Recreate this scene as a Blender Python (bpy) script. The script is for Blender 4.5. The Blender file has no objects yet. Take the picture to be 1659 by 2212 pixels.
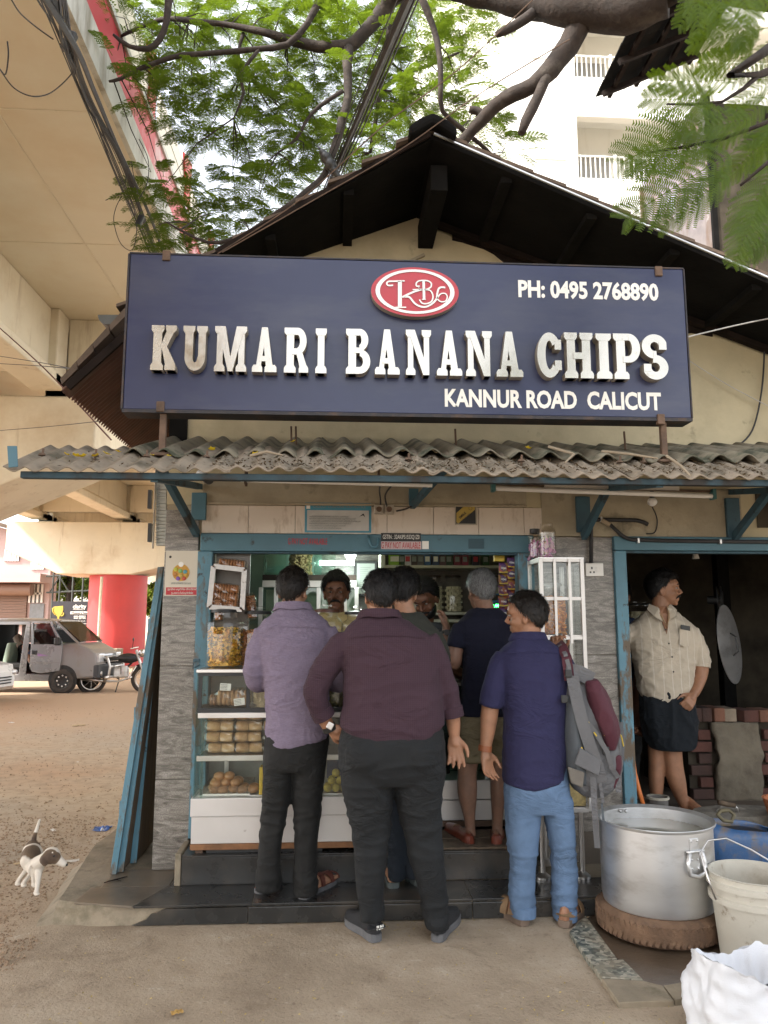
import bpy, bmesh, math, random
import numpy as np
from mathutils import Vector, Matrix, noise
random.seed(7)
R = math.radians
V = Vector
sc = bpy.context.scene
COL = sc.collection

# ---------------------------------------------------------------- camera, sky, sun, exposure
CAM = V((0, -4.8, 1.52)); PITCH, YAW, FPX = 8.2, 3.5, 1661.0
cd = bpy.data.cameras.new('camera'); cam = bpy.data.objects.new('camera', cd); COL.objects.link(cam)
cam.location = CAM; cam.rotation_euler = (R(90 + PITCH), 0, -R(YAW))
cd.sensor_fit = 'VERTICAL'; cd.sensor_height = 36; cd.lens = 36 * FPX / 2212
cd.clip_start = .05; cd.clip_end = 1500
sc.camera = cam

SUN_EL, SUN_AZ = 42, 245            # azimuth clockwise from +Y
w = bpy.data.worlds.new('World'); sc.world = w; w.use_nodes = True
nt = w.node_tree; bg = nt.nodes['Background']
sky = nt.nodes.new('ShaderNodeTexSky'); sky.sky_type = 'NISHITA'; sky.sun_disc = False
sky.sun_elevation = R(SUN_EL); sky.sun_rotation = R(SUN_AZ); sky.air_density = 1.0; sky.dust_density = 2.0; sky.ozone_density = 1.0
hs = nt.nodes.new('ShaderNodeHueSaturation'); hs.inputs['Saturation'].default_value = .22
nt.links.new(sky.outputs[0], hs.inputs['Color']); nt.links.new(hs.outputs[0], bg.inputs['Color'])
bg.inputs['Strength'].default_value = .15
sd = bpy.data.lights.new('sun', 'SUN'); sun = bpy.data.objects.new('sun', sd); COL.objects.link(sun)
sd.energy = 2.1; sd.angle = R(2); sd.color = (1, .95, .87)
sdir = V((math.sin(R(SUN_AZ)) * math.cos(R(SUN_EL)), math.cos(R(SUN_AZ)) * math.cos(R(SUN_EL)), math.sin(R(SUN_EL))))
sun.rotation_euler = sdir.to_track_quat('Z', 'Y').to_euler(); sun.location = (0, -6, 30)
vs = sc.view_settings; vs.view_transform = 'Standard'; vs.look = 'None'; vs.gamma = 1; vs.use_curve_mapping = False
vs.exposure = 2.2

# ---------------------------------------------------------------- measuring helpers
_p, _w = R(PITCH), R(YAW)
FW = V((math.sin(_w) * math.cos(_p), math.cos(_w) * math.cos(_p), math.sin(_p)))
RT = V((math.cos(_w), -math.sin(_w), 0)); UP = RT.cross(FW)
def ray(x, y): return FW + RT * ((x - 829.5) / FPX) + UP * ((1106 - y) / FPX)
def at(x, y, Y): d = ray(x, y); return CAM + d * ((Y - CAM.y) / d.y)
def atz(x, y, z): d = ray(x, y); return CAM + d * ((z - CAM.z) / d.z)
def atx(x, y, X): d = ray(x, y); return CAM + d * ((X - CAM.x) / d.x)
def mpp(Y): return (Y - CAM.y) / FPX

# ---------------------------------------------------------------- mesh builder
class MB:
    def __init__(s): s.v = []; s.f = []
    def add(s, vs_, fs):
        n = len(s.v); s.v += [tuple(p) for p in vs_]; s.f += [tuple(i + n for i in f) for f in fs]; return s
    def box(s, x0, x1, y0, y1, z0, z1):
        return s.add([(x0,y0,z0),(x1,y0,z0),(x1,y1,z0),(x0,y1,z0),(x0,y0,z1),(x1,y0,z1),(x1,y1,z1),(x0,y1,z1)],
                     [(0,3,2,1),(4,5,6,7),(0,1,5,4),(1,2,6,5),(2,3,7,6),(3,0,4,7)])
    def obox(s, c, size, m=None):
        c = V(c); m = m or Matrix.Identity(3); o = []
        for z in (-.5, .5):
            for x, y in ((-.5,-.5),(.5,-.5),(.5,.5),(-.5,.5)): o.append(c + m @ V((x*size[0], y*size[1], z*size[2])))
        return s.add(o, [(0,3,2,1),(4,5,6,7),(0,1,5,4),(1,2,6,5),(2,3,7,6),(3,0,4,7)])
    def bar(s, a, b, wx, wz, up=(0,0,1)):
        a, b = V(a), V(b); d = b - a; L = d.length; y = d.normalized(); u = V(up)
        x = y.cross(u)
        if x.length < 1e-4: x = y.cross(V((1,0,0)))
        x.normalize(); z = x.cross(y)
        return s.obox((a + b) / 2, (wx, L, wz), Matrix((x, y, z)).transposed())
    def prism(s, pts, off):
        pts = [V(p) for p in pts]; off = V(off); n = len(pts)
        nrm = V((0,0,0))
        for i in range(n): nrm += pts[i].cross(pts[(i+1) % n])
        if nrm.dot(off) > 0: pts = pts[::-1]
        return s.add(pts + [p + off for p in pts],
            [tuple(range(n)), tuple(range(2*n-1, n-1, -1))] + [(i, i+n, (i+1) % n + n, (i+1) % n) for i in range(n)])
    def loft(s, rings, closed=True, cap=True):
        n = len(rings[0]); b = len(s.v); fs = []
        for r in rings: s.v += [tuple(p) for p in r]
        for k in range(len(rings) - 1):
            for i in range(n if closed else n - 1):
                j = (i + 1) % n
                fs.append((b+k*n+i, b+k*n+j, b+(k+1)*n+j, b+(k+1)*n+i))
        if cap and closed:
            fs.append(tuple(b + i for i in range(n-1, -1, -1))); fs.append(tuple(b + (len(rings)-1)*n + i for i in range(n)))
        s.f += fs; return s
    def tube(s, pts, r, n=8, cap=True, flat=None):
        pts = [V(p) for p in pts]; m = len(pts)
        rs = r if isinstance(r, (list, tuple)) else [r] * m
        T = [(pts[min(i+1, m-1)] - pts[max(i-1, 0)]).normalized() for i in range(m)]
        x = T[0].orthogonal().normalized(); rings = []
        for i in range(m):
            x = (x - T[i] * x.dot(T[i]))
            x = x.normalized() if x.length > 1e-6 else T[i].orthogonal().normalized()
            y = T[i].cross(x)
            rings.append([pts[i] + (x * math.cos(2*math.pi*k/n) + y * math.sin(2*math.pi*k/n)) * rs[i] for k in range(n)])
        return s.loft(rings, True, cap)
    def lathe(s, prof, n=24, c=(0,0,0), m=None, cap=False):
        c = V(c); rings = []
        for r, z in prof:
            ring = [V((r*math.cos(2*math.pi*k/n), r*math.sin(2*math.pi*k/n), z)) for k in range(n)]
            rings.append([c + (m @ p if m else p) for p in ring])
        return s.loft(rings, True, cap)
    def ell(s, c, r, nu=16, nv=10, m=None):
        c = V(c); r = r if isinstance(r, (tuple, list)) else (r, r, r); rings = []
        for j in range(1, nv):
            t = math.pi * j / nv - math.pi/2; ring = []
            for k in range(nu):
                a = 2*math.pi*k/nu
                p = V((r[0]*math.cos(t)*math.cos(a), r[1]*math.cos(t)*math.sin(a), r[2]*math.sin(t)))
                ring.append(c + (m @ p if m else p))
            rings.append(ring)
        b = len(s.v); s.loft(rings, True, False); n = nu; e = len(s.v)
        p0, p1 = V((0,0,-r[2])), V((0,0,r[2]))
        s.v += [tuple(c + (m @ p0 if m else p0)), tuple(c + (m @ p1 if m else p1))]
        for i in range(n):
            j = (i+1) % n
            s.f += [(e, b+j, b+i), (e+1, b+(nv-2)*n+i, b+(nv-2)*n+j)]
        return s
    def grid(s, fn, nu, nv):
        return s.add([fn(i/nu, j/nv) for j in range(nv+1) for i in range(nu+1)],
            [(j*(nu+1)+i, j*(nu+1)+i+1, (j+1)*(nu+1)+i+1, (j+1)*(nu+1)+i) for j in range(nv) for i in range(nu)])
    def mesh(s, name='m', off=V((0,0,0))):
        me = bpy.data.meshes.new(name)
        vv = s.v if off.length == 0 else [(p[0]-off.x, p[1]-off.y, p[2]-off.z) for p in s.v]
        me.from_pydata(vv, [], s.f); me.update(); return me
    def build(s, name, m, parent=None, smooth=False, bev=0, **tg):
        off = V((0,0,0)); q = parent
        while q: off += q.location; q = q.parent
        loc = V((0,0,0))
        if parent is None and s.v:
            a = np.array(s.v); loc = V(((a[:,0].min()+a[:,0].max())/2, (a[:,1].min()+a[:,1].max())/2, a[:,2].min())); off = loc
        me = s.mesh(name, off); return put(name, me, m, parent, smooth, bev, loc, **tg)
def put(name, me, m, parent=None, smooth=False, bev=0, loc=(0,0,0), **tg):
    o = bpy.data.objects.new(name, me); COL.objects.link(o); o.location = loc
    if m:
        for q in (m if isinstance(m, list) else [m]): me.materials.append(q)
    if parent: o.parent = parent
    if smooth:
        me.shade_smooth()
        if smooth is not True: me.set_sharp_from_angle(angle=R(smooth))
    if bev:
        b = o.modifiers.new('bevel', 'BEVEL'); b.width = bev; b.segments = 2; b.limit_method = 'ANGLE'; b.angle_limit = R(40)
    if tg: tag(o, **tg)
    return o
def tag(o, label=None, cat=None, group=None, kind=None):
    if label: o['label'] = label
    if cat: o['category'] = cat
    if group: o['group'] = group
    if kind: o['kind'] = kind
    return o
def thing(name, loc, label, cat, group=None, rz=0, parent=None):
    o = bpy.data.objects.new(name, None); COL.objects.link(o); o.location = loc; o.rotation_euler = (0, 0, rz); o.empty_display_size = .1
    return tag(o, label, cat, group)
KIDS = {}
def dup(o, loc=None, rot=None, label=None, parent=None, scale=None):
    c = o.copy(); COL.objects.link(c)
    if parent: c.parent = parent
    if loc is not None: c.location = loc
    if rot is not None: c.rotation_euler = rot
    if scale is not None: c.scale = scale
    if label: c['label'] = label
    for ch in list(o.children):
        if not ch.get('_dup'): dup(ch, parent=c)
    return c
def setmat(o, m):       # give a copy its own mesh with another material
    o.data = o.data.copy(); o.data.materials.clear(); o.data.materials.append(m)

# ---------------------------------------------------------------- materials
def newmat(name):
    m = bpy.data.materials.new(name); m.use_nodes = True; return m, m.node_tree, m.node_tree.nodes['Principled BSDF']
def lk(nt, a, b): nt.links.new(a, b)
def nd(nt, t, **k):
    n = nt.nodes.new('ShaderNode' + t)
    for a, b in k.items():
        if a.startswith('i_'): n.inputs[a[2:].replace('_', ' ')].default_value = b
        else: setattr(n, a, b)
    return n
def c4(c): return (c[0], c[1], c[2], 1)
def sc3(c, k): return tuple(min(1, x*k) for x in c)
def coords(nt, stretch=(1,1,1), world=False):
    tc = nd(nt, 'NewGeometry') if world else nd(nt, 'TexCoord')
    mp = nd(nt, 'Mapping'); mp.inputs['Scale'].default_value = stretch
    lk(nt, tc.outputs['Position' if world else 'Object'], mp.inputs['Vector']); return mp.outputs[0]
def noise_n(nt, vec, scale, detail=4, rough=.55, dist=0):
    n = nd(nt, 'TexNoise'); n.inputs['Scale'].default_value = scale; n.inputs['Detail'].default_value = detail
    n.inputs['Roughness'].default_value = rough; n.inputs['Distortion'].default_value = dist
    lk(nt, vec, n.inputs['Vector']); return n.outputs['Fac']
def ramp(nt, fac, stops):
    r = nd(nt, 'ValToRGB'); e = r.color_ramp.elements
    while len(e) < len(stops): e.new(.5)
    for q, (p, c) in zip(e, stops): q.position = p; q.color = c4(c) if len(c) == 3 else c
    lk(nt, fac, r.inputs[0]); return r.outputs['Color']
def mixc(nt, fac, a, b):
    m = nd(nt, 'Mix', data_type='RGBA')
    if hasattr(fac, 'links'): lk(nt, fac, m.inputs[0])
    else: m.inputs[0].default_value = fac
    for s_, q in ((a, 6), (b, 7)):
        if hasattr(s_, 'links'): lk(nt, s_, m.inputs[q])
        else: m.inputs[q].default_value = c4(s_)
    return m.outputs[2]
def bumpn(nt, h, bsdf, strength, dist=.01):
    b = nd(nt, 'Bump'); b.inputs['Strength'].default_value = strength; b.inputs['Distance'].default_value = dist
    lk(nt, h, b.inputs['Height']); lk(nt, b.outputs[0], bsdf.inputs['Normal'])
def mat(name, col, rough=.6, metal=0, var=.2, vs=6, bump=.15, bs=60, col2=None, st=(1,1,1), dirt=None, world=False, spec=None, coat=0, emit=None):
    m, nt, b = newmat(name); vec = coords(nt, st, world)
    f = noise_n(nt, vec, vs, 5, .6)
    c = ramp(nt, f, [(.3, sc3(col, 1-var)), (.7, col2 or sc3(col, 1+var))])
    for d in (dirt if isinstance(dirt, list) else [dirt] if dirt else []):
        dc, dsc, lo, hi = d[:4]; vec2 = coords(nt, d[4], world) if len(d) > 4 else vec
        g = noise_n(nt, vec2, dsc, 6, .65)
        c = mixc(nt, ramp(nt, g, [(lo, (0,0,0)), (hi, (1,1,1))]), c, dc)
    lk(nt, c, b.inputs['Base Color'])
    rr = nd(nt, 'MapRange'); rr.inputs['To Min'].default_value = max(.03, rough-.12); rr.inputs['To Max'].default_value = min(1, rough+.12)
    lk(nt, f, rr.inputs[0]); lk(nt, rr.outputs[0], b.inputs['Roughness'])
    b.inputs['Metallic'].default_value = metal
    if spec is not None: b.inputs['Specular IOR Level'].default_value = spec
    if coat: b.inputs['Coat Weight'].default_value = coat
    if bump: bumpn(nt, noise_n(nt, vec, bs, 5, .6), b, bump)
    if emit: b.inputs['Emission Color'].default_value = c4(emit[0]); b.inputs['Emission Strength'].default_value = emit[1]
    return m
def glassmat(name, tint=(1,1,1), gloss=.12, rough=.03):
    m, nt, b = newmat(name); nt.nodes.remove(b); out = nt.nodes['Material Output']
    t = nd(nt, 'BsdfTransparent'); t.inputs[0].default_value = c4(tint)
    g = nd(nt, 'BsdfGlossy'); g.inputs['Roughness'].default_value = rough
    lw_ = nd(nt, 'LayerWeight'); lw_.inputs[0].default_value = .5; fr = nd(nt, 'Math', operation='POWER'); fr.inputs[1].default_value = 4; lk(nt, lw_.outputs['Facing'], fr.inputs[0])
    ad = nd(nt, 'Math', operation='MULTIPLY_ADD'); ad.inputs[1].default_value = .6; ad.inputs[2].default_value = .03 + gloss*.2
    lk(nt, fr.outputs[0], ad.inputs[0])
    mx = nd(nt, 'MixShader'); lk(nt, ad.outputs[0], mx.inputs[0]); lk(nt, t.outputs[0], mx.inputs[1]); lk(nt, g.outputs[0], mx.inputs[2])
    lk(nt, mx.outputs[0], out.inputs[0]); return m
def leafmat(name, a, b_, tr=.5, tc=(.19,.27,.012)):
    m, nt, b = newmat(name); nt.nodes.remove(b); out = nt.nodes['Material Output']
    vec = coords(nt, (1,1,1), True); f = noise_n(nt, vec, 2.2, 4, .7)
    c = ramp(nt, f, [(.3, a), (.7, b_)])
    d = nd(nt, 'BsdfDiffuse'); t = nd(nt, 'BsdfTranslucent'); mx = nd(nt, 'MixShader'); mx.inputs[0].default_value = tr
    lk(nt, c, d.inputs[0])
    c2 = mixc(nt, .6, c, tc); lk(nt, c2, t.inputs[0])
    lk(nt, d.outputs[0], mx.inputs[1]); lk(nt, t.outputs[0], mx.inputs[2])
    g = nd(nt, 'BsdfGlossy'); g.inputs['Roughness'].default_value = .4; m2 = nd(nt, 'MixShader'); m2.inputs[0].default_value = .02
    lk(nt, mx.outputs[0], m2.inputs[1]); lk(nt, g.outputs[0], m2.inputs[2]); lk(nt, m2.outputs[0], out.inputs[0]); return m

# remesh a builder's overlapping closed volumes into one continuous skin
def fuse(mb, voxel, smooth_it=2, fac=.5):
    me = mb.mesh('tmp'); o = bpy.data.objects.new('tmp', me); COL.objects.link(o)
    r = o.modifiers.new('r', 'REMESH'); r.mode = 'VOXEL'; r.voxel_size = voxel; r.adaptivity = 0
    if smooth_it:
        q = o.modifiers.new('s', 'SMOOTH'); q.factor = fac; q.iterations = smooth_it
    dg = bpy.context.evaluated_depsgraph_get(); dg.update()
    out = bpy.data.meshes.new_from_object(o.evaluated_get(dg)); bpy.data.objects.remove(o); bpy.data.meshes.remove(me)
    out.shade_smooth(); return out
def warp(me, fn):
    """move each vertex by fn(co, normal) (a Vector)"""
    co = np.empty(len(me.vertices)*3, 'f'); me.vertices.foreach_get('co', co); co = co.reshape(-1, 3)
    nn = [v.normal.copy() for v in me.vertices]
    for i in range(len(co)):
        d = fn(V(co[i]), nn[i])
        if d is not None: co[i] += d
    me.vertices.foreach_set('co', co.ravel()); me.update()
def text_mesh(s_, size, extrude=.001, bold=0, align='CENTER', sx=1):
    cu = bpy.data.curves.new('t', 'FONT'); cu.body = s_; cu.size = size; cu.extrude = extrude; cu.offset = bold; cu.align_x = align; cu.align_y = 'CENTER'
    cu.resolution_u = 3
    o = bpy.data.objects.new('t', cu); COL.objects.link(o)
    dg = bpy.context.evaluated_depsgraph_get(); dg.update(); me = bpy.data.meshes.new_from_object(o.evaluated_get(dg))
    bpy.data.objects.remove(o); bpy.data.curves.remove(cu)
    if sx != 1:
        for v in me.vertices: v.co.x *= sx
    return me
def text(name, s_, c, width, height, m, parent, extrude=.001, bold=0, rot=None):
    """lettering in the XZ plane facing -Y, centred on world point c, fitted to width x height"""
    me = text_mesh(s_, 1, .5, bold); co = np.array([v.co for v in me.vertices])
    x0, x1, y0, y1 = co[:,0].min(), co[:,0].max(), co[:,1].min(), co[:,1].max()
    kx, ky = width/(x1-x0), height/(y1-y0)
    for v in me.vertices:
        p = v.co; v.co = V(((p.x-(x0+x1)/2)*kx, -p.z*2*extrude, (p.y-(y0+y1)/2)*ky))
        if rot: v.co = rot @ v.co
    off = V((0,0,0)); q = parent
    while q: off += q.location; q = q.parent
    return put(name, me, m, parent, loc=V(c)-off)
# ================================================================ MATERIALS
M = {}
M['plaster'] = mat('cream_plaster', (.50,.43,.28), .9, var=.13, vs=3, bump=.35, bs=14, dirt=[((.10,.09,.06), 5, .60, .78), ((.33,.27,.16), 1.4, .5, .8)])
M['plaster_low'] = mat('stained_plaster', (.36,.31,.22), .9, var=.2, vs=4, bump=.5, bs=18, dirt=[((.06,.055,.04), 4, .56, .75)])
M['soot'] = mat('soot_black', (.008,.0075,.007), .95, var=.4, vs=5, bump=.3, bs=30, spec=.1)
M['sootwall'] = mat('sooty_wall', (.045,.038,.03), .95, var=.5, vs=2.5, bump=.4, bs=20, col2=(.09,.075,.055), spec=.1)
M['rafter'] = mat('sooty_wood', (.017,.012,.010), .9, var=.4, vs=8, bump=.2, spec=.1)
M['blue'] = mat('blue_paint', (.065,.155,.20), .5, var=.14, vs=3, bump=.22, bs=28, dirt=[((.025,.03,.03), 7, .64, .72), ((.16,.12,.07), 11, .72, .78)])
M['bluechip'] = mat('blue_paint_chipped', (.085,.20,.26), .5, var=.16, vs=4, bump=.3, bs=30, dirt=[((.11,.08,.05), 5, .52, .6, (2,2,.7)), ((.03,.025,.02), 13, .64, .68)])
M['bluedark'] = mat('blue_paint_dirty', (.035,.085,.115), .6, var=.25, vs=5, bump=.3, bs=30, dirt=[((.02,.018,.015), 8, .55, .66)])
M['woodraw'] = mat('weathered_wood', (.12,.085,.055), .85, var=.35, vs=4, bump=.4, bs=40, st=(6,6,1))
M['tilewhite'] = mat('marbled_tile', (.62,.54,.45), .3, var=.06, vs=2, bump=0, dirt=[((.46,.37,.28), 3.2, .54, .66, (4.5,1,1.4)), ((.12,.09,.07), 9, .70, .76)])
M['blacktile'] = mat('black_granite_tile', (.026,.026,.025), .28, var=.3, vs=5, bump=.05, bs=90, dirt=[((.13,.105,.08), 2.3, .5, .95), ((.05,.045,.04), 30, .6, .7)])
M['dusttile'] = mat('dusty_granite_tile', (.055,.05,.044), .4, var=.3, vs=4, bump=.05, bs=90, dirt=[((.21,.165,.115), 1.8, .38, .72)])
M['concrete'] = mat('rough_concrete', (.25,.205,.145), .95, var=.2, vs=5, bump=.7, bs=22, dirt=[((.13,.11,.07), 7, .5, .7)])
M['flycream'] = mat('cream_painted_concrete', (.64,.58,.45), .9, var=.07, vs=.7, bump=.2, bs=3, dirt=[((.42,.31,.19), .5, .5, .8), ((.33,.25,.16), 1.6, .58, .80, (2.5,2.5,.3))])
M['flysoffit'] = mat('cream_concrete_soffit', (.66,.61,.48), .9, var=.05, vs=.5, bump=.1, bs=2, dirt=[((.58,.47,.31), .35, .45, .75)])
M['red'] = mat('red_paint', (.47,.045,.042), .55, var=.1, vs=1.2, bump=.05, bs=8, dirt=[((.42,.05,.045), 2, .55, .8, (3,3,.3))])
M['rust'] = mat('rusty_steel', (.12,.075,.05), .85, var=.4, vs=12, bump=.3, bs=60)
M['steel'] = mat('stainless_steel', (.62,.60,.58), .33, 1, var=.06, vs=3, bump=.02, bs=20, dirt=[((.30,.26,.22), 10, .66, .74)])
M['steelwhite'] = mat('scuffed_white_steel', (.66,.63,.60), .35, .35, var=.06, vs=2.5, bump=.03, bs=12, dirt=[((.18,.13,.10), 9, .69, .73)])
M['alu'] = mat('aluminium', (.66,.66,.66), .42, .92, var=.1, vs=2, bump=.03, bs=30, st=(1,1,3), dirt=[((.34,.32,.29), 3, .5, .8)])
M['white'] = mat('white_paint', (.74,.72,.68), .6, var=.05, vs=2, bump=.05)
M['whitep'] = mat('white_plastic', (.78,.76,.72), .4, var=.04, vs=5, bump=0)
M['black'] = mat('black_plastic', (.02,.02,.02), .45, var=.3, vs=8, bump=.05)
M['blackrub'] = mat('black_cable', (.022,.022,.024), .6, var=.3, vs=8, bump=.05)
M['glass'] = glassmat('clear_glass', (.96,.98,.97))
M['jarglass'] = glassmat('jar_glass', (.985,.99,.985), .05)
M['greenglass'] = glassmat('greenish_glass', (.80,.90,.86), .2)
M['cello'] = glassmat('cellophane', (.95,.93,.90), .25, .12)
M['asbestos'] = mat('asbestos_sheet', (.25,.205,.155), .95, var=.2, vs=6, bump=.3, bs=50, dirt=[((.10,.085,.06), 5, .5, .68)])
M['asbold'] = mat('mossy_asbestos_sheet', (.19,.165,.12), .95, var=.25, vs=6, bump=.4, bs=40, dirt=[((.05,.055,.035), 4, .48, .62)])
M['rooftile'] = mat('old_clay_tile', (.10,.07,.05), .95, var=.4, vs=5, bump=.4, bs=30)
M['tin'] = mat('rusty_tin_sheet', (.20,.17,.16), .5, .4, var=.3, vs=3, bump=.3, bs=9, dirt=[((.14,.085,.05), 1.6, .45, .6, (1.5,1.5,.5)), ((.42,.42,.42), 2.6, .58, .7)])
M['signblue'] = mat('navy_sign_board', (.011,.017,.066), .32, var=.14, vs=1.4, bump=.02, bs=7, col2=(.024,.03,.08), dirt=[((.08,.084,.108), 1.2, .46, .84, (.5,1,1.6))])
M['signtext'] = mat('white_vinyl', (.80,.78,.72), .4, var=.04, vs=6, bump=0)
M['chrome'] = mat('dulled_chrome_letter', (.50,.475,.42), .24, .75, var=.10, vs=4, bump=.12, bs=6, dirt=[((.30,.25,.18), 5, .62, .74)])
M['letterside'] = mat('dusty_letter_edge', (.42,.38,.31), .5, .5, var=.2, vs=6, bump=.1)
M['signred'] = mat('red_sign_disc', (.45,.03,.045), .35, var=.06, vs=4, bump=0)

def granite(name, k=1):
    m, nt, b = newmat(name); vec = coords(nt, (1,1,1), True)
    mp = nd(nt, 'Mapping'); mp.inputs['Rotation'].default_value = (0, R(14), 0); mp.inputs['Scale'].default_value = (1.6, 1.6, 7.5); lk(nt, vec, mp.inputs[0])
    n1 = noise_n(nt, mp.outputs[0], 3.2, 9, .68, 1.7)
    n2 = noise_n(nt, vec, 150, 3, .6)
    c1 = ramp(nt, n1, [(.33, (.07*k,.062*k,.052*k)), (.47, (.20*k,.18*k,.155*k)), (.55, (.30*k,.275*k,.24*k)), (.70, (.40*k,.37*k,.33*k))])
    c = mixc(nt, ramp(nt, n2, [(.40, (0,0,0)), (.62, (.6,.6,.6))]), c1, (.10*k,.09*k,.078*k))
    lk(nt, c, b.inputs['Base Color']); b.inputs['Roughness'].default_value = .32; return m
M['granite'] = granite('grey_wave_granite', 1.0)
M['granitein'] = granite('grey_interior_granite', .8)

# ground: packed tan forecourt, orange dirt and grey gravel by world position
def groundmat():
    m, nt, b = newmat('packed_dirt'); vec = coords(nt, (1,1,1), True)
    n1 = noise_n(nt, vec, 1.1, 7, .65); n2 = noise_n(nt, vec, 9, 6, .7); n3 = noise_n(nt, vec, .35, 4, .6); n4 = noise_n(nt, vec, 60, 4, .7)
    fore = ramp(nt, n1, [(.3, (.245,.19,.135)), (.5, (.37,.295,.215)), (.74, (.48,.405,.315))])
    fore = mixc(nt, ramp(nt, n2, [(.60, (0,0,0)), (.72, (.7,.7,.7))]), fore, (.50,.43,.34))
    fore = mixc(nt, ramp(nt, n4, [(.30, (.7,.7,.7)), (.42, (0,0,0))]), fore, (.17,.125,.085))
    n5 = noise_n(nt, vec, 2.6, 8, .72, 1.2); fore = mixc(nt, ramp(nt, n5, [(.56,(0,0,0)),(.70,(.55,.55,.55))]), fore, (.17,.125,.085)); n6 = noise_n(nt, coords(nt,(1,3.5,1),True), 3.3, 6, .75, .8); fore = mixc(nt, ramp(nt, n6, [(.64,(0,0,0)),(.70,(.75,.75,.75))]), fore, (.60,.54,.45))
    dirt = ramp(nt, n3, [(.32, (.42,.28,.18)), (.5, (.43,.34,.245)), (.68, (.37,.32,.26))])
    dirt = mixc(nt, ramp(nt, n2, [(.46, (0,0,0)), (.68, (.75,.75,.75))]), dirt, (.27,.205,.145))
    sx = nd(nt, 'SeparateXYZ'); lk(nt, vec, sx.inputs[0])
    far = nd(nt, 'MapRange'); far.inputs[1].default_value = 5.5; far.inputs[2].default_value = 9.5; lk(nt, sx.outputs[1], far.inputs[0])
    ad = nd(nt, 'Math', operation='MULTIPLY_ADD'); ad.inputs[1].default_value = 1.1; ad.inputs[2].default_value = -.5; lk(nt, n1, ad.inputs[0])
    ad2 = nd(nt, 'Math', operation='ADD', use_clamp=True); lk(nt, far.outputs[0], ad2.inputs[0]); lk(nt, ad.outputs[0], ad2.inputs[1])
    dirt = mixc(nt, ad2.outputs[0], dirt, (.41,.29,.195))
    wob = nd(nt, 'Math', operation='MULTIPLY_ADD'); wob.inputs[1].default_value = .8; lk(nt, n1, wob.inputs[0]); lk(nt, sx.outputs[0], wob.inputs[2])
    side = nd(nt, 'MapRange'); side.inputs[1].default_value = -1.15; side.inputs[2].default_value = -1.42; lk(nt, wob.outputs[0], side.inputs[0])
    c = mixc(nt, side.outputs[0], fore, dirt)
    lk(nt, c, b.inputs['Base Color']); b.inputs['Roughness'].default_value = .95; b.inputs['Specular IOR Level'].default_value = .2
    h = nd(nt, 'Math', operation='ADD'); lk(nt, n2, h.inputs[0]); lk(nt, n4, h.inputs[1]); bumpn(nt, h.outputs[0], b, .75, .012); return m
M['ground'] = groundmat()

def zg(x, y):
    s = min(1, max(0, (-1.35 - x) / .5)); s = s*s*(3-2*s)
    b = -.045 - .005 * min(40, max(0, y + 1.5))
    n = .012 * noise.noise(V((x*.9, y*.9, 0))) + .02 * noise.noise(V((x*.25, y*.25, 3)))
    t = min(1, max(0, (y + 20) / 5))
    bump_ = .006*noise.noise(V((x*2.3, y*2.3, 5)))
    if y > .5: s = max(s, min(1, (y-.5)/6) if x < 30 else s)
    return s * (b + n) + (1-s) * bump_ * .7 - .004
def spaced(a, b, n0, step, far):
    o = list(np.arange(a, b, step)); x = b
    k = step
    while x < far: o.append(x); k *= 1.18; x += k
    return o
xs = sorted(set([-q for q in spaced(0, 4, 0, .16, 160)] + spaced(0, 3.5, 0, .2, 160)))
ys = sorted(set([-4.9 - q for q in spaced(0, 1, 0, .5, 60)] + [-4.8 + q for q in spaced(0, 8, 0, .16, 420)]))
g = MB(); nx = len(xs)
g.add([(x, y, zg(x, y)) for y in ys for x in xs], [(j*nx+i, j*nx+i+1, (j+1)*nx+i+1, (j+1)*nx+i) for j in range(len(ys)-1) for i in range(nx-1)])
tag(put('ground', g.mesh('ground'), M['ground'], smooth=True), kind='structure')

# ================================================================ PLATFORM AND STEPS
cp = MB()
edge = [(-1.60,-.55),(-1.30,-.60),(-.9,-.575),(1.62,-.60),(1.62,.3),(-1.60,1.25),(-1.72,.5)]
top = [(-1.43,-.44),(-1.22,-.53),(-.9,-.55),(1.60,-.575),(1.60,.3),(-1.52,1.2),(-1.55,.5)]
n_ = len(edge); rings = []
for k in range(7):
    t = k/6; e = 1-(1-t)**2; ring = []
    for i in range(n_ * 6):
        a, f = divmod(i, 6); f /= 6; b2 = (a+1) % n_
        ex = V(edge[a]).lerp(V(edge[b2]), f); tx = V(top[a]).lerp(V(top[b2]), f); q = ex.lerp(tx, e)
        nz = .018*noise.noise(V((q.x*6, q.y*6, t*3))) if q.x < -.75 else 0
        ring.append((q.x+nz, q.y+nz, -.06+.149*t + (nz*.2 if 0 < k < 6 else 0)))
    rings.append(ring)
cp.loft(rings)
plat = thing('pavement_step', (0,-.3,0), None, None); tag(plat, kind='structure')
cp.build('concrete_base', M['concrete'], plat, smooth=35)
xj = [-1.37,-1.02,-.42,.14,.72,1.28,1.58]
for i in range(6):
    mb = MB(); a, b2 = xj[i]+.002, xj[i+1]-.002
    mb.prism([(a+(.05 if i == 0 else .12 if i == 1 else 0), -.28, .095), (b2+(.12 if i == 0 else 0), -.28, .095), (b2, -.578, .095), (a+(.03 if i == 0 else 0), -.578 if i else -.50, .095)], (0,0,-.012))
    mb.build('paving_tile', M['dusttile' if i == 0 else 'blacktile'], plat, bev=.002)
    if i < 3: MB().box(a+(.12 if i < 2 else 0) if i else a+.1, b2+(.12 if i == 0 else 0), -.276, .02, .083, .0945).build('paving_tile', M['dusttile' if i == 0 else 'blacktile'], plat, bev=.002)
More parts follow.
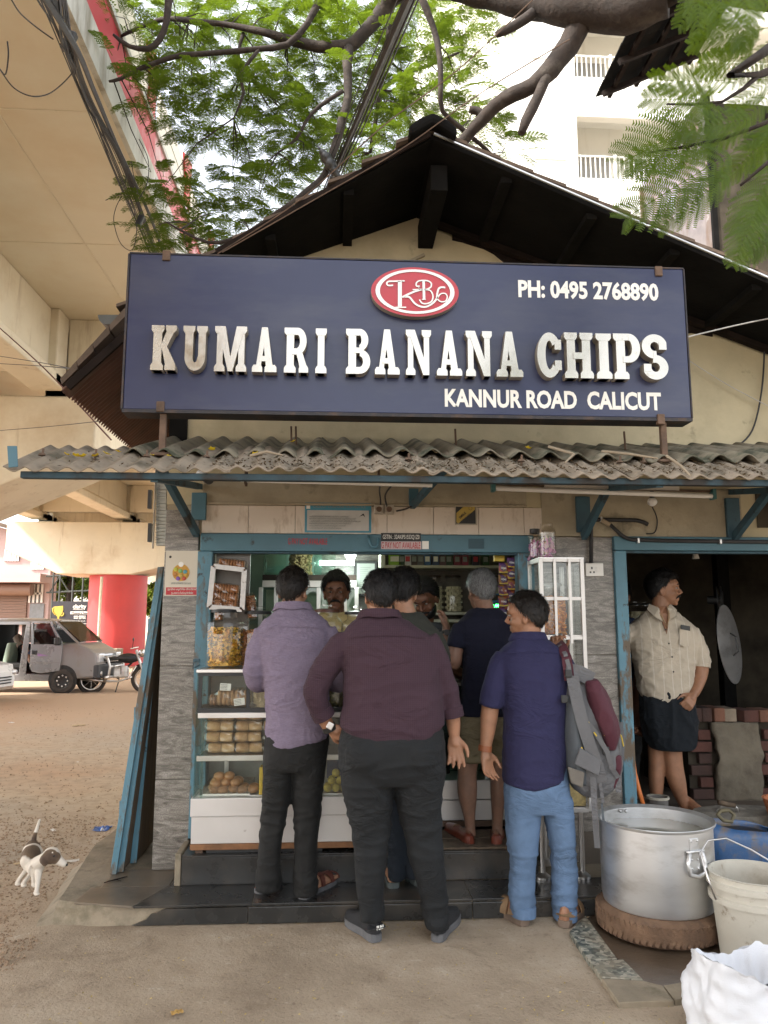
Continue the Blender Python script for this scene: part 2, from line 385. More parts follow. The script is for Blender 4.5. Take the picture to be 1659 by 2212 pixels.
# risers, the left one chipped away
mb = MB(); mb.prism([(-1.02,-.585,.004),(-.44,-.585,.004),(-.44,-.585,.081),(-.86,-.585,.079),(-.90,-.585,.06),(-.93,-.585,.055),(-.95,-.585,.03)], (0,.012,0)); mb.build('riser_tile', M['blacktile'], plat)
for a, b2 in ((-.436,.124),(.128,.716),(.72,1.276),(1.28,1.58)): MB().box(a, b2, -.592, -.579, .002, .082).build('riser_tile', M['blacktile'], plat, bev=.003)
# second step
st2 = MB(); st2.box(-.84,1.15,-.266,.5,.09,.236); st2.build('step_core', M['concrete'], plat)
MB().box(-.875,-.842,-.285,-.02,.092,.262).build('step_edge', M['concrete'], plat, bev=.006)
for a, b2 in ((-.838,-.2),(-.196,.32),(.46,1.15)): MB().box(a, b2, -.282, -.268, .097, .238).build('riser_tile', M['blacktile'], plat, bev=.003)
MB().box(.325,.455,-.275,-.262,.097,.236).build('broken_riser', M['concrete'], plat)
for a, b2 in ((-.838,-.2),(-.196,.45),(.454,1.15)): MB().box(a, b2, -.284, .3, .239, .25).build('paving_tile', M['blacktile'], plat, bev=.002)

# wet drain hollow and stone border at the right
wet = mat('wet_mud', (.085,.06,.04), .35, var=.3, vs=4, bump=.3, bs=25)
pts = [atz(1262,1990,.003), atz(1405,2150,.003), atz(1560,2165,.003), atz(1720,2170,.003), atz(1760,1990,.003), atz(1330,1930,.003)]
tag(MB().prism(pts, (0,0,-.02)).build('wet_ground', wet), kind='structure')
def terr():
    m, nt, b = newmat('terrazzo'); vec = coords(nt, (1,1,1), True)
    v = nd(nt, 'TexVoronoi'); v.inputs['Scale'].default_value = 55; lk(nt, vec, v.inputs[0])
    c = ramp(nt, v.outputs['Color'], [(.25, (.05,.06,.055)), (.5, (.17,.18,.15)), (.8, (.36,.34,.28))])
    c = mixc(nt, ramp(nt, noise_n(nt, vec, 4, 5), [(.4, (0,0,0)), (.7, (.8,.8,.8))]), c, (.25,.19,.12))
    lk(nt, c, b.inputs['Base Color']); b.inputs['Roughness'].default_value = .5; bumpn(nt, v.outputs[0], b, .2, .004); return m
M['terrazzo'] = terr()
kerb = thing('drain_border', atz(1350,2090,0), None, None); tag(kerb, kind='structure')
for q in ([(1230,2011),(1265,1977),(1333,2070),(1272,2074)], [(1274,2076),(1347,2072),(1390,2116),(1300,2110)]):
    MB().prism([atz(x, y, .022) for x, y in q], (0,0,-.03)).build('border_slab', M['terrazzo'], kerb, bev=.004)
for q in ([(1300,2113),(1390,2118),(1431,2128),(1456,2161),(1336,2165)], [(1433,2128),(1491,2118),(1530,2148),(1458,2160)]):
    MB().prism([atz(x, y, .02) for x, y in q], (0,0,-.03)).build('border_slab', M['concrete'], kerb, bev=.004)

# ================================================================ SHOP HOUSE
shop = thing('shop_house', (.4,0,0), 'low cream snack shop with sooty tiled gable roof and blue timber frames', 'shop')
def rz_(x): return 4.237 - (.40*(.51-x) if x < .51 else .37*(x-.51))     # roof top surface height
wl = MB(); wl.prism([(-1.06,0,2.25),(1.245,0,2.25),(1.245,0,2.067),(5.0,0,2.067),(5.0,0,rz_(5)-.028),(.51,0,4.237-.028),(-1.06,0,rz_(-1.06)-.028)], (0,.2,0))
wl.build('front_wall', M['plaster'], shop)
MB().box(-1.055,1.24,.012,.2,2.068,2.249).build('tile_backing', M['plaster_low'], shop)
# lower band of wall over the tiles is dirtier plaster: a real proud band of render
MB().box(-.84,1.205,-.012,-.001,2.262,2.40).build('render_band', M['plaster_low'], shop, bev=.006)
MB().box(-.80,1.205,-.028,-.001,2.248,2.262).build('tile_ledge', M['plaster_low'], shop, bev=.004)
MB().box(1.30,2.62,-.010,-.001,2.066,2.38).build('render_band', M['plaster_low'], shop, bev=.006)
MB().box(2.72,4.9,-.010,-.001,2.13,2.38).build('render_band', M['sootwall'], shop, bev=.006)
jx = [437,537,638,737,836,936,1033,1131,1208]
for a, b2 in zip(jx, jx[1:]):
    x0, x1 = at(a,1120,0).x+.0015, at(b2,1120,0).x-.0015
    MB().box(x0, x1, -.008, .013, 2.072+random.uniform(-.001,.001), 2.246).build('wall_tile', M['tilewhite'], shop, bev=.0015)
# pillars clad in slabs
MB().box(-1.058,-.86,.016,.2,.09,2.2499).build('left_pillar_core', M['concrete'], shop)
for a, b2 in ((.096,.60),(.603,1.26),(1.263,1.955),(1.958,2.215)): MB().box(-1.061,-.858,0,.0155,a,b2).build('granite_slab', M['granite'], shop, bev=.002)
MB().box(1.245,1.755,.016,.2,-.03,2.066).build('right_pillar_core', M['concrete'], shop)
for a, b2 in ((.096,.62),(.623,1.32),(1.323,2.062)): MB().box(1.243,1.756,0,.0155,a,b2).build('granite_slab', M['granite'], shop, bev=.002)
MB().box(-1.06,-.9,.2,3.85,-.2,3.3).build('side_wall', M['plaster'], shop)
# blue timber frames
fr = MB().box(-.842,1.243,-.022,.09,1.958,2.069); fr.build('lintel', M['blue'], shop, bev=.006)
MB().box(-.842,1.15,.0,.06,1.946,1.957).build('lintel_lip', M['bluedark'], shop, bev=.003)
MB().box(-.856,-.765,-.018,.09,.27,1.957).build('frame_post', M['bluechip'], shop, bev=.005)
MB().box(1.14,1.243,-.016,.09,.27,1.957).build('frame_post', M['bluechip'], shop, bev=.005)
MB().box(1.757,1.835,-.03,.07,.1,1.975).build('frame_post', M['bluechip'], shop, bev=.006)
MB().box(1.757,4.6,-.032,.07,1.977,2.066).build('kitchen_lintel', M['blue'], shop, bev=.006)
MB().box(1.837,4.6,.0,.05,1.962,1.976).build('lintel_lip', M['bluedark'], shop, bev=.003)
# rooms
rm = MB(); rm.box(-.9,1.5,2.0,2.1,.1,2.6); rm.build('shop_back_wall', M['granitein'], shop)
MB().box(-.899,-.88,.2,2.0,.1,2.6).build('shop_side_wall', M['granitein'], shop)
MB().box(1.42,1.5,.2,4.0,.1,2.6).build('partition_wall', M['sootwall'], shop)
MB().box(-.9,1.5,.2,2.1,2.6,2.66).build('shop_ceiling', M['plaster_low'], shop)
MB().box(-.88,1.42,.3,2.0,.05,.252).build('shop_floor', M['concrete'], shop)
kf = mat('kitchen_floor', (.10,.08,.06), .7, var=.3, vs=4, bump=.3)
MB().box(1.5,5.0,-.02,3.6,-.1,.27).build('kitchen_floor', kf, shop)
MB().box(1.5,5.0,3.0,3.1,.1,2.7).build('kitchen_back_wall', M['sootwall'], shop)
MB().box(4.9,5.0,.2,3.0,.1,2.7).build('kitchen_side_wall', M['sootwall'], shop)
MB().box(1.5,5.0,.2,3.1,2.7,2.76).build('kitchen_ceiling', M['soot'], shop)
MB().box(-.9,5.0,3.7,3.85,-.2,2.4).build('rear_wall', M['plaster'], shop)
# ---------------- roof
rl = MB().prism([(.51,-.85,4.237),(.51,3.9,4.237),(-1.39,3.9,rz_(-1.39)),(-1.39,-.02,rz_(-1.39)),(-.72,-.40,rz_(-.72))], (0,0,-.03))
rl.build('roof_slope', M['soot'], shop)
MB().prism([(.512,-.85,4.237),(.512,3.9,4.237),(5.0,3.9,rz_(5)),(5.0,-.52,rz_(5))], (0,0,-.03)).build('roof_slope', M['soot'], shop)
tl = MB()
for k in range(24):      # courses of clay tiles on top, ends showing along the verge
    for sgn in (-1, 1):
        x0 = .51 + sgn*.19*k; x1 = x0 + sgn*.2
        if sgn < 0 and x0 < -1.3 or x0 > 4.9: continue
        yf = -.86 + max(0, x0-.51)*.074 if sgn > 0 else -.86 + max(0, (.51-x0))*.44
        z0, z1 = rz_(x0)+.03, rz_(x1)+.02
        tl.prism([(x0,yf,z0-.02),(x1,yf,z1+.012-.02),(x1,yf,z1+.012),(x0,yf,z0)], (0,4.7,0))
tl.build('tile_courses', M['rooftile'], shop)
MB().bar((.52,-.875,4.224),(5,-.545,rz_(5)-.012),.012,.009).build('verge_strip', M['steel'], shop)
MB().bar((.50,-.875,4.222),(-.74,-.41,rz_(-.74)-.014),.012,.03).build('verge_strip', M['rafter'], shop)
rc = MB(); pr_ = [(-.13,-.06),(-.135,.0),(-.08,.045),(0,.085),(.08,.045),(.135,.0),(.13,-.06),(0,.02)]
rc.prism([(.51+a, -.93, 4.237+b2) for a, b2 in pr_], (0,4.7,0)); rc.build('ridge_cap', M['soot'], shop, bev=.02)
MB().box(.52,.62,-.70,.1,3.99,4.15).build('ridge_beam', M['soot'], shop, bev=.006)
for k in range(9):
    x = .95 + .5*k
    MB().box(x-.03, x+.03, -.80+.074*(x-.5), 0, rz_(x)-.062, rz_(x)-.025).build('purlin', M['soot'], shop)
for x, y0 in ((.05,-.62),(-.42,-.42),(-.9,-.2)): MB().box(x-.03, x+.03, y0, 0, rz_(x)-.062, rz_(x)-.025).build('purlin', M['soot'], shop)
for (a, b2) in (((.6,-.06),(4.8,-.06)),):
    MB().bar((a[0],-.05,rz_(a[0])-.05),(b2[0],-.05,rz_(b2[0])-.05),.05,.035).build('wall_rafter', M['rafter'], shop)
for (a, b2) in (((.56,3.94),(-1.0,3.12)),): MB().bar((a[0],-.012,a[1]),(b2[0],-.012,b2[1]),.02,.018).build('wall_crease', M['plaster_low'], shop)
# ragged plaster torn along the right of the gable
rg = MB(); pp = []
for k in range(26):
    x = .75 + k*.07; pp.append((x, -.014, rz_(x)-.07-.10*abs(noise.noise(V((x*5, 0, 2))))-.02*random.random()))
rg.prism([(.75,-.014,rz_(.75)-.03)] + pp + [(2.5,-.014,rz_(2.5)-.03)], (0,.012,0)); rg.build('torn_plaster', M['rafter'], shop)
# ---------------- side lean-to roof at the left
lt0, lt1 = at(285,708,-.2), at(130,838,-.2); back = 3.2
un = MB(); nC = 62
def ltp(u, v):
    y = -.2 + back*v; w_ = .012*math.cos(2*math.pi*v*nC)
    p = lt0.lerp(lt1, u); return (p.x + w_*.6, y + (.15*u if v < .01 else 0), p.z + w_)
un.grid(ltp, 3, nC*6); o = un.build('lean_to_sheet', mat('rusty_brown_sheet', (.10,.045,.03), .8, var=.35, vs=4, bump=.2, bs=30), shop, smooth=True)
so = o.modifiers.new('s', 'SOLIDIFY'); so.thickness = .006
lt = MB(); d_ = V((-.03, 0, .07))
for k in range(4):
    a = lt0.lerp(lt1, k/4 - .02) + d_*(1.5 - .15*k); b2 = lt0.lerp(lt1, k/4 + .22) + d_*(1.2-.15*k)
    a.y = b2.y = -.24 + .02*k; lt.prism([a, b2, b2 + V((.01,0,-.035)), a + V((.01,0,-.05))], (0, back, 0))
lt.build('lean_to_tiles', M['rooftile'], shop)
b2 = at(220,772,-.25); MB().bar(lt0+V((.0,-.03,-.03)), lt1+V((.05,-.02,.0)), .02,.05).build('lean_to_rafter', M['rafter'], shop)
MB().box(-1.06,-.95,-.02,3,2.5,3.3).build('eave_board', M['soot'], shop)
gp0, gp1 = at(214,676,-.35), at(262,715,.3)
gt = MB(); ax = (at(266,720,.1) - at(233,680,-.2)).normalized()
c0 = at(233,680,-.2); rings = []
for t in (0, .42):
    rings.append([c0 + ax*t + (RT*math.cos(a) + ax.cross(RT).normalized()*math.sin(a))*.062 for a in [math.pi*k/10 for k in range(11)]])
gt.loft(rings, True, True); gt.build('ridge_gutter', mat('grey_gutter', (.09,.095,.09), .5, .3), shop, smooth=40)

# ================================================================ AWNING
aw = thing('awning', (.3,-.6,2.2), 'corrugated sheet awning on blue brackets above the counter, littered with leaves', 'awning')
def sheet(x0, x1, p0, p1, period, amp, m, sag=.01, jag=0, ph=0):
    """p0=(y,z) front, p1 back"""
    n = max(8, int((x1-x0)/period*11)); mb = MB(); cnt = [0]
    def fn(u, v):
        x = x0+(x1-x0)*u; y = p0[0]+(p1[0]-p0[0])*v; z = p0[1]+(p1[1]-p0[1])*v
        j = jag*noise.noise(V((x*9, 0, 1)))*(1-v)
        return (x, y+j, z + amp*math.cos(2*math.pi*(x-ph)/period) + sag*noise.noise(V((x*.8, y, ph))))
    mb.grid(fn, n, 5); o = mb.build('corrugated_sheet', m, aw, smooth=True)
    q = o.modifiers.new('s', 'SOLIDIFY'); q.thickness = .007; q.offset = -1; return o
for k in range(5):
    a = -1.53 + .98*k; sheet(a, a+1.03, (-1.25, 2.222+.007*(k % 2)), (-.70, 2.444+.007*(k % 2)), .0965, .0105, M['asbestos'], .012, .02, -1.53)
for k in range(5):
    a = -1.08 + .98*k; sheet(a, a+1.03, (-.95+.02*math.sin(k*2.1), 2.374+.008*(k % 2)), (-.01, 2.665+.008*(k % 2)), .152, .022, M['asbold'], .02, .05, -1.08+.05)
MB().box(-1.46,3.6,-1.225,-1.185,2.181,2.212).build('front_beam', mat('beam_paint',(.02,.045,.058),.7,var=.4,vs=9,bump=.2,dirt=((.02,.016,.012),6,.5,.62)), aw, bev=.003)
MB().box(-1.44,3.6,-.66,-.62,2.40,2.44).build('rear_beam', M['bluedark'], aw)
MB().prism([at(15,963,-1.27),at(36,963,-1.27),at(38,1008,-1.27),at(18,1010,-1.27)], (0,.008,0)).build('beam_plate', M['blue'], aw, bev=.002)
def bracket(x, z0=1.93):
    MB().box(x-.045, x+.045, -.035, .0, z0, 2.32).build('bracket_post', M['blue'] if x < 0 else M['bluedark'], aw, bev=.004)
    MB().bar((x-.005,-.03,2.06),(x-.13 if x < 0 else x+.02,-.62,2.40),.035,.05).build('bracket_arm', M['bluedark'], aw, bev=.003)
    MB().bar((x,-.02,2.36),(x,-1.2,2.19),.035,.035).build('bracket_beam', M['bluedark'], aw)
bracket(at(432,1070,0).x, 2.15); bracket(at(1256,1080,0).x, 2.09); bracket(at(1578,1100,0).x, 2.06)
MB().bar((.47,-.02,2.25),(.62,-.5,2.40),.03,.04).build('bracket_arm', M['bluedark'], aw)
MB().box(.45,.51,-.03,0,2.25,2.36).build('bracket_post', M['blue'], aw)
for px in (100,213,322,450,880,1120,1330,1380):
    p = at(px, 975, -.95); MB().tube([(p.x,-1.0,2.30),(p.x+.004,-1.0,2.37)], .006, 6).lathe([(.0,.0),(.02,.0),(.012,.012),(0,.014)], 8, (p.x,-1.0,2.335)).build('hook_bolt', M['rust'], aw)
for px in (630,640,985,1350):
    p = at(px, 945, -.5); MB().tube([(p.x,-.5,2.52),(p.x-.004,-.5,2.63)], .006, 6).build('hook_bolt', M['rust'], aw)
# leaf litter lying in the sheet's valleys
lit = MB()
for k in range(2600):
    x = random.uniform(-.6,2.2) if random.random() < .8 else random.uniform(-1.4,3); v = random.random()**1.6
    y = -.94 - .29*(1-v)
    z = 2.222 + (y+1.25)/.65*.263 + .0125*math.cos(2*math.pi*(x+1.53)/.0965) + .010 + random.random()*.01
    a = random.uniform(0, 6.3); s_ = random.uniform(.004,.014); t = random.uniform(-.5,.5)
    d1 = V((math.cos(a), math.sin(a), t))*s_; d2 = V((-math.sin(a), math.cos(a), random.uniform(-.3,.3)))*s_*.4
    p = V((x,y,z)); lit.add([p-d1, p-d2, p+d1, p+d2], [(0,1,2,3)])
tag(lit.build('leaf_litter', mat('dry_leaf', (.13,.09,.045), .9, var=.6, vs=40, bump=0)), label=None, kind='stuff')
fy = mat('yellow_petal', (.75,.55,.02), .6, var=.15, vs=40, bump=0)
f0 = None
for (px, py) in ((143,982),(180,985),(230,981),(255,976),(165,990),(205,990),(330,984),(363,985),(457,971),(550,983),(634,954),(1140,968)):
    p = at(px, py, -1.05 if py > 975 else -.85)
    z = 2.222 + (p.y+1.25)/.65*.263 + .02; sc_ = random.uniform(.7,1.2)
    if not f0:
        mb = MB()
        for k in range(5):
            a = k*1.256; d1 = V((math.cos(a), math.sin(a), .35)); d2 = V((-math.sin(a), math.cos(a), 0))
            mb.add([V((0,0,0)), d1*.012+d2*.009, d1*.022, d1*.012-d2*.009], [(0,1,2,3)])
        f0 = mb.build('fallen_flower', fy); tag(f0, 'fresh yellow flower fallen on the corrugated awning', 'flower', 'yellow flowers on the awning'); f = f0
    else: f = dup(f0)
    f.location = (p.x, p.y, max(z, p.z)); f.rotation_euler = (random.uniform(-.4,.4), random.uniform(-.4,.4), random.uniform(0,6)); f.scale = (sc_,)*3
tw = MB()
for a, b2, c in ((( 1185,965,-.9),(1240,985,-1.0),(1220,1000,-1.1)), ((1300,975,-.9),(1360,985,-1.0),(1420,990,-1.15)), ((1440,985,-1.1),(1470,1010,-1.2),(1492,1028,-1.28)), ((540,985,-1.1),(575,980,-1.1),(610,983,-1.1))):
    t_ = MB().tube([at(*a), at(*b2)+V((0,0,.01)), at(*c)], [.008,.007,.004], 6).build('fallen_twig', mat('grey_twig', (.30,.24,.17), .9), None)
    tag(t_, ['grey twig on the awning right of the middle of the sign','dry twig on the awning below the last letters of the sign','thick dry twig jutting over the awning edge at the right','short dry twig at the left part of the awning'][a[0] > 1190 and (1 if a[0] < 1400 else 2) or (0 if a[0] > 1000 else 3)], 'twig', 'twigs on the awning')

# ================================================================ SIGN
SY = -.95; sg = thing('shop_sign', (.38,SY,2.587), 'long navy blue sign board with raised silver letters and a red oval badge', 'sign')
MB().box(-1.089,1.866,SY,SY+.10,2.592,3.425).build('board', M['signblue'], sg, bev=.004)
fm = MB(); fm.box(-1.093,1.870,SY-.004,SY+.12,2.574,2.591); fm.box(-1.093,1.870,SY-.002,SY+.11,3.426,3.434); fm.box(-1.100,-1.090,SY-.003,SY+.11,2.592,3.425); fm.box(1.867,1.874,SY-.003,SY+.11,2.592,3.425)
fm.build('board_frame', mat('grimy_frame', (.03,.028,.032), .6, .2, var=.4, dirt=((.08,.05,.035), 6, .5, .65)), sg)
for px in (352, 1432):
    p = at(px, 950, SY+.04); MB().box(p.x-.016,p.x+.016,SY+.02,SY+.05,2.36,2.60).box(p.x-.05,p.x+.05,SY,SY+.08,2.355,2.37).build('post', M['rust'], sg, bev=.003)
for px, py in ((360,552),(1422,586),(347,878),(1427,905)):
    p = at(px, py, SY); MB().box(p.x-.02,p.x+.02,SY-.012,SY+.02,p.z-.03,p.z+.025).build('clip', M['rust'], sg, bev=.004)
# letter shapes: each letter is a list of overlapping pieces (x 0..W, y 0..100)
def arc(cx, cy, rx, ry, ix, iy, a0, a1, n=14):
    o = [(cx+rx*math.cos(R(a0+(a1-a0)*k/n)), cy+ry*math.sin(R(a0+(a1-a0)*k/n))) for k in range(n+1)]
    return o + [(cx+ix*math.cos(R(a1-(a1-a0)*k/n)), cy+iy*math.sin(R(a1-(a1-a0)*k/n))) for k in range(n+1)]
def rc_(x0, x1, y0, y1): return [(x0,y0),(x1,y0),(x1,y1),(x0,y1)]
def srf(x0, x1, y0, up): # slab serif with chamfer
    return [(x0,y0),(x1,y0),(x1,y0+10*up),(x1-4,y0+16*up),(x0+4,y0+16*up),(x0,y0+10*up)]
def stem(x0, x1, s=5): return [rc_(x0,x1,0,100), srf(x0-s,x1+s,0,1), srf(x0-s,x1+s,100,-1)]
LET = {
 'K': (62, stem(7,27) + [[(24,50),(42,100),(57,100),(57,88),(38,50)], [(26,56),(38,56),(60,14),(60,0),(40,0)], srf(36,61,100,-1), srf(36,61,0,1)]),
 'U': (58, [rc_(5,24,30,100), rc_(37,54,30,100), srf(0,28,100,-1), srf(33,58,100,-1), arc(29.5,31,24.5,31,6,13,180,360)]),
 'M': (74, [rc_(5,19,0,100), rc_(55,69,0,100), srf(0,24,0,1), srf(50,74,0,1), srf(0,22,100,-1), srf(52,74,100,-1), [(5,100),(24,100),(43,0),(32,0)], [(69,100),(50,100),(31,0),(42,0)]]),
 'A': (62, [[(9,6),(21,6),(36,100),(23,100)], [(53,6),(36,6),(23,100),(38,100)], rc_(18,45,24,36), srf(0,26,0,1), srf(32,62,0,1)]),
 'R': (62, [rc_(6,25,0,100), srf(0,30,0,1), srf(0,20,100,-1), rc_(20,36,84,100), rc_(20,36,40,54), arc(34,70,23,30,6,14,-90,90), [(30,46),(46,46),(58,14),(58,0),(42,0),(38,20)], srf(38,62,0,1)]),
 'I': (30, stem(6,24,6)),
 'B': (60, [rc_(6,25,0,100), srf(0,20,0,1), srf(0,20,100,-1), rc_(20,34,85,100), rc_(20,36,0,15), rc_(20,36,46,58), arc(33,75,22,25,5,11,-90,90), arc(34,27,26,27,8,12,-90,90)]),
 'N': (62, [rc_(5,18,0,100), rc_(44,57,0,100), srf(0,23,0,1), srf(39,62,100,-1), srf(0,20,100,-1), [(5,100),(22,100),(57,0),(42,0)]]),
 'C': (56, [arc(28,50,28,50,9,32,40,320,26), rc_(40,55,62,84), rc_(40,55,17,38)]),
 'H': (66, [rc_(6,25,0,100), rc_(41,60,0,100), srf(0,30,0,1), srf(36,66,0,1), srf(0,30,100,-1), srf(36,66,100,-1), rc_(20,46,42,56)]),
 'P': (58, [rc_(6,25,0,100), srf(0,32,0,1), srf(0,20,100,-1), rc_(20,34,85,100), rc_(20,36,36,50), arc(33,68,25,32,7,17,-90,90)]),
 'S': (54, [arc(27,73,27,27,9,10,20,270,20), arc(27,27,27,27,9,10,-160,90,20), [(24,63),(30,63),(32,37),(22,37)], rc_(36,52,66,82), rc_(2,18,18,34)]),
}
spans = [('K',322,383),('U',393,449),('M',462,534),('A',544,599),('R',613,667),('I',681,706),('B',747,800),('A',810,863),('N',877,931),('A',944,997),('N',1007,1062),('A',1073,1128),('C',1162,1212),('H',1221,1279),('I',1290,1319),('P',1328,1381),('S',1390,1440)]
LD = .055
for ch, a, b2 in spans:
    t = (a-322)/1118; yt = 703.6+20*t; yb = 799+21.5*t
    q0, q1 = at(a, yb, SY-LD), at(b2, yt, SY-LD); W, pieces = LET[ch]; mb = MB()
    for k, pc in enumerate(pieces):
        mb.prism([(q0.x+(q1.x-q0.x)*x/W, SY-LD-k*.0006, q0.z+(q1.z-q0.z)*y/100) for x, y in pc], (0, LD-.001+k*.0006, 0))
    o = mb.build('letter', [M['chrome'], M['letterside']], sg)
    for p in o.data.polygons:
        if abs(p.normal.y) < .7: p.material_index = 1
def fit(s_, x0, y0, x1, y1, Y, m, par, bold=0):
    a, b2 = at(x0, y1, Y), at(x1, y0, Y)
    return text('lettering', s_, ((a.x+b2.x)/2, Y, (a.z+b2.z)/2), b2.x-a.x, b2.z-a.z, m, par, .001, bold)
fit('PH: 0495 2768890', 1120,612,1421,643, SY-.001, M['signtext'], sg, .034)
fit('KANNUR ROAD  CALICUT', 961,848,1427,879, SY-.001, M['signtext'], sg, .034)
# oval badge
lc = at(896,633,SY-.03); dsc = MB(); rx, rz0 = .231, .136
def oval(mb, a, b2, y, th, n=48): mb.prism([(lc.x+a*math.cos(2*math.pi*k/n), y, lc.z+b2*math.sin(2*math.pi*k/n)) for k in range(n)], (0,th,0))
oval(dsc, rx, rz0, SY-.045, .044); bd = dsc.build('badge', [M['signred'], M['letterside']], sg)
for p in bd.data.polygons:
    if abs(p.normal.y) < .7: p.material_index = 1
rg2 = MB(); n = 48; 
rg2.loft([[(lc.x+k*rx*math.cos(2*math.pi*i/n), y, lc.z+k*rz0*math.sin(2*math.pi*i/n)) for i in range(n)] for k, y in ((.90,-.045+SY),(.90,SY-.049),(.80,SY-.049),(.80,SY-.045))], True, False)
rg2.build('badge_ring', M['chrome'], bd, smooth=40)
def bx_(zx, zy): return at((1380+zx*.31344)/1.8228, (1030+zy*.31344)/1.8228, SY-.047)
def stroke(pts, wds):
    mb = MB(); P = [bx_(*p) for p in pts]; m_ = len(P)
    wd = wds if isinstance(wds, list) else [wds]*m_; rings = []
    for i in range(m_):
        T = (P[min(i+1,m_-1)]-P[max(i-1,0)]); T = V((T.x,0,T.z)).normalized(); Nn = V((-T.z,0,T.x))*wd[i]*.31344/1.8228*mpp(SY)*.5
        rings.append([P[i]+Nn+V((0,.003,0)), P[i]+Nn-V((0,.003,0)), P[i]-Nn-V((0,.003,0)), P[i]-Nn+V((0,.003,0))])
    mb.loft(rings); return mb
def curve(pts, n=6):
    out = []; P = [V((p[0],p[1],0)) for p in pts]
    for i in range(len(P)-1):
        p0, p1, p2, p3 = P[max(i-1,0)], P[i], P[i+1], P[min(i+2,len(P)-1)]
        for k in range(n):
            t = k/n; q = .5*((2*p1)+(p2-p0)*t+(2*p0-5*p1+4*p2-p3)*t*t+(3*p1-p0-3*p2+p3)*t**3); out.append((q.x,q.y))
    return out + [(P[-1].x,P[-1].y)]
mono = MB()
for pts, wd in (([(620,250),(620,575)], 52), ([(640,244),(680,246)], 18), ([(565,577),(700,577)], 18), (curve([(650,246),(540,250),(480,252),(455,275),(475,302),(535,300)]), 22),
                ([(650,450),(720,415),(800,380),(900,350)], 26), ([(780,356),(900,350)], 16), (curve([(680,445),(740,450),(800,520),(860,560),(940,572),(1020,535),(1080,470),(1090,400),(1110,340),(1150,325),(1190,330)]), 25),
                (curve([(1085,470),(1130,410),(1190,405),(1215,450),(1190,500),(1130,505),(1090,470)]), 17), ([(918,250),(924,480)], 34), ([(898,478),(945,478)], 14),
                (curve([(850,325),(865,310),(830,310),(828,270),(870,243),(960,243),(1010,270),(1010,320),(960,350),(925,352)]), 19), (curve([(930,355),(1000,365),(1035,430),(1020,500),(960,530),(900,525),(865,480)]), 19)):
    q = stroke(pts, wd); mono.add(q.v, q.f)
mono.build('badge_monogram', M['chrome'], bd)
# ================================================================ FLYOVER
fly = thing('flyover', (-7.5,9,-.2), 'cream painted concrete flyover overhead on the left with red round pier and red parapet', 'flyover')
DX = -2.5
def cb(a): return MB().box(*a)
MB().box(-14.2,DX,-26,95,7.0,7.3).build('deck_slab', M['flysoffit'], fly)
sm = MB()
for y in range(-24,95,3): sm.box(-13.9,DX-.2,y,y+.018,6.994,6.9995)
sm.build('formwork_seams', M['flycream'], fly)
sm = MB(); sm.box(DX-1.22,DX-1.205,-24,95,6.99,6.9995); sm.build('soffit_ridge', M['flycream'], fly)
gx = (-4.9,-8.3,-11.7)
for x in gx:
    for y0, y1 in ((-8,8.9),(9.5,26.8),(27.4,60),(60.5,94)):
        g_ = MB(); g_.box(x-.45,x-.15,y0,y1,5.95,6.999); g_.prism([(x-.6,y0,5.64),(x,y0,5.64),(x,y0,5.86),(x-.15,y0,5.98),(x-.45,y0,5.98),(x-.6,y0,5.86)], (0,y1-y0,0))
        g_.box(x-.6,x,y0,y0+.5,5.641,6.998).box(x-.6,x,y1-.5,y1,5.641,6.998)
        g_.build('girder', M['flycream'], fly, bev=.03)
for y in (8.3,26.2):
    for a, b2 in ((-11.7,-8.9),(-8.3,-5.5)): MB().box(a,b2,y,y+.35,5.9,6.998).build('diaphragm', M['flycream'], fly, bev=.02)
MB().box(-4.9,-3.2,8.9,9.3,5.7,6.998).build('diaphragm', M['flycream'], fly, bev=.02)
# pier caps: hammerheads with sloped undersides
def cap(Y0, Y1, xl, xr, zt, ze, zc, cx):
    mb = MB(); mb.prism([(xl,Y0,zt),(xl,Y0,ze),(cx-1.4,Y0,zc),(cx+1.4,Y0,zc),(xr,Y0,ze),(xr,Y0,zt)], (0,Y1-Y0,0))
    return mb.build('pier_cap', M['flycream'], fly, bev=.04)
e = at(208,850,9); e2 = at(208,965,9); cap(9.05,11.2,-13.2,e.x,5.6,e2.z,e2.z-1.25,-8.6)
f = at(15,1125,26); f2 = at(8,1188,26); pz = at(190,1240,26).z; cap(26.0,28.4,f.x,-4.2,at(190,1127,26).z,f2.z,pz,-9.5)
for y in (-9,45,62): cap(y,y+2.2,-13.2,-4.2,5.6,4.6,3.6,-8.7)
pc = at(251,1340,27.2); pr0 = (at(313,1340,27.2)-at(190,1340,27.2)).length/2
MB().lathe([(pr0,-1),(pr0,pz+.002)], 48, (pc.x,27.3,0)).build('pier', M['red'], fly, smooth=40)
for y in (10.1,-7.9,46.1,63.1): MB().lathe([(1.0,-1),(1.0,4.4)], 40, (-8.6,y,0)).build('pier', M['red'], fly, smooth=40)
MB().tube([at(220,1246,25.9), at(217,1290,25.9), at(212,1392,25.9), at(207,1398,25.9), at(178,1399,25.9)], .055, 8).build('drain_pipe', M['flycream'], fly, smooth=True)
a, b2 = at(175,1402,25.0), at(249,1470,25.0); MB().box(a.x,b2.x,25.0,25.9,-.6,a.z).build('pier_footing', M['concrete'], fly, bev=.02)
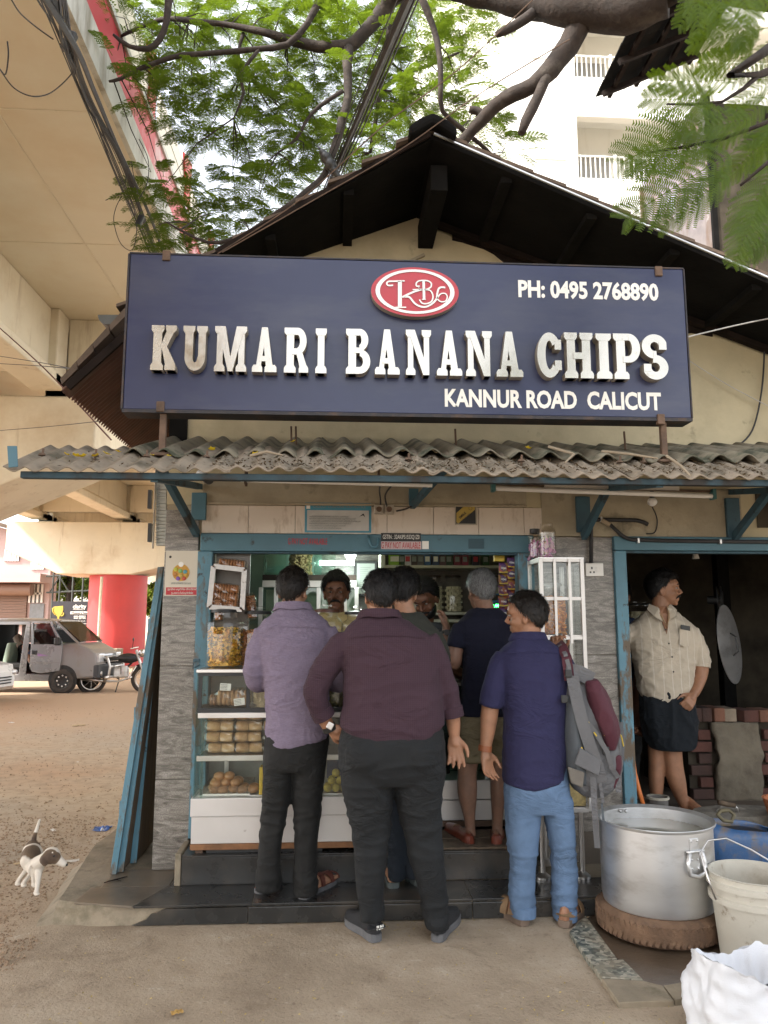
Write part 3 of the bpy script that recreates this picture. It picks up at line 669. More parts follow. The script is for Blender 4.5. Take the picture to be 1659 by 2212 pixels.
# parapet: pale kerb face, red band, cream boards with red pointed blades
fb = mat('pale_fascia', (.52,.52,.47), .9, var=.12, vs=2, bump=.3, dirt=[((.26,.24,.19), 1.5, .5, .7, (2,2,.4))])
rb = mat('red_parapet', (.42,.02,.035), .6, var=.2, vs=.8, bump=.05, dirt=[((.50,.33,.33), .7, .55, .7)])
MB().box(DX,DX+.06,-26,95,6.985,7.42).build('fascia', fb, fly)
MB().box(DX-.12,DX+.02,-26,95,7.42,8.02).build('parapet', rb, fly)
MB().box(DX-.10,DX+.05,-26,95,8.02,8.09).build('parapet_rail', fb, fly)
cbm = mat('cream_board', (.66,.62,.52), .7, var=.05, bump=0)
for k in range(16):
    y = -2 + 2.45*k
    MB().box(DX-.10,DX-.06,y,y+1.9,8.10,8.98).build('parapet_board', cbm, fly)
    MB().prism([(DX-.02,y+1.62,8.09),(DX-.02,y+2.02,8.09),(DX-.02,y+2.16,9.25),(DX-.02,y+1.5,9.05),(DX-.02,y+1.78,8.62)], (-.03,0,0)).build('parapet_blade', M['red'], fly)
    for z in (8.35,8.65): MB().box(DX-.059,DX-.052,y,y+1.9,z,z+.02).build('board_seam', fb, fly)

# ================================================================ APARTMENT BLOCK
wh = mat('white_exterior_paint', (.78,.76,.70), .85, var=.04, vs=.6, bump=.05, dirt=[((.60,.57,.49), .8, .6, .8, (2,2,.3))])
AY = 15; ap = thing('apartment_block', (6.2,AY,-.3), 'tall white apartment block with railed balconies behind the shop roof', 'building')
xa, xb, xc = at(1078,300,AY).x, at(1247,300,AY).x, 16
MB().box(xa,xb,AY,AY+9,-.5,24).build('wall', wh, ap)
MB().box(xa-1.6,xa-.002,AY+2.5,AY+9,-.5,24).build('wall', wh, ap)
MB().box(xb+.002,xc,AY+1.6,AY+9,-.5,24).build('wall', wh, ap)
zf = [at(1300,420,AY+.0).z + 3.15*k for k in range(-2,4)]
dk = mat('grey_door', (.30,.29,.27), .6, var=.1, bump=0)  # plain grey for the balcony doors and windows
for z in zf:
    MB().box(xb+.002,xc,AY,AY+1.6,z,z+.16).build('balcony_slab', wh, ap)
    MB().box(xb+.004,xc,AY-.02,AY+.1,z+.16,z+.42).build('balcony_kerb', wh, ap)
    for zz in (z+.46, z+1.16): MB().box(xb+.006,xc,AY+.02,AY+.06,zz,zz+.04).build('balcony_rail', wh, ap)
    bl = MB()
    for k in range(60): x = xb+.09+.14*k; bl.box(x-.012,x+.012,AY+.03,AY+.05,z+.46,z+1.17)
    tag(bl.build('baluster', wh, ap), kind='stuff')
    for k in range(5): MB().box(xb+1.05+2.1*k,xb+1.12+2.1*k,AY+.0,AY+.08,z+.42,z+1.24).build('rail_post', wh, ap)
    MB().box(xb+.003,xc,AY-.06,AY+.2,z+2.35,z+3.149).build('lintel_band', wh, ap)
    MB().box(xb+.5,xb+1.5,AY+1.57,AY+1.6,z+.16,z+2.2).build('door', dk, ap)
    w0 = MB().box(xb+2.2,xb+3.4,AY+1.57,AY+1.599,z+.9,z+2.1).build('window', dk, ap)
    MB().box(xb+2.77,xb+2.83,AY+1.55,AY+1.569,z+.9,z+2.1).build('window_mullion', wh, w0)
    MB().box(xa+1.0,xa+1.9,AY-.04,AY-.001,z+1.0,z+1.12).build('ledge', wh, ap)

# ================================================================ NEIGHBOUR HOUSE with tin walls (upper right)
nb = thing('tin_house', (6.0,4.6,-.2), 'dark house clad in rusty tin sheets under a low tiled eave', 'house')
XW = 4.6; yn, yf = atx(1530,300,XW).y, atx(1394,350,XW).y + .15
k = 0; y = yn
while y < yf - .01:
    y1 = min(yf, y+.62); MB().box(XW+.01*(k % 2), XW+.03+.01*(k % 2), y, y1+.03, 2.0-2.2, 8.2).build('tin_sheet', M['tin'], nb); y = y1; k += 1
MB().box(XW-.035,XW+.03,yn-.05,yn,-.2,8.1).build('corner_post', M['soot'], nb)
MB().box(XW-.03,XW+.03,yf,yf+.06,-.2,8.1).build('corner_post', M['rust'], nb)
x = XW; k = 0
while x < 9:
    MB().box(x, x+.72, yn-.03+.012*(k % 2), yn-.012+.012*(k % 2), -.2, 8.0).build('tin_sheet', M['rafter' if k % 2 else 'sootwall'], nb); x += .68; k += 1
ev0 = atx(1372,45,XW-1.0); zE = atx(1289,212,XW-.95).z; yE = atx(1289,212,XW-.95).y
for j in range(13):     # eave tiles, one row per course across the slope, seen from below
    for i in range(9):
        y0 = yE - .34*(j+1); x0 = XW-.95 + .155*i; z0 = zE + .075*i
        MB().prism([(x0-.02,y0,z0+.012),(x0+.16,y0,z0+.07+.012),(x0+.16,y0+.32,z0+.07),(x0-.02,y0+.32,z0)], (0,0,.025)).build('roof_tile', M['soot'], nb)
for i in range(4): x0 = XW-.8+.4*i; MB().box(x0,x0+.05,yE-4.5,yE-.02,zE+.075*(x0-XW+.95)/.155-.08,zE+.075*(x0-XW+.95)/.155-.02).build('batten', M['rafter'], nb)
for j in range(7): y0 = yE-.2-.62*j; MB().bar((XW-.93,y0,zE-.08),(XW+.5,y0,zE+.60),.06,.07).build('rafter', M['rafter'], nb)
cl = mat('torn_tarp', (.05,.05,.05), .5, var=.5, vs=6, bump=.3)
tp = MB(); tp.grid(lambda u, v: (XW-.03+.05*noise.noise(V((u*4,v*9,1))), yf+.08-.24*u*(1-.4*v)+.04*noise.noise(V((v*7,u*3,4))), 3.6+1.2*v), 6, 16)
o = tp.build('tarp_strip', cl, nb, smooth=True); q = o.modifiers.new('s','SOLIDIFY'); q.thickness = .006
tp = MB(); tp.grid(lambda u, v: (XW+.1+1.6*u, yn-.06-.06*abs(math.sin(u*9+v*3))-.03*noise.noise(V((u*6,v*6,2))), 3.2+1.6*v+.2*noise.noise(V((u*4,0,0)))), 30, 14)
o = tp.build('tarp_sheet', cl, nb, smooth=True); q = o.modifiers.new('s','SOLIDIFY'); q.thickness = .006

# ================================================================ TREE
bark = mat('grey_brown_bark', (.030,.021,.016), .95, var=.4, vs=14, bump=1, bs=20, dirt=[((.065,.052,.041), 5, .55, .7)])
tree = thing('rain_tree', (5.2,-1.2,0), 'spreading tree with feathery fern-like leaves reaching over the shop roof', 'tree')
def limb(name, pts, extra=None):
    """pts: (px, py, depth Y, radius px)"""
    P = []; rr = []
    for a in pts: P.append(at(a[0],a[1],a[2])); rr.append(a[3]*(P[-1]-CAM).length/FPX)
    if extra: P = [V(p[:3]) for p in extra] + P; rr = [p[3] for p in extra] + rr
    Q = []; S = []
    for i in range(len(P)-1):
        p0, p1, p2, p3 = P[max(i-1,0)], P[i], P[i+1], P[min(i+2,len(P)-1)]
        n = max(2, min(8, int((p2-p1).length/.12)))
        for k in range(n):
            t = k/n; q = .5*((2*p1)+(p2-p0)*t+(2*p0-5*p1+4*p2-p3)*t*t+(3*p1-p0-3*p2+p3)*t**3)
            r_ = rr[i]+(rr[i+1]-rr[i])*t; q += V((noise.noise(q*3),noise.noise(q*3+V((7,0,0))),noise.noise(q*3+V((0,9,0)))))*r_*.35
            Q.append(q); S.append(r_*(1+.16*noise.noise(q*5)))
    Q.append(P[-1]); S.append(rr[-1]*.8)
    MB().tube(Q, S, 10 if rr[0] > .04 else 7).build(name, bark, tree, smooth=True); return Q, S
trunk = [(5.3,-1.6,-.2,.34),(5.2,-1.5,1.5,.29),(5.1,-1.1,3.6,.27),(4.6,-.2,5.6,.25)]
limb('trunk', [(1500,-70,1.0,46),(1430,-12,1.2,42)], trunk)
LB = []
LB += [limb('limb', [(1440,-16,1.2,40),(1345,10,1.4,40),(1245,22,1.6,38),(1160,2,1.8,30),(1060,-14,2.0,24),(950,-30,2.2,20),(860,-20,2.5,17),(829,20,2.6,14),(800,55,2.6,13),(770,88,2.6,12),(745,102,2.6,12),(700,100,2.6,11),(670,97,2.6,10),(565,70,2.6,7),(495,55,2.7,5),(425,47,2.8,5),(350,42,3,4),(262,78,3.1,3)])]
LB += [limb('branch', [(1255,40,1.6,24),(1228,100,1.7,20),(1190,150,1.7,17),(1150,185,1.75,15),(1110,200,1.8,14),(1070,225,1.9,13),(1040,260,2,12),(1005,300,2.1,11),(975,335,2.2,9)])]
limb('broken_stub', [(1180,160,1.7,11),(1168,195,1.7,10),(1150,230,1.7,10),(1126,288,1.7,9)])
limb('broken_stub', [(1150,28,1.75,10),(1110,58,1.75,9),(1072,75,1.75,7)]); limb('broken_stub', [(1046,250,2,9),(1030,238,2,8),(1014,236,2,8)])
LB += [limb('branch', [(752,100,2.6,10),(752,150,2.5,8.5),(750,210,2.4,8),(735,280,2.3,8),(715,340,2.2,7.5),(700,380,2.2,7),(650,425,2.1,6),(600,460,2.1,5),(540,500,2.1,4.5),(475,525,2.1,4),(425,515,2.1,3),(360,480,2.1,2)])]
LB += [limb('branch', [(715,-30,2.4,9),(690,0,2.4,7),(665,50,2.4,6),(620,95,2.4,6),(550,107,2.4,5),(450,115,2.4,5),(390,120,2.4,4.5),(310,145,2.4,4),(262,170,2.4,3.5),(235,176,2.4,2.5)])]
LB += [limb('branch', [(366,-20,2.2,7),(360,45,2.2,6),(345,85,2.2,6),(320,105,2.2,5),(280,100,2.2,4),(245,75,2.2,3)])]
LB += [limb('branch', [(905,-15,1.9,7),(937,60,2,6),(950,125,2,5.5),(952,190,2,5),(957,240,2.1,5),(995,275,2.2,5),(1060,332,2.3,4)])]
LB += [limb('branch', [(740,195,2.4,4.5),(690,230,2.4,4),(660,262,2.4,3.5),(640,300,2.4,3),(600,330,2.4,2)])]
LB += [limb('branch', [(845,-10,2.8,6),(842,60,2.8,5.5),(825,150,2.8,5),(815,240,2.8,4.5),(800,330,2.8,4)])]
LB += [limb('branch', [(560,108,2.4,4),(520,160,2.4,3.4),(527,200,2.4,3),(505,255,2.4,2)]), limb('branch', [(525,72,2.7,4),(515,120,2.7,3),(540,165,2.7,2)])]
LB += [limb('branch', [(830,190,3.5,4),(870,160,3.5,4),(930,140,3.5,3),(1000,110,3.5,2)])]
for k, pts in enumerate((((1450,-60,-1.6,30),(1560,60,-2.0,8),(1640,160,-2.3,5),(1700,260,-2.5,4)), ((1640,160,-2.3,5),(1560,220,-2.3,3),(1440,225,-2.3,2)), ((1690,250,-2.4,4),(1560,300,-2.35,3),(1400,330,-2.3,2)), ((1720,300,-2.4,4),(1600,400,-2.4,3)))):
    if k: limb('branch', pts)
limb('branch', [(1640,160,-2.3,6),(1720,60,-2.2,8),(1800,-60,-2,12)], [(4.9,-.6,4.8,.12),(4.2,-1.2,5.2,.09)])
# leaf fronds
def frond_template(L, npin, pl, nleaf, lw, seed, droop=.25, gap=.25):
    rnd = random.Random(seed); vs_ = []; qs = []
    def quad(a, b, c, d): n = len(vs_); vs_.extend([a,b,c,d]); qs.append((n,n+1,n+2,n+3))
    def rach(t): return V((0, L*t, -droop*L*t*t))
    w_ = .0022 if nleaf > 8 else .003
    for i in range(6): a, b = rach(i/6), rach((i+1)/6); quad(a+V((w_,0,0)), a-V((w_,0,0)), b-V((w_*.7,0,0)), b+V((w_*.7,0,0)))
    for i in range(npin):
        t = gap + (1-gap)*i/(npin-1); base = rach(t); env = math.sin(math.pi*(.22+.68*(i+.5)/npin))**.8
        for s in (-1, 1):
            l = pl*env*rnd.uniform(.9,1.08); ang = R(rnd.uniform(52,64) - 22*t); dirx = V((s*math.sin(ang), math.cos(ang), 0)); side = V((-dirx.y, dirx.x, 0)); tw = rnd.uniform(-.3,.3)
            for j in range(nleaf):
                u = (j+.5)/nleaf; c = base + dirx*l*u + V((0,0,-.35*l*u*u + .12*l*u)); ll = lw*(1-.55*abs(u-.42)*1.5); wd = l/nleaf*.43
                for q in (-1, 1):
                    d = (side*q*.93 + dirx*.36 + V((0,0,tw*q-.10))).normalized(); k1 = c + d*ll
                    quad(c - dirx*wd, c + dirx*wd, k1 + dirx*wd*.45, k1 - dirx*wd*.45)
    return np.array(vs_, 'f'), np.array(qs, 'i')
def fastmesh(name, vs_, qs):
    me = bpy.data.meshes.new(name); me.vertices.add(len(vs_)); me.vertices.foreach_set('co', np.asarray(vs_,'f').ravel())
    me.loops.add(len(qs)*4); me.loops.foreach_set('vertex_index', np.asarray(qs,'i').ravel()); me.polygons.add(len(qs))
    me.polygons.foreach_set('loop_start', np.arange(0,len(qs)*4,4,dtype='i')); me.update(calc_edges=True); return me
TF = [frond_template(.36, 9, .095, 7, .019, s) for s in range(5)]
def scatter(spots, tmpl):
    av = []; aq = []; n = 0
    for p, yaw, pit, roll, s in spots:
        tv, tq = random.choice(tmpl); m = np.array(Matrix.Rotation(yaw,3,'Z') @ Matrix.Rotation(pit,3,'X') @ Matrix.Rotation(roll,3,'Y'))*s
        av.append(tv @ m.T + np.array(p)); aq.append(tq + n); n += len(tv)
    return np.concatenate(av), np.concatenate(aq)
blobs = [(275,35,50,40,16),(340,55,80,70,44),(430,40,90,60,46),(540,40,90,60,46),(640,40,90,60,44),(730,30,80,60,34),(840,40,80,60,34),(950,40,80,60,34),(1030,40,60,50,18),
 (270,130,35,45,8),(310,205,45,50,16),(360,160,60,60,26),(440,170,70,60,26),(480,240,60,50,22),(410,225,60,60,26),(560,160,70,50,24),(640,150,60,60,24),(575,240,60,45,16),(665,230,70,60,28),(700,290,60,60,28),(600,210,50,40,12),
 (780,150,60,70,24),(850,130,60,60,22),(800,230,70,60,26),(880,210,70,60,30),(960,170,60,60,26),(1010,210,60,50,24),(1040,260,40,40,14),(920,250,60,40,18),(830,290,60,50,18),(760,320,50,60,18),(985,100,60,50,20),
 (470,290,60,30,14),(540,280,50,30,10),(340,430,50,40,16),(400,400,50,45,20),(380,490,60,50,26),(440,450,60,50,24),(420,535,60,30,18),(510,400,60,40,18),(570,380,60,40,18),(590,430,50,35,14),(540,460,50,35,14),(640,380,40,40,14),(490,510,50,30,12),(700,330,40,50,14),(650,320,50,40,12),
 (1110,320,35,28,6),(1090,300,30,30,5),(350,370,40,30,6),(800,60,60,60,18),(700,110,60,50,16),(480,110,60,40,12)]
spots = []
allQ = [(q) for Q, S in LB for q in Q]
tw = MB()
for bx, by, rx_, ry_, n in blobs:
    n = int(n*.95)
    for k in range(n):
        if k % 5 == 0: a = random.uniform(0,6.283); r_ = math.sqrt(random.random()); Y = max(2.55, random.gauss(3.0,.4)) + (.8 if random.random() < .25 else 0); p0 = at(bx + rx_*r_*math.cos(a), by + ry_*r_*math.sin(a), Y); y0 = a
        yaw = y0 + 1.25*(k % 5) + random.uniform(-.3,.3); p = p0 + V((-math.sin(yaw)*.06, math.cos(yaw)*.06, random.uniform(-.05,.05))); spots.append((p, yaw, random.uniform(-.35,.25), random.uniform(-.5,.5), random.uniform(.85,1.3)))
        if k % 8 == 0:
            q = min(allQ, key=lambda c: (c-p).length_squared)
            if (q-p).length < 1.1:
                mid = (q+p)/2 + V((random.uniform(-.06,.06),random.uniform(-.06,.06),random.uniform(-.03,.08))); tw.tube([q,mid,p],[.008,.006,.003],4,False)
tag(tw.build('twigs', bark, tree), kind='stuff')
# the rest of the same crown, above and in front of the frame
for k in range(330):
    x = random.uniform(-2.5,5.5); y = random.uniform(-6.0,1.6)
    z = 6.6 + random.uniform(-.5,1.1) + .1*x
    p = V((x,y,z)); d = (p-CAM).normalized(); el = d.dot(UP)/d.dot(FW) if d.dot(FW) > .05 else 9
    if el < .69: continue
    spots.append((p, random.uniform(0,6.283), random.uniform(-.35,.25), random.uniform(-.4,.4), random.uniform(1.0,1.7)))
vv, qq = scatter(spots, TF)
M['leaf'] = leafmat('feathery_leaf', (.03,.062,.008), (.065,.11,.014), .5)
tag(put('crown', fastmesh('crown', vv - np.array(tree.location), qq), M['leaf'], tree), kind='stuff')
# big near fronds at the right: each one its own part
M['leafnear'] = leafmat('near_leaf', (.04,.085,.005), (.08,.14,.010), .5, (.30,.42,.012))
nv = [frond_template(.46, 14, .15, 17, .021, 40+s, .2, .12) for s in range(4)]
nmesh = [fastmesh('frond', *t) for t in nv]
for me in nmesh: me.materials.append(M['leafnear'])
def near_frond(bx, by, tx, ty, Y, k, dy=0, roll=0):
    a, b = at(bx,by,Y), at(tx,ty,Y+dy); y = (b-a); L = y.length; y.normalize(); view = (a-CAM).normalized()
    z = (-view - y*(-view).dot(y)).normalized(); x = y.cross(z); m = Matrix((x,y,z)).transposed() @ Matrix.Rotation(roll,3,'Y'); s = L/.46
    o = put('leaf_frond', nmesh[k % 4], None, tree); o.location = a - tree.location; o.rotation_euler = m.to_euler(); o.scale = (s,s,s)
for q in ((1560,222,1395,205,-2.3,0,.1,.3),(1580,235,1385,320,-2.3,1,-.1,.2),(1570,300,1372,350,-2.35,2,.1,.15),(1600,320,1385,440,-2.4,3,0,.2),(1590,370,1440,470,-2.4,0,.05,.3),(1650,420,1590,545,-2.35,1,0,.2),(1690,430,1620,550,-2.3,2,0,-.2),
          (1600,170,1420,190,-2.2,3,.1,-.5),(1640,120,1500,130,-2.2,0,.2,.4),(1660,60,1500,85,-2.2,1,.1,.3),(1680,10,1530,25,-2.2,2,.1,.4),(1670,200,1560,300,-2.25,3,.1,.2),(1690,270,1570,380,-2.3,0,.1,.1),(1700,330,1600,470,-2.3,1,0,.3),(1700,150,1590,230,-2.2,2,.1,-.3),(1700,90,1600,160,-2.15,3,0,.2),(1720,220,1640,340,-2.2,0,0,.2),
          (1560,-60,1480,30,-2.3,1,0,.3),(1510,-60,1500,45,-2.35,2,0,.3),(1620,-60,1600,80,-2.3,3,0,.2),(1570,-50,1540,60,-2.2,0,0,.6),(1700,360,1650,440,-2.25,1,0,.1),(1720,470,1640,540,-2.3,2,0,.1),(1700,260,1620,300,-2.35,2,0,.4),(1640,260,1480,275,-2.4,3,0,.3),(1650,60,1560,120,-2.3,1,.1,.1)): near_frond(*q)
# crow on the branch
cw = thing('crow', at(712,352,2.1), 'black crow perched on the branch left of the roof ridge', 'bird'); cwm = MB()
def cpt(x, y, d=0): return at(x, y, 2.1+d)
for c, r_ in (((697,330),9),((705,341),14),((714,356),15),((722,368),11),((730,380),6)): p = cpt(*c); cwm.ell(p, r_*mpp(2.1), 10, 8)
cwm.tube([cpt(722,368),cpt(734,386),cpt(740,400)],[9*mpp(2.1),6*mpp(2.1),3*mpp(2.1)],8); cwm.tube([cpt(697,328),cpt(688,318),cpt(683,312)],[5*mpp(2.1),2.5*mpp(2.1),.8*mpp(2.1)],8)
me = fuse(cwm, .012, 2); me.transform(Matrix.Translation(-cw.location)); put('body', me, M['black'], cw)
MB().tube([cpt(712,366),cpt(711,382)],.006,5).tube([cpt(716,368),cpt(716,384)],.006,5).build('legs', M['black'], cw)

# ================================================================ CABLES
def cable(pts, r, label, cat='cable', group=None, m=None, wob=0):
    P = [at(*p) for p in pts]; Q = []
    for i in range(len(P)-1):
        p0, p1, p2, p3 = P[max(i-1,0)], P[i], P[i+1], P[min(i+2,len(P)-1)]
        for k in range(6):
            t = k/6; Q.append(.5*((2*p1)+(p2-p0)*t+(2*p0-5*p1+4*p2-p3)*t*t+(3*p1-p0-3*p2+p3)*t**3) + V((0,0,wob*noise.noise(V((i+t, wob*9, len(pts)))))))
    Q.append(P[-1]); return MB().tube(Q, r, 5).build('cable', m or M['blackrub'], None, label=label, cat=cat, group=group)
rnd = random.Random(5)
for k in range(17):
    j = rnd.uniform(-1,1); j2 = rnd.uniform(-.7,.7); a = 112+32*j; b = 188+ 17*(.5*j+.5*j2); c = 258+24*j2; d = 320+24*(.4*j+.6*j2)
    cable([(a-22,-60,-2.2),(a,0,-1.6),(b-45+8*j2,95+10*j,-.6),(b,215+10*j2,.6),(c,360,2.2),(d,520+14*j,4.2),(d+50,640,6)], rnd.choice((.004,.005,.006,.009)), 'black cable in the tangled bundle hanging beside the flyover edge', group='cables of the tangled bundle')
cable([(90,-20,-1.8),(170,115,-.6),(205,200,.4),(260,330,1.9),(318,452,3.2),(352,540,4.4),(390,640,6)], .018, 'thick black cable hanging along the outer side of the tangled bundle')
for pts in ([(130,95,-.7),(160,140,-.3),(150,165,-.2),(110,200,-.2),(70,208,-.3),(30,190,-.4),(0,150,-.5),(-20,120,-.5)], [(16,90,-1),(18,120,-1),(12,160,-.9),(0,150,-.9)], [(25,0,-1.2),(45,30,-1),(80,60,-.8),(115,85,-.7)]):
    cable(pts, .004, 'thin stray black wire looping in front of the flyover deck', group='stray wires')
for pts in ([(262,425,2.8),(250,450,2.9),(246,480,2.9),(260,525,2.9),(285,540,2.9),(295,500,2.8),(290,455,2.8)], [(228,433,2.8),(245,425,2.8),(262,420,2.7)], [(300,300,1.7),(320,345,1.8),(318,395,1.9),(300,430,2)], [(270,395,2.3),(282,350,2),(288,375,2.1),(298,420,2.4)]):
    cable(pts, .004, 'thin loose wire end curling out of the tangled bundle', group='stray wires')
for n_, (px, py, Y) in enumerate(((149,90,-.5),(302,477,3.0))):
    p = at(px,py,Y); MB().obox(p,(.06,.05,.13),Matrix.Rotation(.35,3,'Y')).build('junction_box', M['black'], None, bev=.01, label=('upper' if n_ == 0 else 'lower')+' dark junction box strapped to the tangled cable bundle', cat='junction box')
for k, (o1, r_) in enumerate(((0,.024),(7,.013),(-9,.008),(14,.010),(22,.007),(-24,.005))):
    cable([(890+o1,-20,-.4),(838+o1,100,.4),(770+o1,260,1.6),(712+o1*.8,395,2.6),(690+o1,460,3.4)], r_, 'thick twisted black power cable descending behind the roof' if k == 0 else 'thinner black cable running beside the twisted power cable', group=None if k == 0 else 'cables beside the power cable')
for pts in ([(1150,0,-1.1),(990,150,-1.0),(830,270,-.98),(650,430,-.9),(470,548,-.8)], [(1230,85,-.95),(1040,200,-.95),(870,320,-.93),(690,425,-.9),(480,545,-.88)]):
    cable(pts, .0035, 'thin grey wire crossing in front of the roof ridge', group='thin wires over the roof', m=M['rust'])
gw = mat('pale_wire', (.45,.43,.40), .6, bump=0)
cable([(1485,728,-.9),(1580,705,-.7),(1670,686,-.5)], .004, 'pale steel stay wire right of the sign, rising to the right', m=gw, cat='wire')
cable([(1487,778,-.05),(1570,830,-.05),(1665,880,-.05)], .003, 'thin pale wire sloping down across the cream wall right of the sign', m=gw, cat='wire')
cable([(1652,740,-.04),(1646,840,-.04),(1625,930,-.04),(1583,972,-.04)], .006, 'black wire hanging in a curve down the cream wall right of the sign', cat='wire')
cable([(-10,768,5),(80,782,3),(160,797,.3)], .004, 'thin black service wire running from the left to the eave, lower', cat='wire', group='service wires')
cable([(-10,785,5),(80,790,3),(160,797,.3)], .004, 'thin black service wire running from the left to the eave, upper', cat='wire', group='service wires')
cable([(0,930,5),(100,922,4),(215,910,2)], .004, 'thin black service wire passing under the lean-to eave', cat='wire', group='service wires')
cable([(-10,700,6),(100,800,5),(240,950,3)], .009, 'dull red cable slanting down past the flyover girder', cat='cable', m=mat('dull_red_cable', (.12,.05,.045), .7, bump=0))

# ================================================================ FAR LEFT: houses, hoarding, trees
def far(px, py, Y): return at(px, py, Y)
HY = 36; ph = thing('pink_house', far(50,1400,HY)*1, 'pale pink two-storey house with brown roller shutters behind the van', 'house'); ph.location.z = -.6
pk = mat('pale_pink_wall', (.46,.33,.31), .85, var=.06, vs=.6, bump=.1)
pz1 = far(0,1120,HY).z; xr = far(105,1300,HY).x; xl = far(-160,1300,HY).x
MB().prism([(xl,HY,-.8),(xr,HY,-.8),(xr,HY,far(105,1203,HY).z),(xl,HY,far(105,1203,HY).z)], (0,1,0)).build('wall', pk, ph)
MB().prism([(xl,HY+.01,far(105,1203,HY).z),(xr,HY+.01,far(105,1203,HY).z),(xr,HY+.01,far(105,1170,HY).z),(xl,HY+.01,far(0,1100,HY).z)], (0,1,0)).build('upper_wall', pk, ph)
MB().bar((xl,HY-.4,far(0,1108,HY).z+.3),(xr+.3,HY-.4,far(110,1180,HY).z+.3),1.2,.2).build('roof', M['rooftile'], ph)
dkw = mat('dark_window', (.10,.095,.09), .4, var=.3, bump=0)
for x0, y0, x1, y1 in ((17,1170,76,1207),(120,1198,172,1228)):
    pass
for x0, y0, x1, y1 in ((8,1187,43,1212),(66,1197,97,1230)):
    a, b = far(x0,y1,HY-.05), far(x1,y0,HY-.05); wn = MB().box(a.x,b.x,HY-.05,HY-.002,a.z,b.z).build('window', dkw, ph)
    for k in range(6): x = a.x+(b.x-a.x)*(k+.5)/6; MB().box(x-.05,x+.05,HY-.09,HY-.051,a.z,b.z).build('window_bar', M['white'], wn)
shm = mat('brown_roller_shutter', (.20,.12,.085), .6, var=.1, vs=1, bump=0)
a, b = far(-60,1352,HY-.1), far(60,1270,HY-.1)
for k in range(14):
    z = a.z+(b.z-a.z)*k/14; MB().box(a.x,b.x,HY-.14,HY-.01,z,z+(b.z-a.z)/14*.86).build('shutter_slat', shm, ph)
a, b = far(5,1282,HY-.9), far(65,1264,HY-.9); MB().tube([(a.x-6,HY-.6,(a.z+b.z)/2),(b.x,HY-.6,(a.z+b.z)/2)], (b.z-a.z)/2+.1, 14).build('shutter_roll', shm, ph, smooth=40)
a, b = far(-40,1258,HY-1), far(94,1240,HY-1); MB().box(a.x,b.x,HY-1.4,HY,a.z,b.z).build('canopy', pk, ph)
a, b = far(63,1302,HY-.1), far(92,1262,HY-.1); wn = MB().box(a.x,b.x,HY-.08,HY-.002,a.z,b.z).build('window', dkw, ph)
for k in range(4): x = a.x+(b.x-a.x)*k/3; MB().box(x-.05,x+.05,HY-.13,HY-.081,a.z,b.z).build('window_frame', M['white'], wn)
MB().box(a.x,b.x,HY-.13,HY-.081,(a.z+b.z)/2-.05,(a.z+b.z)/2+.05).build('window_frame', M['white'], wn)
a, b = far(62,1345,HY-.1), far(95,1304,HY-.1); MB().box(a.x,b.x,HY-.08,HY-.002,a.z,b.z).build('grey_panel', mat('grey_panel', (.20,.21,.22), .7), ph)
# hoarding with a trophy
BY = 33; bb = thing('billboard', far(150,1400,BY)*1, 'black hoarding with a golden trophy cup and white lettering beside the red pier', 'billboard'); bb.location.z = -.6
a, b = far(108,1388,BY), far(194,1299,BY); MB().box(a.x,b.x,BY,BY+.12,a.z,b.z).build('panel', mat('hoarding_black', (.022,.020,.026), .5, var=.1, bump=0), bb)
c_, d_ = far(108,1450,BY), far(194,1390,BY); MB().box(c_.x,d_.x,BY+.01,BY+.11,-.8,a.z-.01).build('lower_panel', mat('hoarding_green', (.10,.14,.05), .7), bb)
def bpx(zx, zy): return far(zx*.3333, 1097.2+zy*.3333, BY-.02)
gold = mat('gold_print', (.50,.36,.06), .4, .3, var=.3, vs=3, bump=0)
tr = MB(); tr.prism([bpx(*p) for p in ((348,640),(408,634),(410,660),(398,690),(384,704),(382,716),(390,726),(364,728),(373,716),(372,706),(356,690),(347,665))], (0,.015,0)); trb = tr.build('trophy_print', gold, bb)
MB().tube([bpx(*p) for p in ((350,650),(341,650),(343,672),(357,692))], .03, 6).build('trophy_handle', gold, bb); MB().tube([bpx(*p) for p in ((408,678),(413,686),(407,698),(394,700))], .03, 6).build('trophy_handle', gold, bb)
wt = M['signtext']
def bfit(s_, zx0, zy0, zx1, zy1, bold=0, m=None):
    p, q = bpx(zx0, zy1), bpx(zx1, zy0); text('lettering', s_, ((p.x+q.x)/2, BY-.02, (p.z+q.z)/2), q.x-p.x, q.z-p.z, m or wt, bb, .004, bold)
bfit('clarity', 472,625,560,660,.02); bfit('mementos', 474,655,535,662)
p, q = bpx(455,689), bpx(574,672); MB().box(p.x,q.x,BY-.018,BY-.001,p.z,q.z).build('white_strip', wt, bb, bev=.1)
bfit('Wholesale & Retail', 461,674,569,687,.02,M['black']); bfit('0495 4088819', 478,698,555,708,.02); bfit('9947 327 970', 478,710,555,720,.02); bfit('clarityclt@gmail.com', 465,729,552,738); bfit('Mananchira, GH Road, Kozhikode', 440,746,572,754)
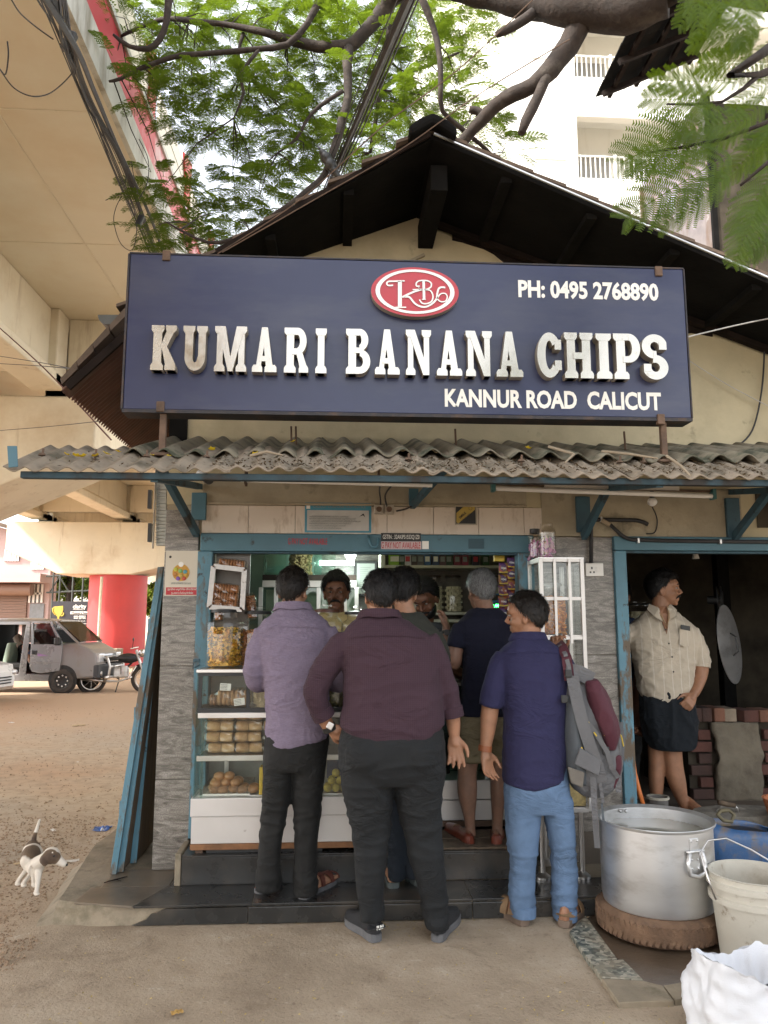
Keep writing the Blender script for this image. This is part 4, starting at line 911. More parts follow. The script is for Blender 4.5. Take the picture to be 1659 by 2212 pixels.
# scaffold lattice before the trees
sf = thing('scaffold', far(150,1380,35)*1, 'dark steel scaffold lattice standing behind the black hoarding', 'scaffold'); sf.location.z = -.6
sb = mat('dark_scaffold', (.05,.055,.05), .7)
for px in (107,122,150,172,190): a, b = far(px,1390,35), far(px,1165,35); MB().tube([(a.x,35,-.6),(a.x,35,b.z)], .05, 6).build('upright', sb, sf)
for py in (1180,1212,1245,1280): a, b = far(100,py,35), far(192,py-4,35); MB().tube([a,b], .045, 6).build('rail', sb, sf)
for q in ((107,1280,150,1212),(150,1280,107,1212),(150,1245,190,1180)): MB().tube([far(q[0],q[1],35),far(q[2],q[3],35)], .035, 5).build('brace', sb, sf)
# background trees
lv = [np.array([(0,-.5,0),(.28,0,.06),(0,.5,0),(-.28,0,.06)],'f')]
def bush_tree(px, py_top, Y, rpx, label, tone, seed):
    rnd_ = random.Random(seed); base = far(px,1430,Y); r_ = rpx*mpp(Y); ctr = far(px, py_top, Y); ctr.z -= r_
    t = thing('background_tree', (base.x,Y,-.6), label, 'tree', 'trees beyond the flyover')
    MB().tube([(base.x,Y,-.6),(base.x+.1,Y,ctr.z-.5*r_),(ctr.x,Y,ctr.z)], [.3,.22,.1], 8).build('trunk', bark, t)
    for k in range(5): MB().tube([(base.x+.05,Y,ctr.z-.5*r_),(ctr.x+r_*rnd_.uniform(-.7,.7),Y+r_*rnd_.uniform(-.5,.5),ctr.z+r_*rnd_.uniform(-.2,.6))],[.12,.03],6).build('limb', bark, t)
    av = []; aq = []; n = 0
    cl_ = [(V((rnd_.gauss(0,.42),rnd_.gauss(0,.35),rnd_.gauss(0,.42)))*r_, rnd_.uniform(.18,.36)*r_) for _ in range(34)]
    for k in range(3200):
        c, cr = rnd_.choice(cl_); d = V((rnd_.gauss(0,1),rnd_.gauss(0,1),rnd_.gauss(0,1))).normalized()*cr*rnd_.random()**.4; p = ctr + c + d
        m = np.array(Matrix.Rotation(rnd_.uniform(0,6.3),3,'Z') @ Matrix.Rotation(rnd_.uniform(-1,1),3,'X'))*rnd_.uniform(.28,.5)
        av.append(lv[0] @ m.T + np.array(p) - np.array(t.location)); aq.append(np.array([[0,1,2,3]])+n); n += 4
    tag(put('crown', fastmesh('crown', np.concatenate(av), np.concatenate(aq)), tone, t), kind='stuff')
lfa = leafmat('far_leaf', (.06,.10,.03), (.13,.17,.05), .45); lfb = leafmat('far_leaf_yellow', (.12,.15,.03), (.22,.24,.05), .45)
bush_tree(140,1165,44,60,'leafy green tree behind the scaffold and hoarding',lfa,1); bush_tree(90,1195,50,60,'green tree half hidden by the pink house',lfa,2); bush_tree(205,1185,52,70,'broad green tree behind the red pier',lfa,3)
bush_tree(330,1265,40,36,'small yellow-green tree in the gap right of the red pier',lfb,4); bush_tree(345,1230,58,60,'tall green tree in the gap right of the red pier',lfa,5); bush_tree(30,1240,70,80,'distant tree hidden behind the pink house',lfa,6)
MB().box(-60,30,75,85,-1,9).build('distant_building', mat('pale_wall', (.55,.52,.47), .9, var=.1, vs=.2), None, label='long pale distant building closing off the lane beyond the trees', cat='building')  # pale wall colour with slight random variation
# ================================================================ PEOPLE
def skinmat(name, c):
    m, nt, b = newmat(name); vec = coords(nt); f = noise_n(nt, vec, 14, 5, .65)
    col = ramp(nt, f, [(.3, sc3(c,.8)), (.7, (c[0]*1.18, c[1]*1.12, c[2]*1.1))]); lk(nt, col, b.inputs['Base Color'])
    b.inputs['Roughness'].default_value = .48; b.inputs['Specular IOR Level'].default_value = .4
    b.inputs['Subsurface Weight'].default_value = .08; b.inputs['Subsurface Radius'].default_value = (.012,.005,.003); b.inputs['Subsurface Scale'].default_value = .5
    bumpn(nt, noise_n(nt, vec, 160, 3), b, .12, .004); return m
def fabric(name, c, heather=0, weave=420, rough=.9, stripes=None, check=None, sheen=.02, var=.12):
    m, nt, b = newmat(name); vec = coords(nt); f = noise_n(nt, vec, 5, 5, .65)
    col = ramp(nt, f, [(.3, sc3(c,1-var)), (.7, sc3(c,1+var))])
    if heather:
        h = noise_n(nt, coords(nt,(14,14,150)), 3, 4, .7); h2 = noise_n(nt, coords(nt,(150,150,20)), 2, 3, .7)
        col = mixc(nt, ramp(nt, h, [(.35,(0,0,0)),(.7,(heather,)*3)]), col, sc3(c,1.9)); col = mixc(nt, ramp(nt, h2, [(.5,(0,0,0)),(.75,(heather*.7,)*3)]), col, sc3(c,.5))
    if stripes or check:
        wv = nd(nt,'TexWave'); wv.wave_type = 'BANDS'; wv.bands_direction = 'X'; wv.inputs['Scale'].default_value = (stripes or check)[0]; lk(nt, vec, wv.inputs[0])
        col = mixc(nt, ramp(nt, wv.outputs['Fac'], [((stripes or check)[2],(0,0,0)),(min(1,(stripes or check)[2]+.06),(1,1,1))]), col, (stripes or check)[1])
    if check:
        wv = nd(nt,'TexWave'); wv.wave_type = 'BANDS'; wv.bands_direction = 'Z'; wv.inputs['Scale'].default_value = check[0]; lk(nt, vec, wv.inputs[0])
        col = mixc(nt, ramp(nt, wv.outputs['Fac'], [(check[2],(0,0,0)),(min(1,check[2]+.06),(.6,.6,.6))]), col, check[1])
    lk(nt, col, b.inputs['Base Color']); b.inputs['Roughness'].default_value = rough; b.inputs['Sheen Weight'].default_value = sheen; b.inputs['Specular IOR Level'].default_value = .2
    n1 = noise_n(nt, vec, weave, 2, .6); n2 = noise_n(nt, vec, 22, 4, .6); ad = nd(nt,'Math',operation='MULTIPLY_ADD'); ad.inputs[1].default_value = 4; lk(nt,n2,ad.inputs[0]); lk(nt,n1,ad.inputs[2])
    bumpn(nt, ad.outputs[0], b, .25, .004)
    b1 = b.inputs['Normal'].links[0].from_node; w1 = noise_n(nt, coords(nt,(1.6,1.6,3.2)), 3.1, 3, .55, 1.6); r1 = ramp(nt, w1, [(.34,(0,0,0)),(.47,(.75,.75,.75)),(.5,(1,1,1)),(.53,(.72,.72,.72)),(.68,(.1,.1,.1))]); mk_ = ramp(nt, noise_n(nt, vec, 3.4, 2, .5), [(.46,(0,0,0)),(.64,(1,1,1))]); r1 = mixc(nt, mk_, (.3,.3,.3), r1); b2 = nd(nt,'Bump'); b2.inputs['Strength'].default_value = .36; b2.inputs['Distance'].default_value = .022; lk(nt, r1, b2.inputs['Height']); lk(nt, b2.outputs[0], b1.inputs['Normal']); return m
def hairmat(name, c, grey=None):
    m, nt, b = newmat(name); f = noise_n(nt, coords(nt,(60,60,14)), 3, 4, .7)
    st = [(.35, sc3(c,.5)), (.65, sc3(c,1.6))] if not grey else [(.36, c), (.56, grey), (.75, sc3(grey,1.5))]
    lk(nt, ramp(nt, f, st), b.inputs['Base Color']); b.inputs['Roughness'].default_value = .5; b.inputs['Specular IOR Level'].default_value = .35
    bumpn(nt, f, b, .5, .006); return m
SK = {'med': skinmat('skin_medium',(.30,.155,.09)), 'dark': skinmat('skin_dark',(.155,.072,.042)), 'leg': skinmat('skin_tan',(.22,.125,.085)), 'fair': skinmat('skin_light',(.36,.20,.125))}
HR = {'black': hairmat('black_hair',(.010,.009,.009)), 'grey': hairmat('grey_hair',(.03,.03,.03),(.22,.22,.22)), 'brownblack': hairmat('dark_hair',(.013,.010,.008))}
STUB = mat('stubble_hair',(.045,.024,.016),.7,var=.4,vs=60,bump=.3,bs=200); EYE = mat('eye_white',(.30,.26,.23),.2,var=0,bump=0); PUP = mat('eye_dark',(.012,.008,.006),.15,var=0,bump=0)

def ridge(p, f, s): return 1 - abs(noise.noise(V((p.x*f[0]+s, p.y*f[1], p.z*f[2])))) * 2.2
def folds(me, comps, amount=None):
    z0 = min(v.co.z for v in me.vertices)
    def fn(p, n):
        d = 0
        for a, f, s in comps:
            r = ridge(p, f, s); d += a*(max(0,r)**2 - .35)
        if amount: d *= amount(p)
        d *= min(1, (p.z-z0)/.05)
        return n*d
    warp(me, fn)
def ringloft(mb, st, Y, n=26, ex=2.4, k=1.0, yaw=0, cut=0):
    """st: (pxL, pxR, py, depth radius m, dY)"""
    rings = []
    for a in st:
        pl, pr_, py, ry = a[:4]; dy = a[4] if len(a) > 4 else 0
        A, B = at(pl,py,Y+dy), at(pr_,py,Y+dy); c = (A+B)/2; rx = (B-A).length/2*k; ry *= k; ring = []
        for i in range(n):
            t = 2*math.pi*i/n; cx, sx = math.cos(t), math.sin(t)
            x = rx*math.copysign(abs(cx)**(2/ex), cx); y = ry*math.copysign(abs(sx)**(2/ex), sx)
            ring.append(c + V((x*math.cos(yaw)-y*math.sin(yaw), x*math.sin(yaw)+y*math.cos(yaw), 0)))
        rings.append(ring)
    mb.loft(rings); return mb
def densify(st, m=4):
    out = []
    for i in range(len(st)-1):
        p0, p1, p2, p3 = st[max(i-1,0)], st[i], st[i+1], st[min(i+2,len(st)-1)]
        L = lambda q: list(q) + [0]*(5-len(q))
        p0, p1, p2, p3 = map(L, (p0,p1,p2,p3))
        for k in range(m):
            t = k/m; out.append(tuple(.5*((2*b)+(c-a)*t+(2*a-5*b+4*c-d)*t*t+(3*b-a-3*c+d)*t**3) for a,b,c,d in zip(p0,p1,p2,p3)))
    out.append(st[-1]); return out
def arm(mb, pts, Y, k=1):
    P = [at(a[0],a[1],Y+a[2]) for a in pts]; rr = [a[3]*k for a in pts]; Q = []; S = []
    for i in range(len(P)-1):
        p0, p1, p2, p3 = P[max(i-1,0)], P[i], P[i+1], P[min(i+2,len(P)-1)]
        for j in range(6):
            t = j/6; Q.append(.5*((2*p1)+(p2-p0)*t+(2*p0-5*p1+4*p2-p3)*t*t+(3*p1-p0-3*p2+p3)*t**3)); S.append(rr[i]+(rr[i+1]-rr[i])*t)
    Q.append(P[-1]); S.append(rr[-1]); mb.tube(Q, S, 14); return Q
def hand(mb, wrist, d, n, thumb, curl=.5, s=1.0, spread=.14):
    """d: finger direction, n: palm normal, thumb: +1/-1 along d x n"""
    d = V(d).normalized(); n = V(n); n = (n - d*n.dot(d)).normalized(); t = d.cross(n)*thumb; w = V(wrist)
    m = Matrix((t, d, n)).transposed()
    mb.tube([w-d*.02*s, w+d*.02*s, w+d*.05*s], [.026*s,.025*s,.024*s], 10)
    for q in (-.024,-.008,.008,.024): mb.tube([w+d*.015*s+t*q*.6*s, w+d*.055*s+t*q*s, w+d*.094*s+t*q*1.12*s], [.0165*s,.0160*s,.0115*s], 8)
    for i, (off, L) in enumerate(((.031,.070),(.011,.080),(-.010,.074),(-.030,.058))):
        a = w + d*.090*s + t*off*s; dd = (d + t*spread*(off/.03)).normalized(); nn = n; P = [a]
        for k, f in enumerate((.42,.32,.26)):
            c = curl*(.6,1.0,.8)[k]*(1+.12*i); nd_ = (dd*math.cos(c) + nn*math.sin(c)); nn = (nn*math.cos(c) - dd*math.sin(c)); dd = nd_; P.append(P[-1] + dd*L*f*s)
        mb.tube(P, [.0098*s,.0092*s,.0085*s,.0065*s], 8); mb.ell(P[-1], .0065*s, 8, 6)
    a = w + d*.028*s + t*.024*s; b = a + (t*.8 + d*.75 + n*.35).normalized()*.042*s; c = b + (t*.25 + d*.95 + n*.45*min(1,curl+.4)).normalized()*.030*s; e = c + (d*.9 + n*.5).normalized()*.022*s
    mb.tube([a,b,c,e], [.0155*s,.0118*s,.0100*s,.0072*s], 8); mb.ell(e, .0072*s, 8, 6)
def hmat(yaw, pitch, roll): return Matrix.Rotation(R(yaw),3,'Z') @ Matrix.Rotation(R(roll),3,'Y') @ Matrix.Rotation(R(pitch),3,'X')
def head(mb, c, m, s=1.0, jaw=1.0):
    T = lambda x, y, z: V(c) + m @ V((x*s, y*s, z*s))
    def E(p, r, nu=18, nv=12): mb.ell(T(*p), tuple(q*s for q in r), nu, nv, m)
    E((0,-.014,.022),(.073,.094,.094)); E((0,.020,-.030),(.060*jaw,.066,.066)); E((0,.045,-.062),(.047*jaw,.042,.044)); E((0,.068,-.094),(.024,.018,.017)); E((0,.060,.030),(.058,.036,.045))
    E((.036,.056,-.030),(.022,.022,.024)); E((-.036,.056,-.030),(.022,.022,.024))
    mb.tube([T(0,.088,.014),T(0,.100,-.008),T(0,.112,-.028)],[.008*s,.0095*s,.0125*s],8); E((.011,.096,-.032),(.009,.011,.008),8,6); E((-.011,.096,-.032),(.009,.011,.008),8,6)
    mb.tube([T(-.024,.074,-.060),T(0,.092,-.056),T(.024,.074,-.060)],[.005*s,.008*s,.005*s],8); mb.tube([T(-.020,.074,-.069),T(0,.090,-.070),T(.020,.074,-.069)],[.005*s,.009*s,.005*s],8)
    mb.tube([T(-.048,.070,.026),T(-.022,.090,.029),T(0,.090,.024),T(.022,.090,.029),T(.048,.070,.026)],[.006*s,.009*s,.008*s,.009*s,.006*s],8)
    for q in (-1,1):
        mb.ell(T(q*.074,-.012,-.020),(.010*s,.019*s,.031*s),10,8, m @ Matrix.Rotation(q*.25,3,'Z')); mb.tube([T(q*.078,-.024,-.006),T(q*.085,-.026,.004),T(q*.083,-.010,.010),T(q*.080,.002,0)],[.004*s]*4,6)
    return T
def dents(me, T, s=1):
    pts = [(T(q*.031,.090,.007), .016*s, .011*s) for q in (-1,1)] + [(T(0,.094,-.064), .010*s, .003*s), (T(-.085,-.008,-.016), .010*s, .006*s), (T(.085,-.008,-.016), .010*s, .006*s)]
    def fn(p, n):
        d = 0
        for c, r_, a in pts:
            q = (p-c).length_squared/(r_*r_)
            if q < 6: d -= a*math.exp(-q)
        return n*d if d else None
    warp(me, fn)
def hair(par, T, m, s, hm, vol=.010, line=.42, nape=-.84, rough=.009, seed=1, tuft=0, crown=0, side=-.18):
    rnd_ = random.Random(seed); nu, nv = 72, 46; mb = MB(); rad = V((.0765,.0975,.0985)); cen = V((0,-.014,.022))
    tab = [(0,nape),(.26,nape+.08),(.40,-.48),(.50,side),(.60,side+.22),(.70,line-.05),(.82,line+.03),(1,line)]
    def hl(a):
        for (a0,h0),(a1,h1) in zip(tab, tab[1:]):
            if a <= a1: return h0+(h1-h0)*(a-a0)/(a1-a0)
        return line
    def pt(dx, dy, dz):
        a = math.atan2(abs(dx), -dy)/math.pi; k = (dz-hl(a))/.16; k = min(1,max(0,k+.5)); k = k*k*(3-2*k)
        nz = noise.noise(V((dx*3+seed, dy*3, dz*3))); n2 = noise.noise(V((dx*11+seed, dy*11, dz*7)))
        up_ = max(0,dz); f = vol*(.75+.5*up_) + rough*nz + rough*.6*n2 + tuft*max(0,dy)*up_ - crown*max(0,dz-.55)*max(0,.6-dy)
        f = f*k - .016*(1-k); q = V((dx*(rad.x+f), dy*(rad.y+f), dz*(rad.z+f)))
        return cen+q, k
    for j in range(nv+1):
        th = math.pi*j/nv - math.pi/2
        for i in range(nu):
            ph_ = 2*math.pi*i/nu; p, k = pt(math.cos(th)*math.cos(ph_), math.cos(th)*math.sin(ph_), math.sin(th)); mb.v.append(tuple(T(*p)))
    mb.f += [(j*nu+i, j*nu+(i+1)%nu, (j+1)*nu+(i+1)%nu, (j+1)*nu+i) for j in range(nv) for i in range(nu)]
    nst = 0
    while nst < 2200:
        d = V((rnd_.gauss(0,1),rnd_.gauss(0,1),rnd_.gauss(0,1))).normalized(); p, k = pt(*d)
        if k < .75: continue
        nst += 1; tang = V((rnd_.uniform(-.35,.35), -.45 if d.z > .5 else -.25, -.75 if d.z < .75 else -.2)); tang = (tang - d*tang.dot(d)).normalized()
        L = rnd_.uniform(.014,.036); sd_ = d.cross(tang)*.0016; b = p + tang*L*.5 + d*(.003+rough*.5); e = p + tang*L + d*(.001+rough*.4*rnd_.random())
        mb.add([T(*(p-sd_-d*.002)), T(*(p+sd_-d*.002)), T(*(b+sd_*.8)), T(*(b-sd_*.8)), T(*e)], [(0,1,2,3),(3,2,4)])
    return mb.build('hair', HR[hm], par, smooth=True)
def face_bits(par, T, m, s, hm, moust=True, beard=0, eyes=True, lids=.5):
    h = HR[hm]
    if moust:
        mb = MB()
        for q in (-1,1): mb.tube([T(0,.099,-.047),T(q*.014,.096,-.048),T(q*.028,.082,-.056),T(q*.034,.073,-.066)],[.0062*s,.0075*s,.0055*s,.002*s],8)
        mb.build('moustache', h, par, smooth=True)
    mb = MB()
    for q in (-1,1): mb.tube([T(q*.014,.095,.028),T(q*.030,.091,.033),T(q*.050,.072,.026)],[.0035*s,.0042*s,.0015*s],6)
    mb.build('eyebrows', h, par, smooth=True)
    if beard:
        mb = MB(); rings = []
        for j in range(13):      # a band that hugs the jaw from ear to ear
            a = R(-100 + 200*j/12); x, y = math.sin(a), math.cos(a); ring = []
            for k in range(7):
                z = -.030 - .088*k/6; f = max(0,(z+.118)/.088)**.5; rx = (.0635*(.55+.47*f))*(1+beard*.6); ry = (.070*(.72+.30*f))*(1+beard*.6)
                top_ = -.080 if abs(j-6) < 2 else -.066 if abs(j-6) < 4 else -.052
                zz = min(z, top_ + .01); ring.append(T(x*rx*(1 if z < top_+.01 else .86), .020 + y*ry*(1 if z < top_+.01 else .86), zz))
            rings.append(ring)
        mb.loft(rings, False, False); o = mb.build('beard', h if beard > .08 else STUB, par, smooth=True); q = o.modifiers.new('s','SOLIDIFY'); q.thickness = .003*s; q.offset = 1
    if eyes:
        for q in (-1,1):
            e = MB().ell(T(q*.031,.0785,.006), (.0105*s,.0085*s,.0055*s), 12, 8, m).build('eye', EYE, par, smooth=True)
            MB().ell(T(q*.031,.0848,.0058), (.0056*s,.0030*s,.0052*s), 10, 6, m).build('iris', PUP, e, smooth=True)
# ---- shoes and feet in a local frame: y forward from the heel, z up
WT = [(0,.012),(.03,.027),(.12,.034),(.35,.031),(.55,.040),(.72,.046),(.86,.042),(.95,.028),(1,.010)]
def wid(t):
    for (a,b),(c,d) in zip(WT, WT[1:]):
        if t <= c: return b+(d-b)*(t-a)/(c-a)
    return .01
def frame(heel, toe):
    h, t = V(heel), V(toe); t.z = h.z; y = (t-h); L = y.length; y.normalize(); z = V((0,0,1)); x = y.cross(z); m = Matrix((x,y,z)).transposed()
    return (lambda a,b,c: h + m @ V((a,b,c))), L
def footskin(mb, F, L, h0=.02, hk=1):
    rings = []
    for t, w_, h in ((.02,.02,.05),(.08,.028,.075),(.18,.030,.085),(.32,.028,.078),(.5,.034,.058),(.68,.040,.038),(.8,.038,.028)):
        rings.append([F(w_*hk*math.cos(a), L*t, h0 + max(0,h*hk*math.sin(a))) for a in [math.pi*k/7 for k in range(8)]] + [F(-w_*.6,L*t,h0-.004), F(w_*.6,L*t,h0-.004)])
    mb.loft(rings)
    if hk < 1: return
    for i, (x, l) in enumerate(((.026,.17),(.010,.175),(-.004,.165),(-.017,.15),(-.029,.13))): mb.tube([F(x*1.1,L*.72,h0+.014),F(x*1.15,L*(.78+l*.55),h0+.012),F(x*1.15,L*(.80+l),h0+.008)],[.013,.010,.0085] if i else [.014,.0125,.011],8)
def outline(F, L, k, z, n=30):
    ts = [i/n for i in range(n+1)]; return [F(wid(t)*k, L*t, z) for t in ts] + [F(-wid(t)*k*.92, L*t, z) for t in reversed(ts)]
def sole(par, F, L, th, m, k=1.05, name='sole', z0=0):
    mb = MB(); mb.loft([outline(F,L,k*.97,z0),outline(F,L,k,z0+th*.3),outline(F,L,k,z0+th)]); return mb.build(name, m, par, smooth=40)
def upper(par, F, L, hs, m, z0=.02, k=.98, name='upper', t0=0, t1=1, n=16, thick=0):
    rings = []
    for i in range(n+1):
        t = t0+(t1-t0)*i/n
        h = 0
        for (a,b),(c,d) in zip(hs,hs[1:]):
            if a <= t <= c: h = b+(d-b)*(t-a)/(c-a)
        w_ = wid(t)*k; ring = []
        for q in range(13):
            a = math.pi*q/12; ring.append(F(w_*math.copysign(abs(math.cos(a))**.75,math.cos(a))*(1 if math.cos(a) > 0 else .92), L*t, z0 + h*math.sin(a)**.8))
        rings.append(ring)
    mb = MB(); mb.loft(rings, True, True); return mb.build(name, m, par, smooth=50)
SOLEG = mat('grey_rubber',(.11,.11,.115),.8,var=.2,vs=20,bump=.2); SHB = mat('black_mesh_shoe',(.017,.017,.019),.8,var=.3,vs=30,bump=.5,bs=300)
BRN = mat('brown_leather',(.10,.03,.02),.5,var=.25,vs=18,bump=.3,bs=80); TAN = mat('tan_strap',(.22,.135,.07),.65,var=.2,vs=14,bump=.3); RED_L = mat('reddish_leather',(.16,.035,.018),.38,var=.2,vs=12,bump=.15); GSL = mat('grey_green_rubber',(.075,.09,.088),.7,var=.1,vs=9,bump=.1)
def strap(par, F, pts, w_, m, name='strap', th=.004):
    P = [F(*p) for p in pts]; mb = MB(); rings = []
    for i, p in enumerate(P):
        T_ = (P[min(i+1,len(P)-1)]-P[max(i-1,0)]).normalized(); o = (p - F(0,(pts[i][1]),.02)); o = o - T_*o.dot(T_); o = o.normalized() if o.length > 1e-5 else V((0,0,1)); sd_ = T_.cross(o).normalized()*w_/2
        rings.append([p+sd_, p+sd_+o*th, p-sd_+o*th, p-sd_])
    mb.loft(rings); return mb.build(name, m, par, smooth=40)

def finish(t, body, vox, T=None, s=1, skin='med', bodyname='body'):
    me = fuse(body, vox, 2)
    if T: dents(me, T, s)
    me.transform(Matrix.Translation(-t.location)); return put(bodyname, me, SK[skin], t)
def cloth(t, mb, name, m, vox, comps, hem=None, amount=None, sm=3):
    me = fuse(mb, vox, sm)
    if hem: warp(me, hem)
    folds(me, comps, amount); me.transform(Matrix.Translation(-t.location)); return put(name, me, m, t)
def band(par, name, c, axis, r, w_, m, flat=1.0, th=.004, n=28):
    z = V(axis).normalized(); x = z.orthogonal().normalized(); y = z.cross(x); mm = Matrix((x,y,z)).transposed()
    return MB().lathe([(r,-w_/2),(r+th,-w_/2),(r+th,w_/2),(r,w_/2),(r,-w_/2)], n, c, mm).build(name, m, par, smooth=40)
def collar(par, c, rx, ry, h, m, yaw=0, open_=None, tilt=0):
    rings = []; n = 40
    for rr, z in ((.96,-.012),(1.04,h*.5),(.98,h),(1.02,h+.004),(1.10,h*.55),(1.22,-.012),(1.2,-.016)):
        rings.append([V(c)+V((rx*rr*math.cos(2*math.pi*i/n), ry*rr*math.sin(2*math.pi*i/n), z + tilt*math.sin(2*math.pi*i/n) + .004*math.sin(5*2*math.pi*i/n)*(z < 0))) for i in range(n)])
    return MB().loft(rings, True, False).build('collar', m, par, smooth=60)
SHF = [(.0055,(5,5,13),3.1),(.0028,(16,16,8),9.7),(.0015,(24,24,40),1.3)]
TRF = [(.0055,(6,6,16),4.2),(.002,(18,18,24),7.7)]
def legfold(zk, za):       # more creasing behind the knee and above the shoe
    return lambda p: .35 + 1.1*math.exp(-((p.z-zk)/.13)**2) + 1.2*math.exp(-((p.z-za)/.10)**2)

# ---------------------------------------------------------------- 1. man in the lavender shirt
def man_lavender():
    Y = -.50; t = thing('person', at(632,1935,-.53), 'man seen from behind in a lavender long-sleeved shirt and black trousers at the counter', 'person', 'customers at the counter'); t.location.z = .095
    sh = fabric('lavender_chambray',(.15,.122,.168),.55); tr = fabric('black_suiting',(.014,.014,.0135),0,500,.7)
    torso = densify([(600,667,1312,.055,0),(586,688,1326,.075),(565,708,1345,.098),(556,716,1366,.112),(558,715,1400,.125),(566,712,1450,.128),(572,711,1500,.128),(574,711,1550,.132),(573,712,1585,.135),(574,710,1600,.132)])
    mb = MB(); ringloft(mb, torso, Y)
    arm(mb, [(572,1362,0,.058),(556,1410,-.005,.062),(549,1450,.0,.060),(556,1474,.05,.056),(590,1462,.19,.046),(612,1448,.27,.040)], Y)
    arm(mb, [(705,1360,0,.058),(722,1400,0,.060),(735,1445,.02,.058),(728,1475,.08,.054),(700,1462,.2,.045),(680,1448,.27,.040)], Y)
    zh = at(630,1600,Y).z
    cloth(t, mb, 'shirt', sh, .0085, SHF, hem=lambda p, n: V((0,0,-.030*math.exp(-((p.x-at(612,1600,Y).x)/.10)**2) + .02*math.exp(-((p.x-at(712,1600,Y).x)/.05)**2)))*min(1,max(0,(zh+.06-p.z)/.06)))
    collar(t, at(633,1313,Y)+V((0,.01,-.002)), .094, .072, .022, sh, tilt=-.012)
    MB().tube([at(x,1357-4*math.sin((x-575)/130*3.14),Y-.112+.03*abs((x-640)/70)**3) for x in range(578,706,8)],.0022,4).build('yoke_seam', sh, t)
    pl = MB(); ringloft(pl, densify([(576,709,1560,.115),(571,711,1600,.128),(568,706,1640,.130),(567,703,1662,.118)]), Y)
    ringloft(pl, densify([(569,634,1640,.105),(567,628,1714,.092),(563,620,1765,.08),(560,611,1810,.072,-.01),(556,606,1860,.068,-.01),(552,607,1900,.07,-.005),(551,606,1922,.072,0)]), Y-.01)
    ringloft(pl, densify([(633,706,1640,.105),(632,697,1714,.092),(634,693,1765,.08),(636,687,1815,.072,-.01),(635,685,1865,.068,-.01),(633,687,1905,.07,-.005),(634,687,1932,.072,0)]), Y-.01)
    zk, za = at(630,1765,Y).z, at(630,1905,Y).z
    cloth(t, pl, 'trousers', tr, .0085, TRF, amount=legfold(zk,za))
    b = MB(); hm_ = hmat(-22,-6,0); hc = at(634,1275,Y+.02); T = head(b, hc, hm_); b.tube([T(0,-.02,-.05), at(633,1318,Y+.01), at(633,1350,Y)],[.055,.058,.075],14)
    ringloft(b, [(590,690,1345,.08),(580,705,1420,.09),(585,700,1580,.09),(580,700,1640,.09)], Y)
    for pts in ([(572,1362,0,.04),(556,1410,0,.042),(556,1474,.05,.038),(590,1462,.19,.03),(622,1442,.30,.024)], [(705,1360,0,.04),(735,1445,.02,.04),(728,1475,.08,.038),(690,1455,.24,.03),(668,1440,.32,.024)]):
        q = arm(b, pts, Y); hand(b, q[-1], q[-1]-q[-3], (0,0,-1), 1 if pts[0][0] < 600 else -1, .7)
    for a in ([(582,620,1640,.06),(574,608,1765,.05),(564,595,1890,.04)], [(644,690,1640,.06),(646,682,1765,.05),(646,676,1890,.04)]): ringloft(b, a, Y-.01)
    F1, L1 = frame(atz(556,1931,.095), atz(617,1893,.095)); F2, L2 = frame(atz(650,1943,.095), atz(724,1901,.095))
    for F, L in ((F1,L1),(F2,L2)): footskin(b, F, L, .022)
    finish(t, b, .006, T, 1, 'fair'); hair(t, T, hm_, 1, 'brownblack', .008, seed=3, crown=.008)
    for F, L in ((F1,L1),(F2,L2)):
        s_ = sole(t, F, L, .024, SOLEG, name='sandal'); MB().loft([outline(F,L,1.02,.0245),outline(F,L,1.0,.0265)]).build('insole', BRN, s_)
        for k in range(5): tt = .40+.12*k; w_ = wid(tt)*1.06; hh = (.066,.056,.046,.040,.034)[k]; strap(s_, F, [(w_*math.cos(a), L*(tt+.06*math.cos(a)*(-1)**k), .026+hh*max(0,math.sin(a))) for a in [math.pi*j/10 for j in range(11)]], .026, BRN)
    return t
man_lavender()

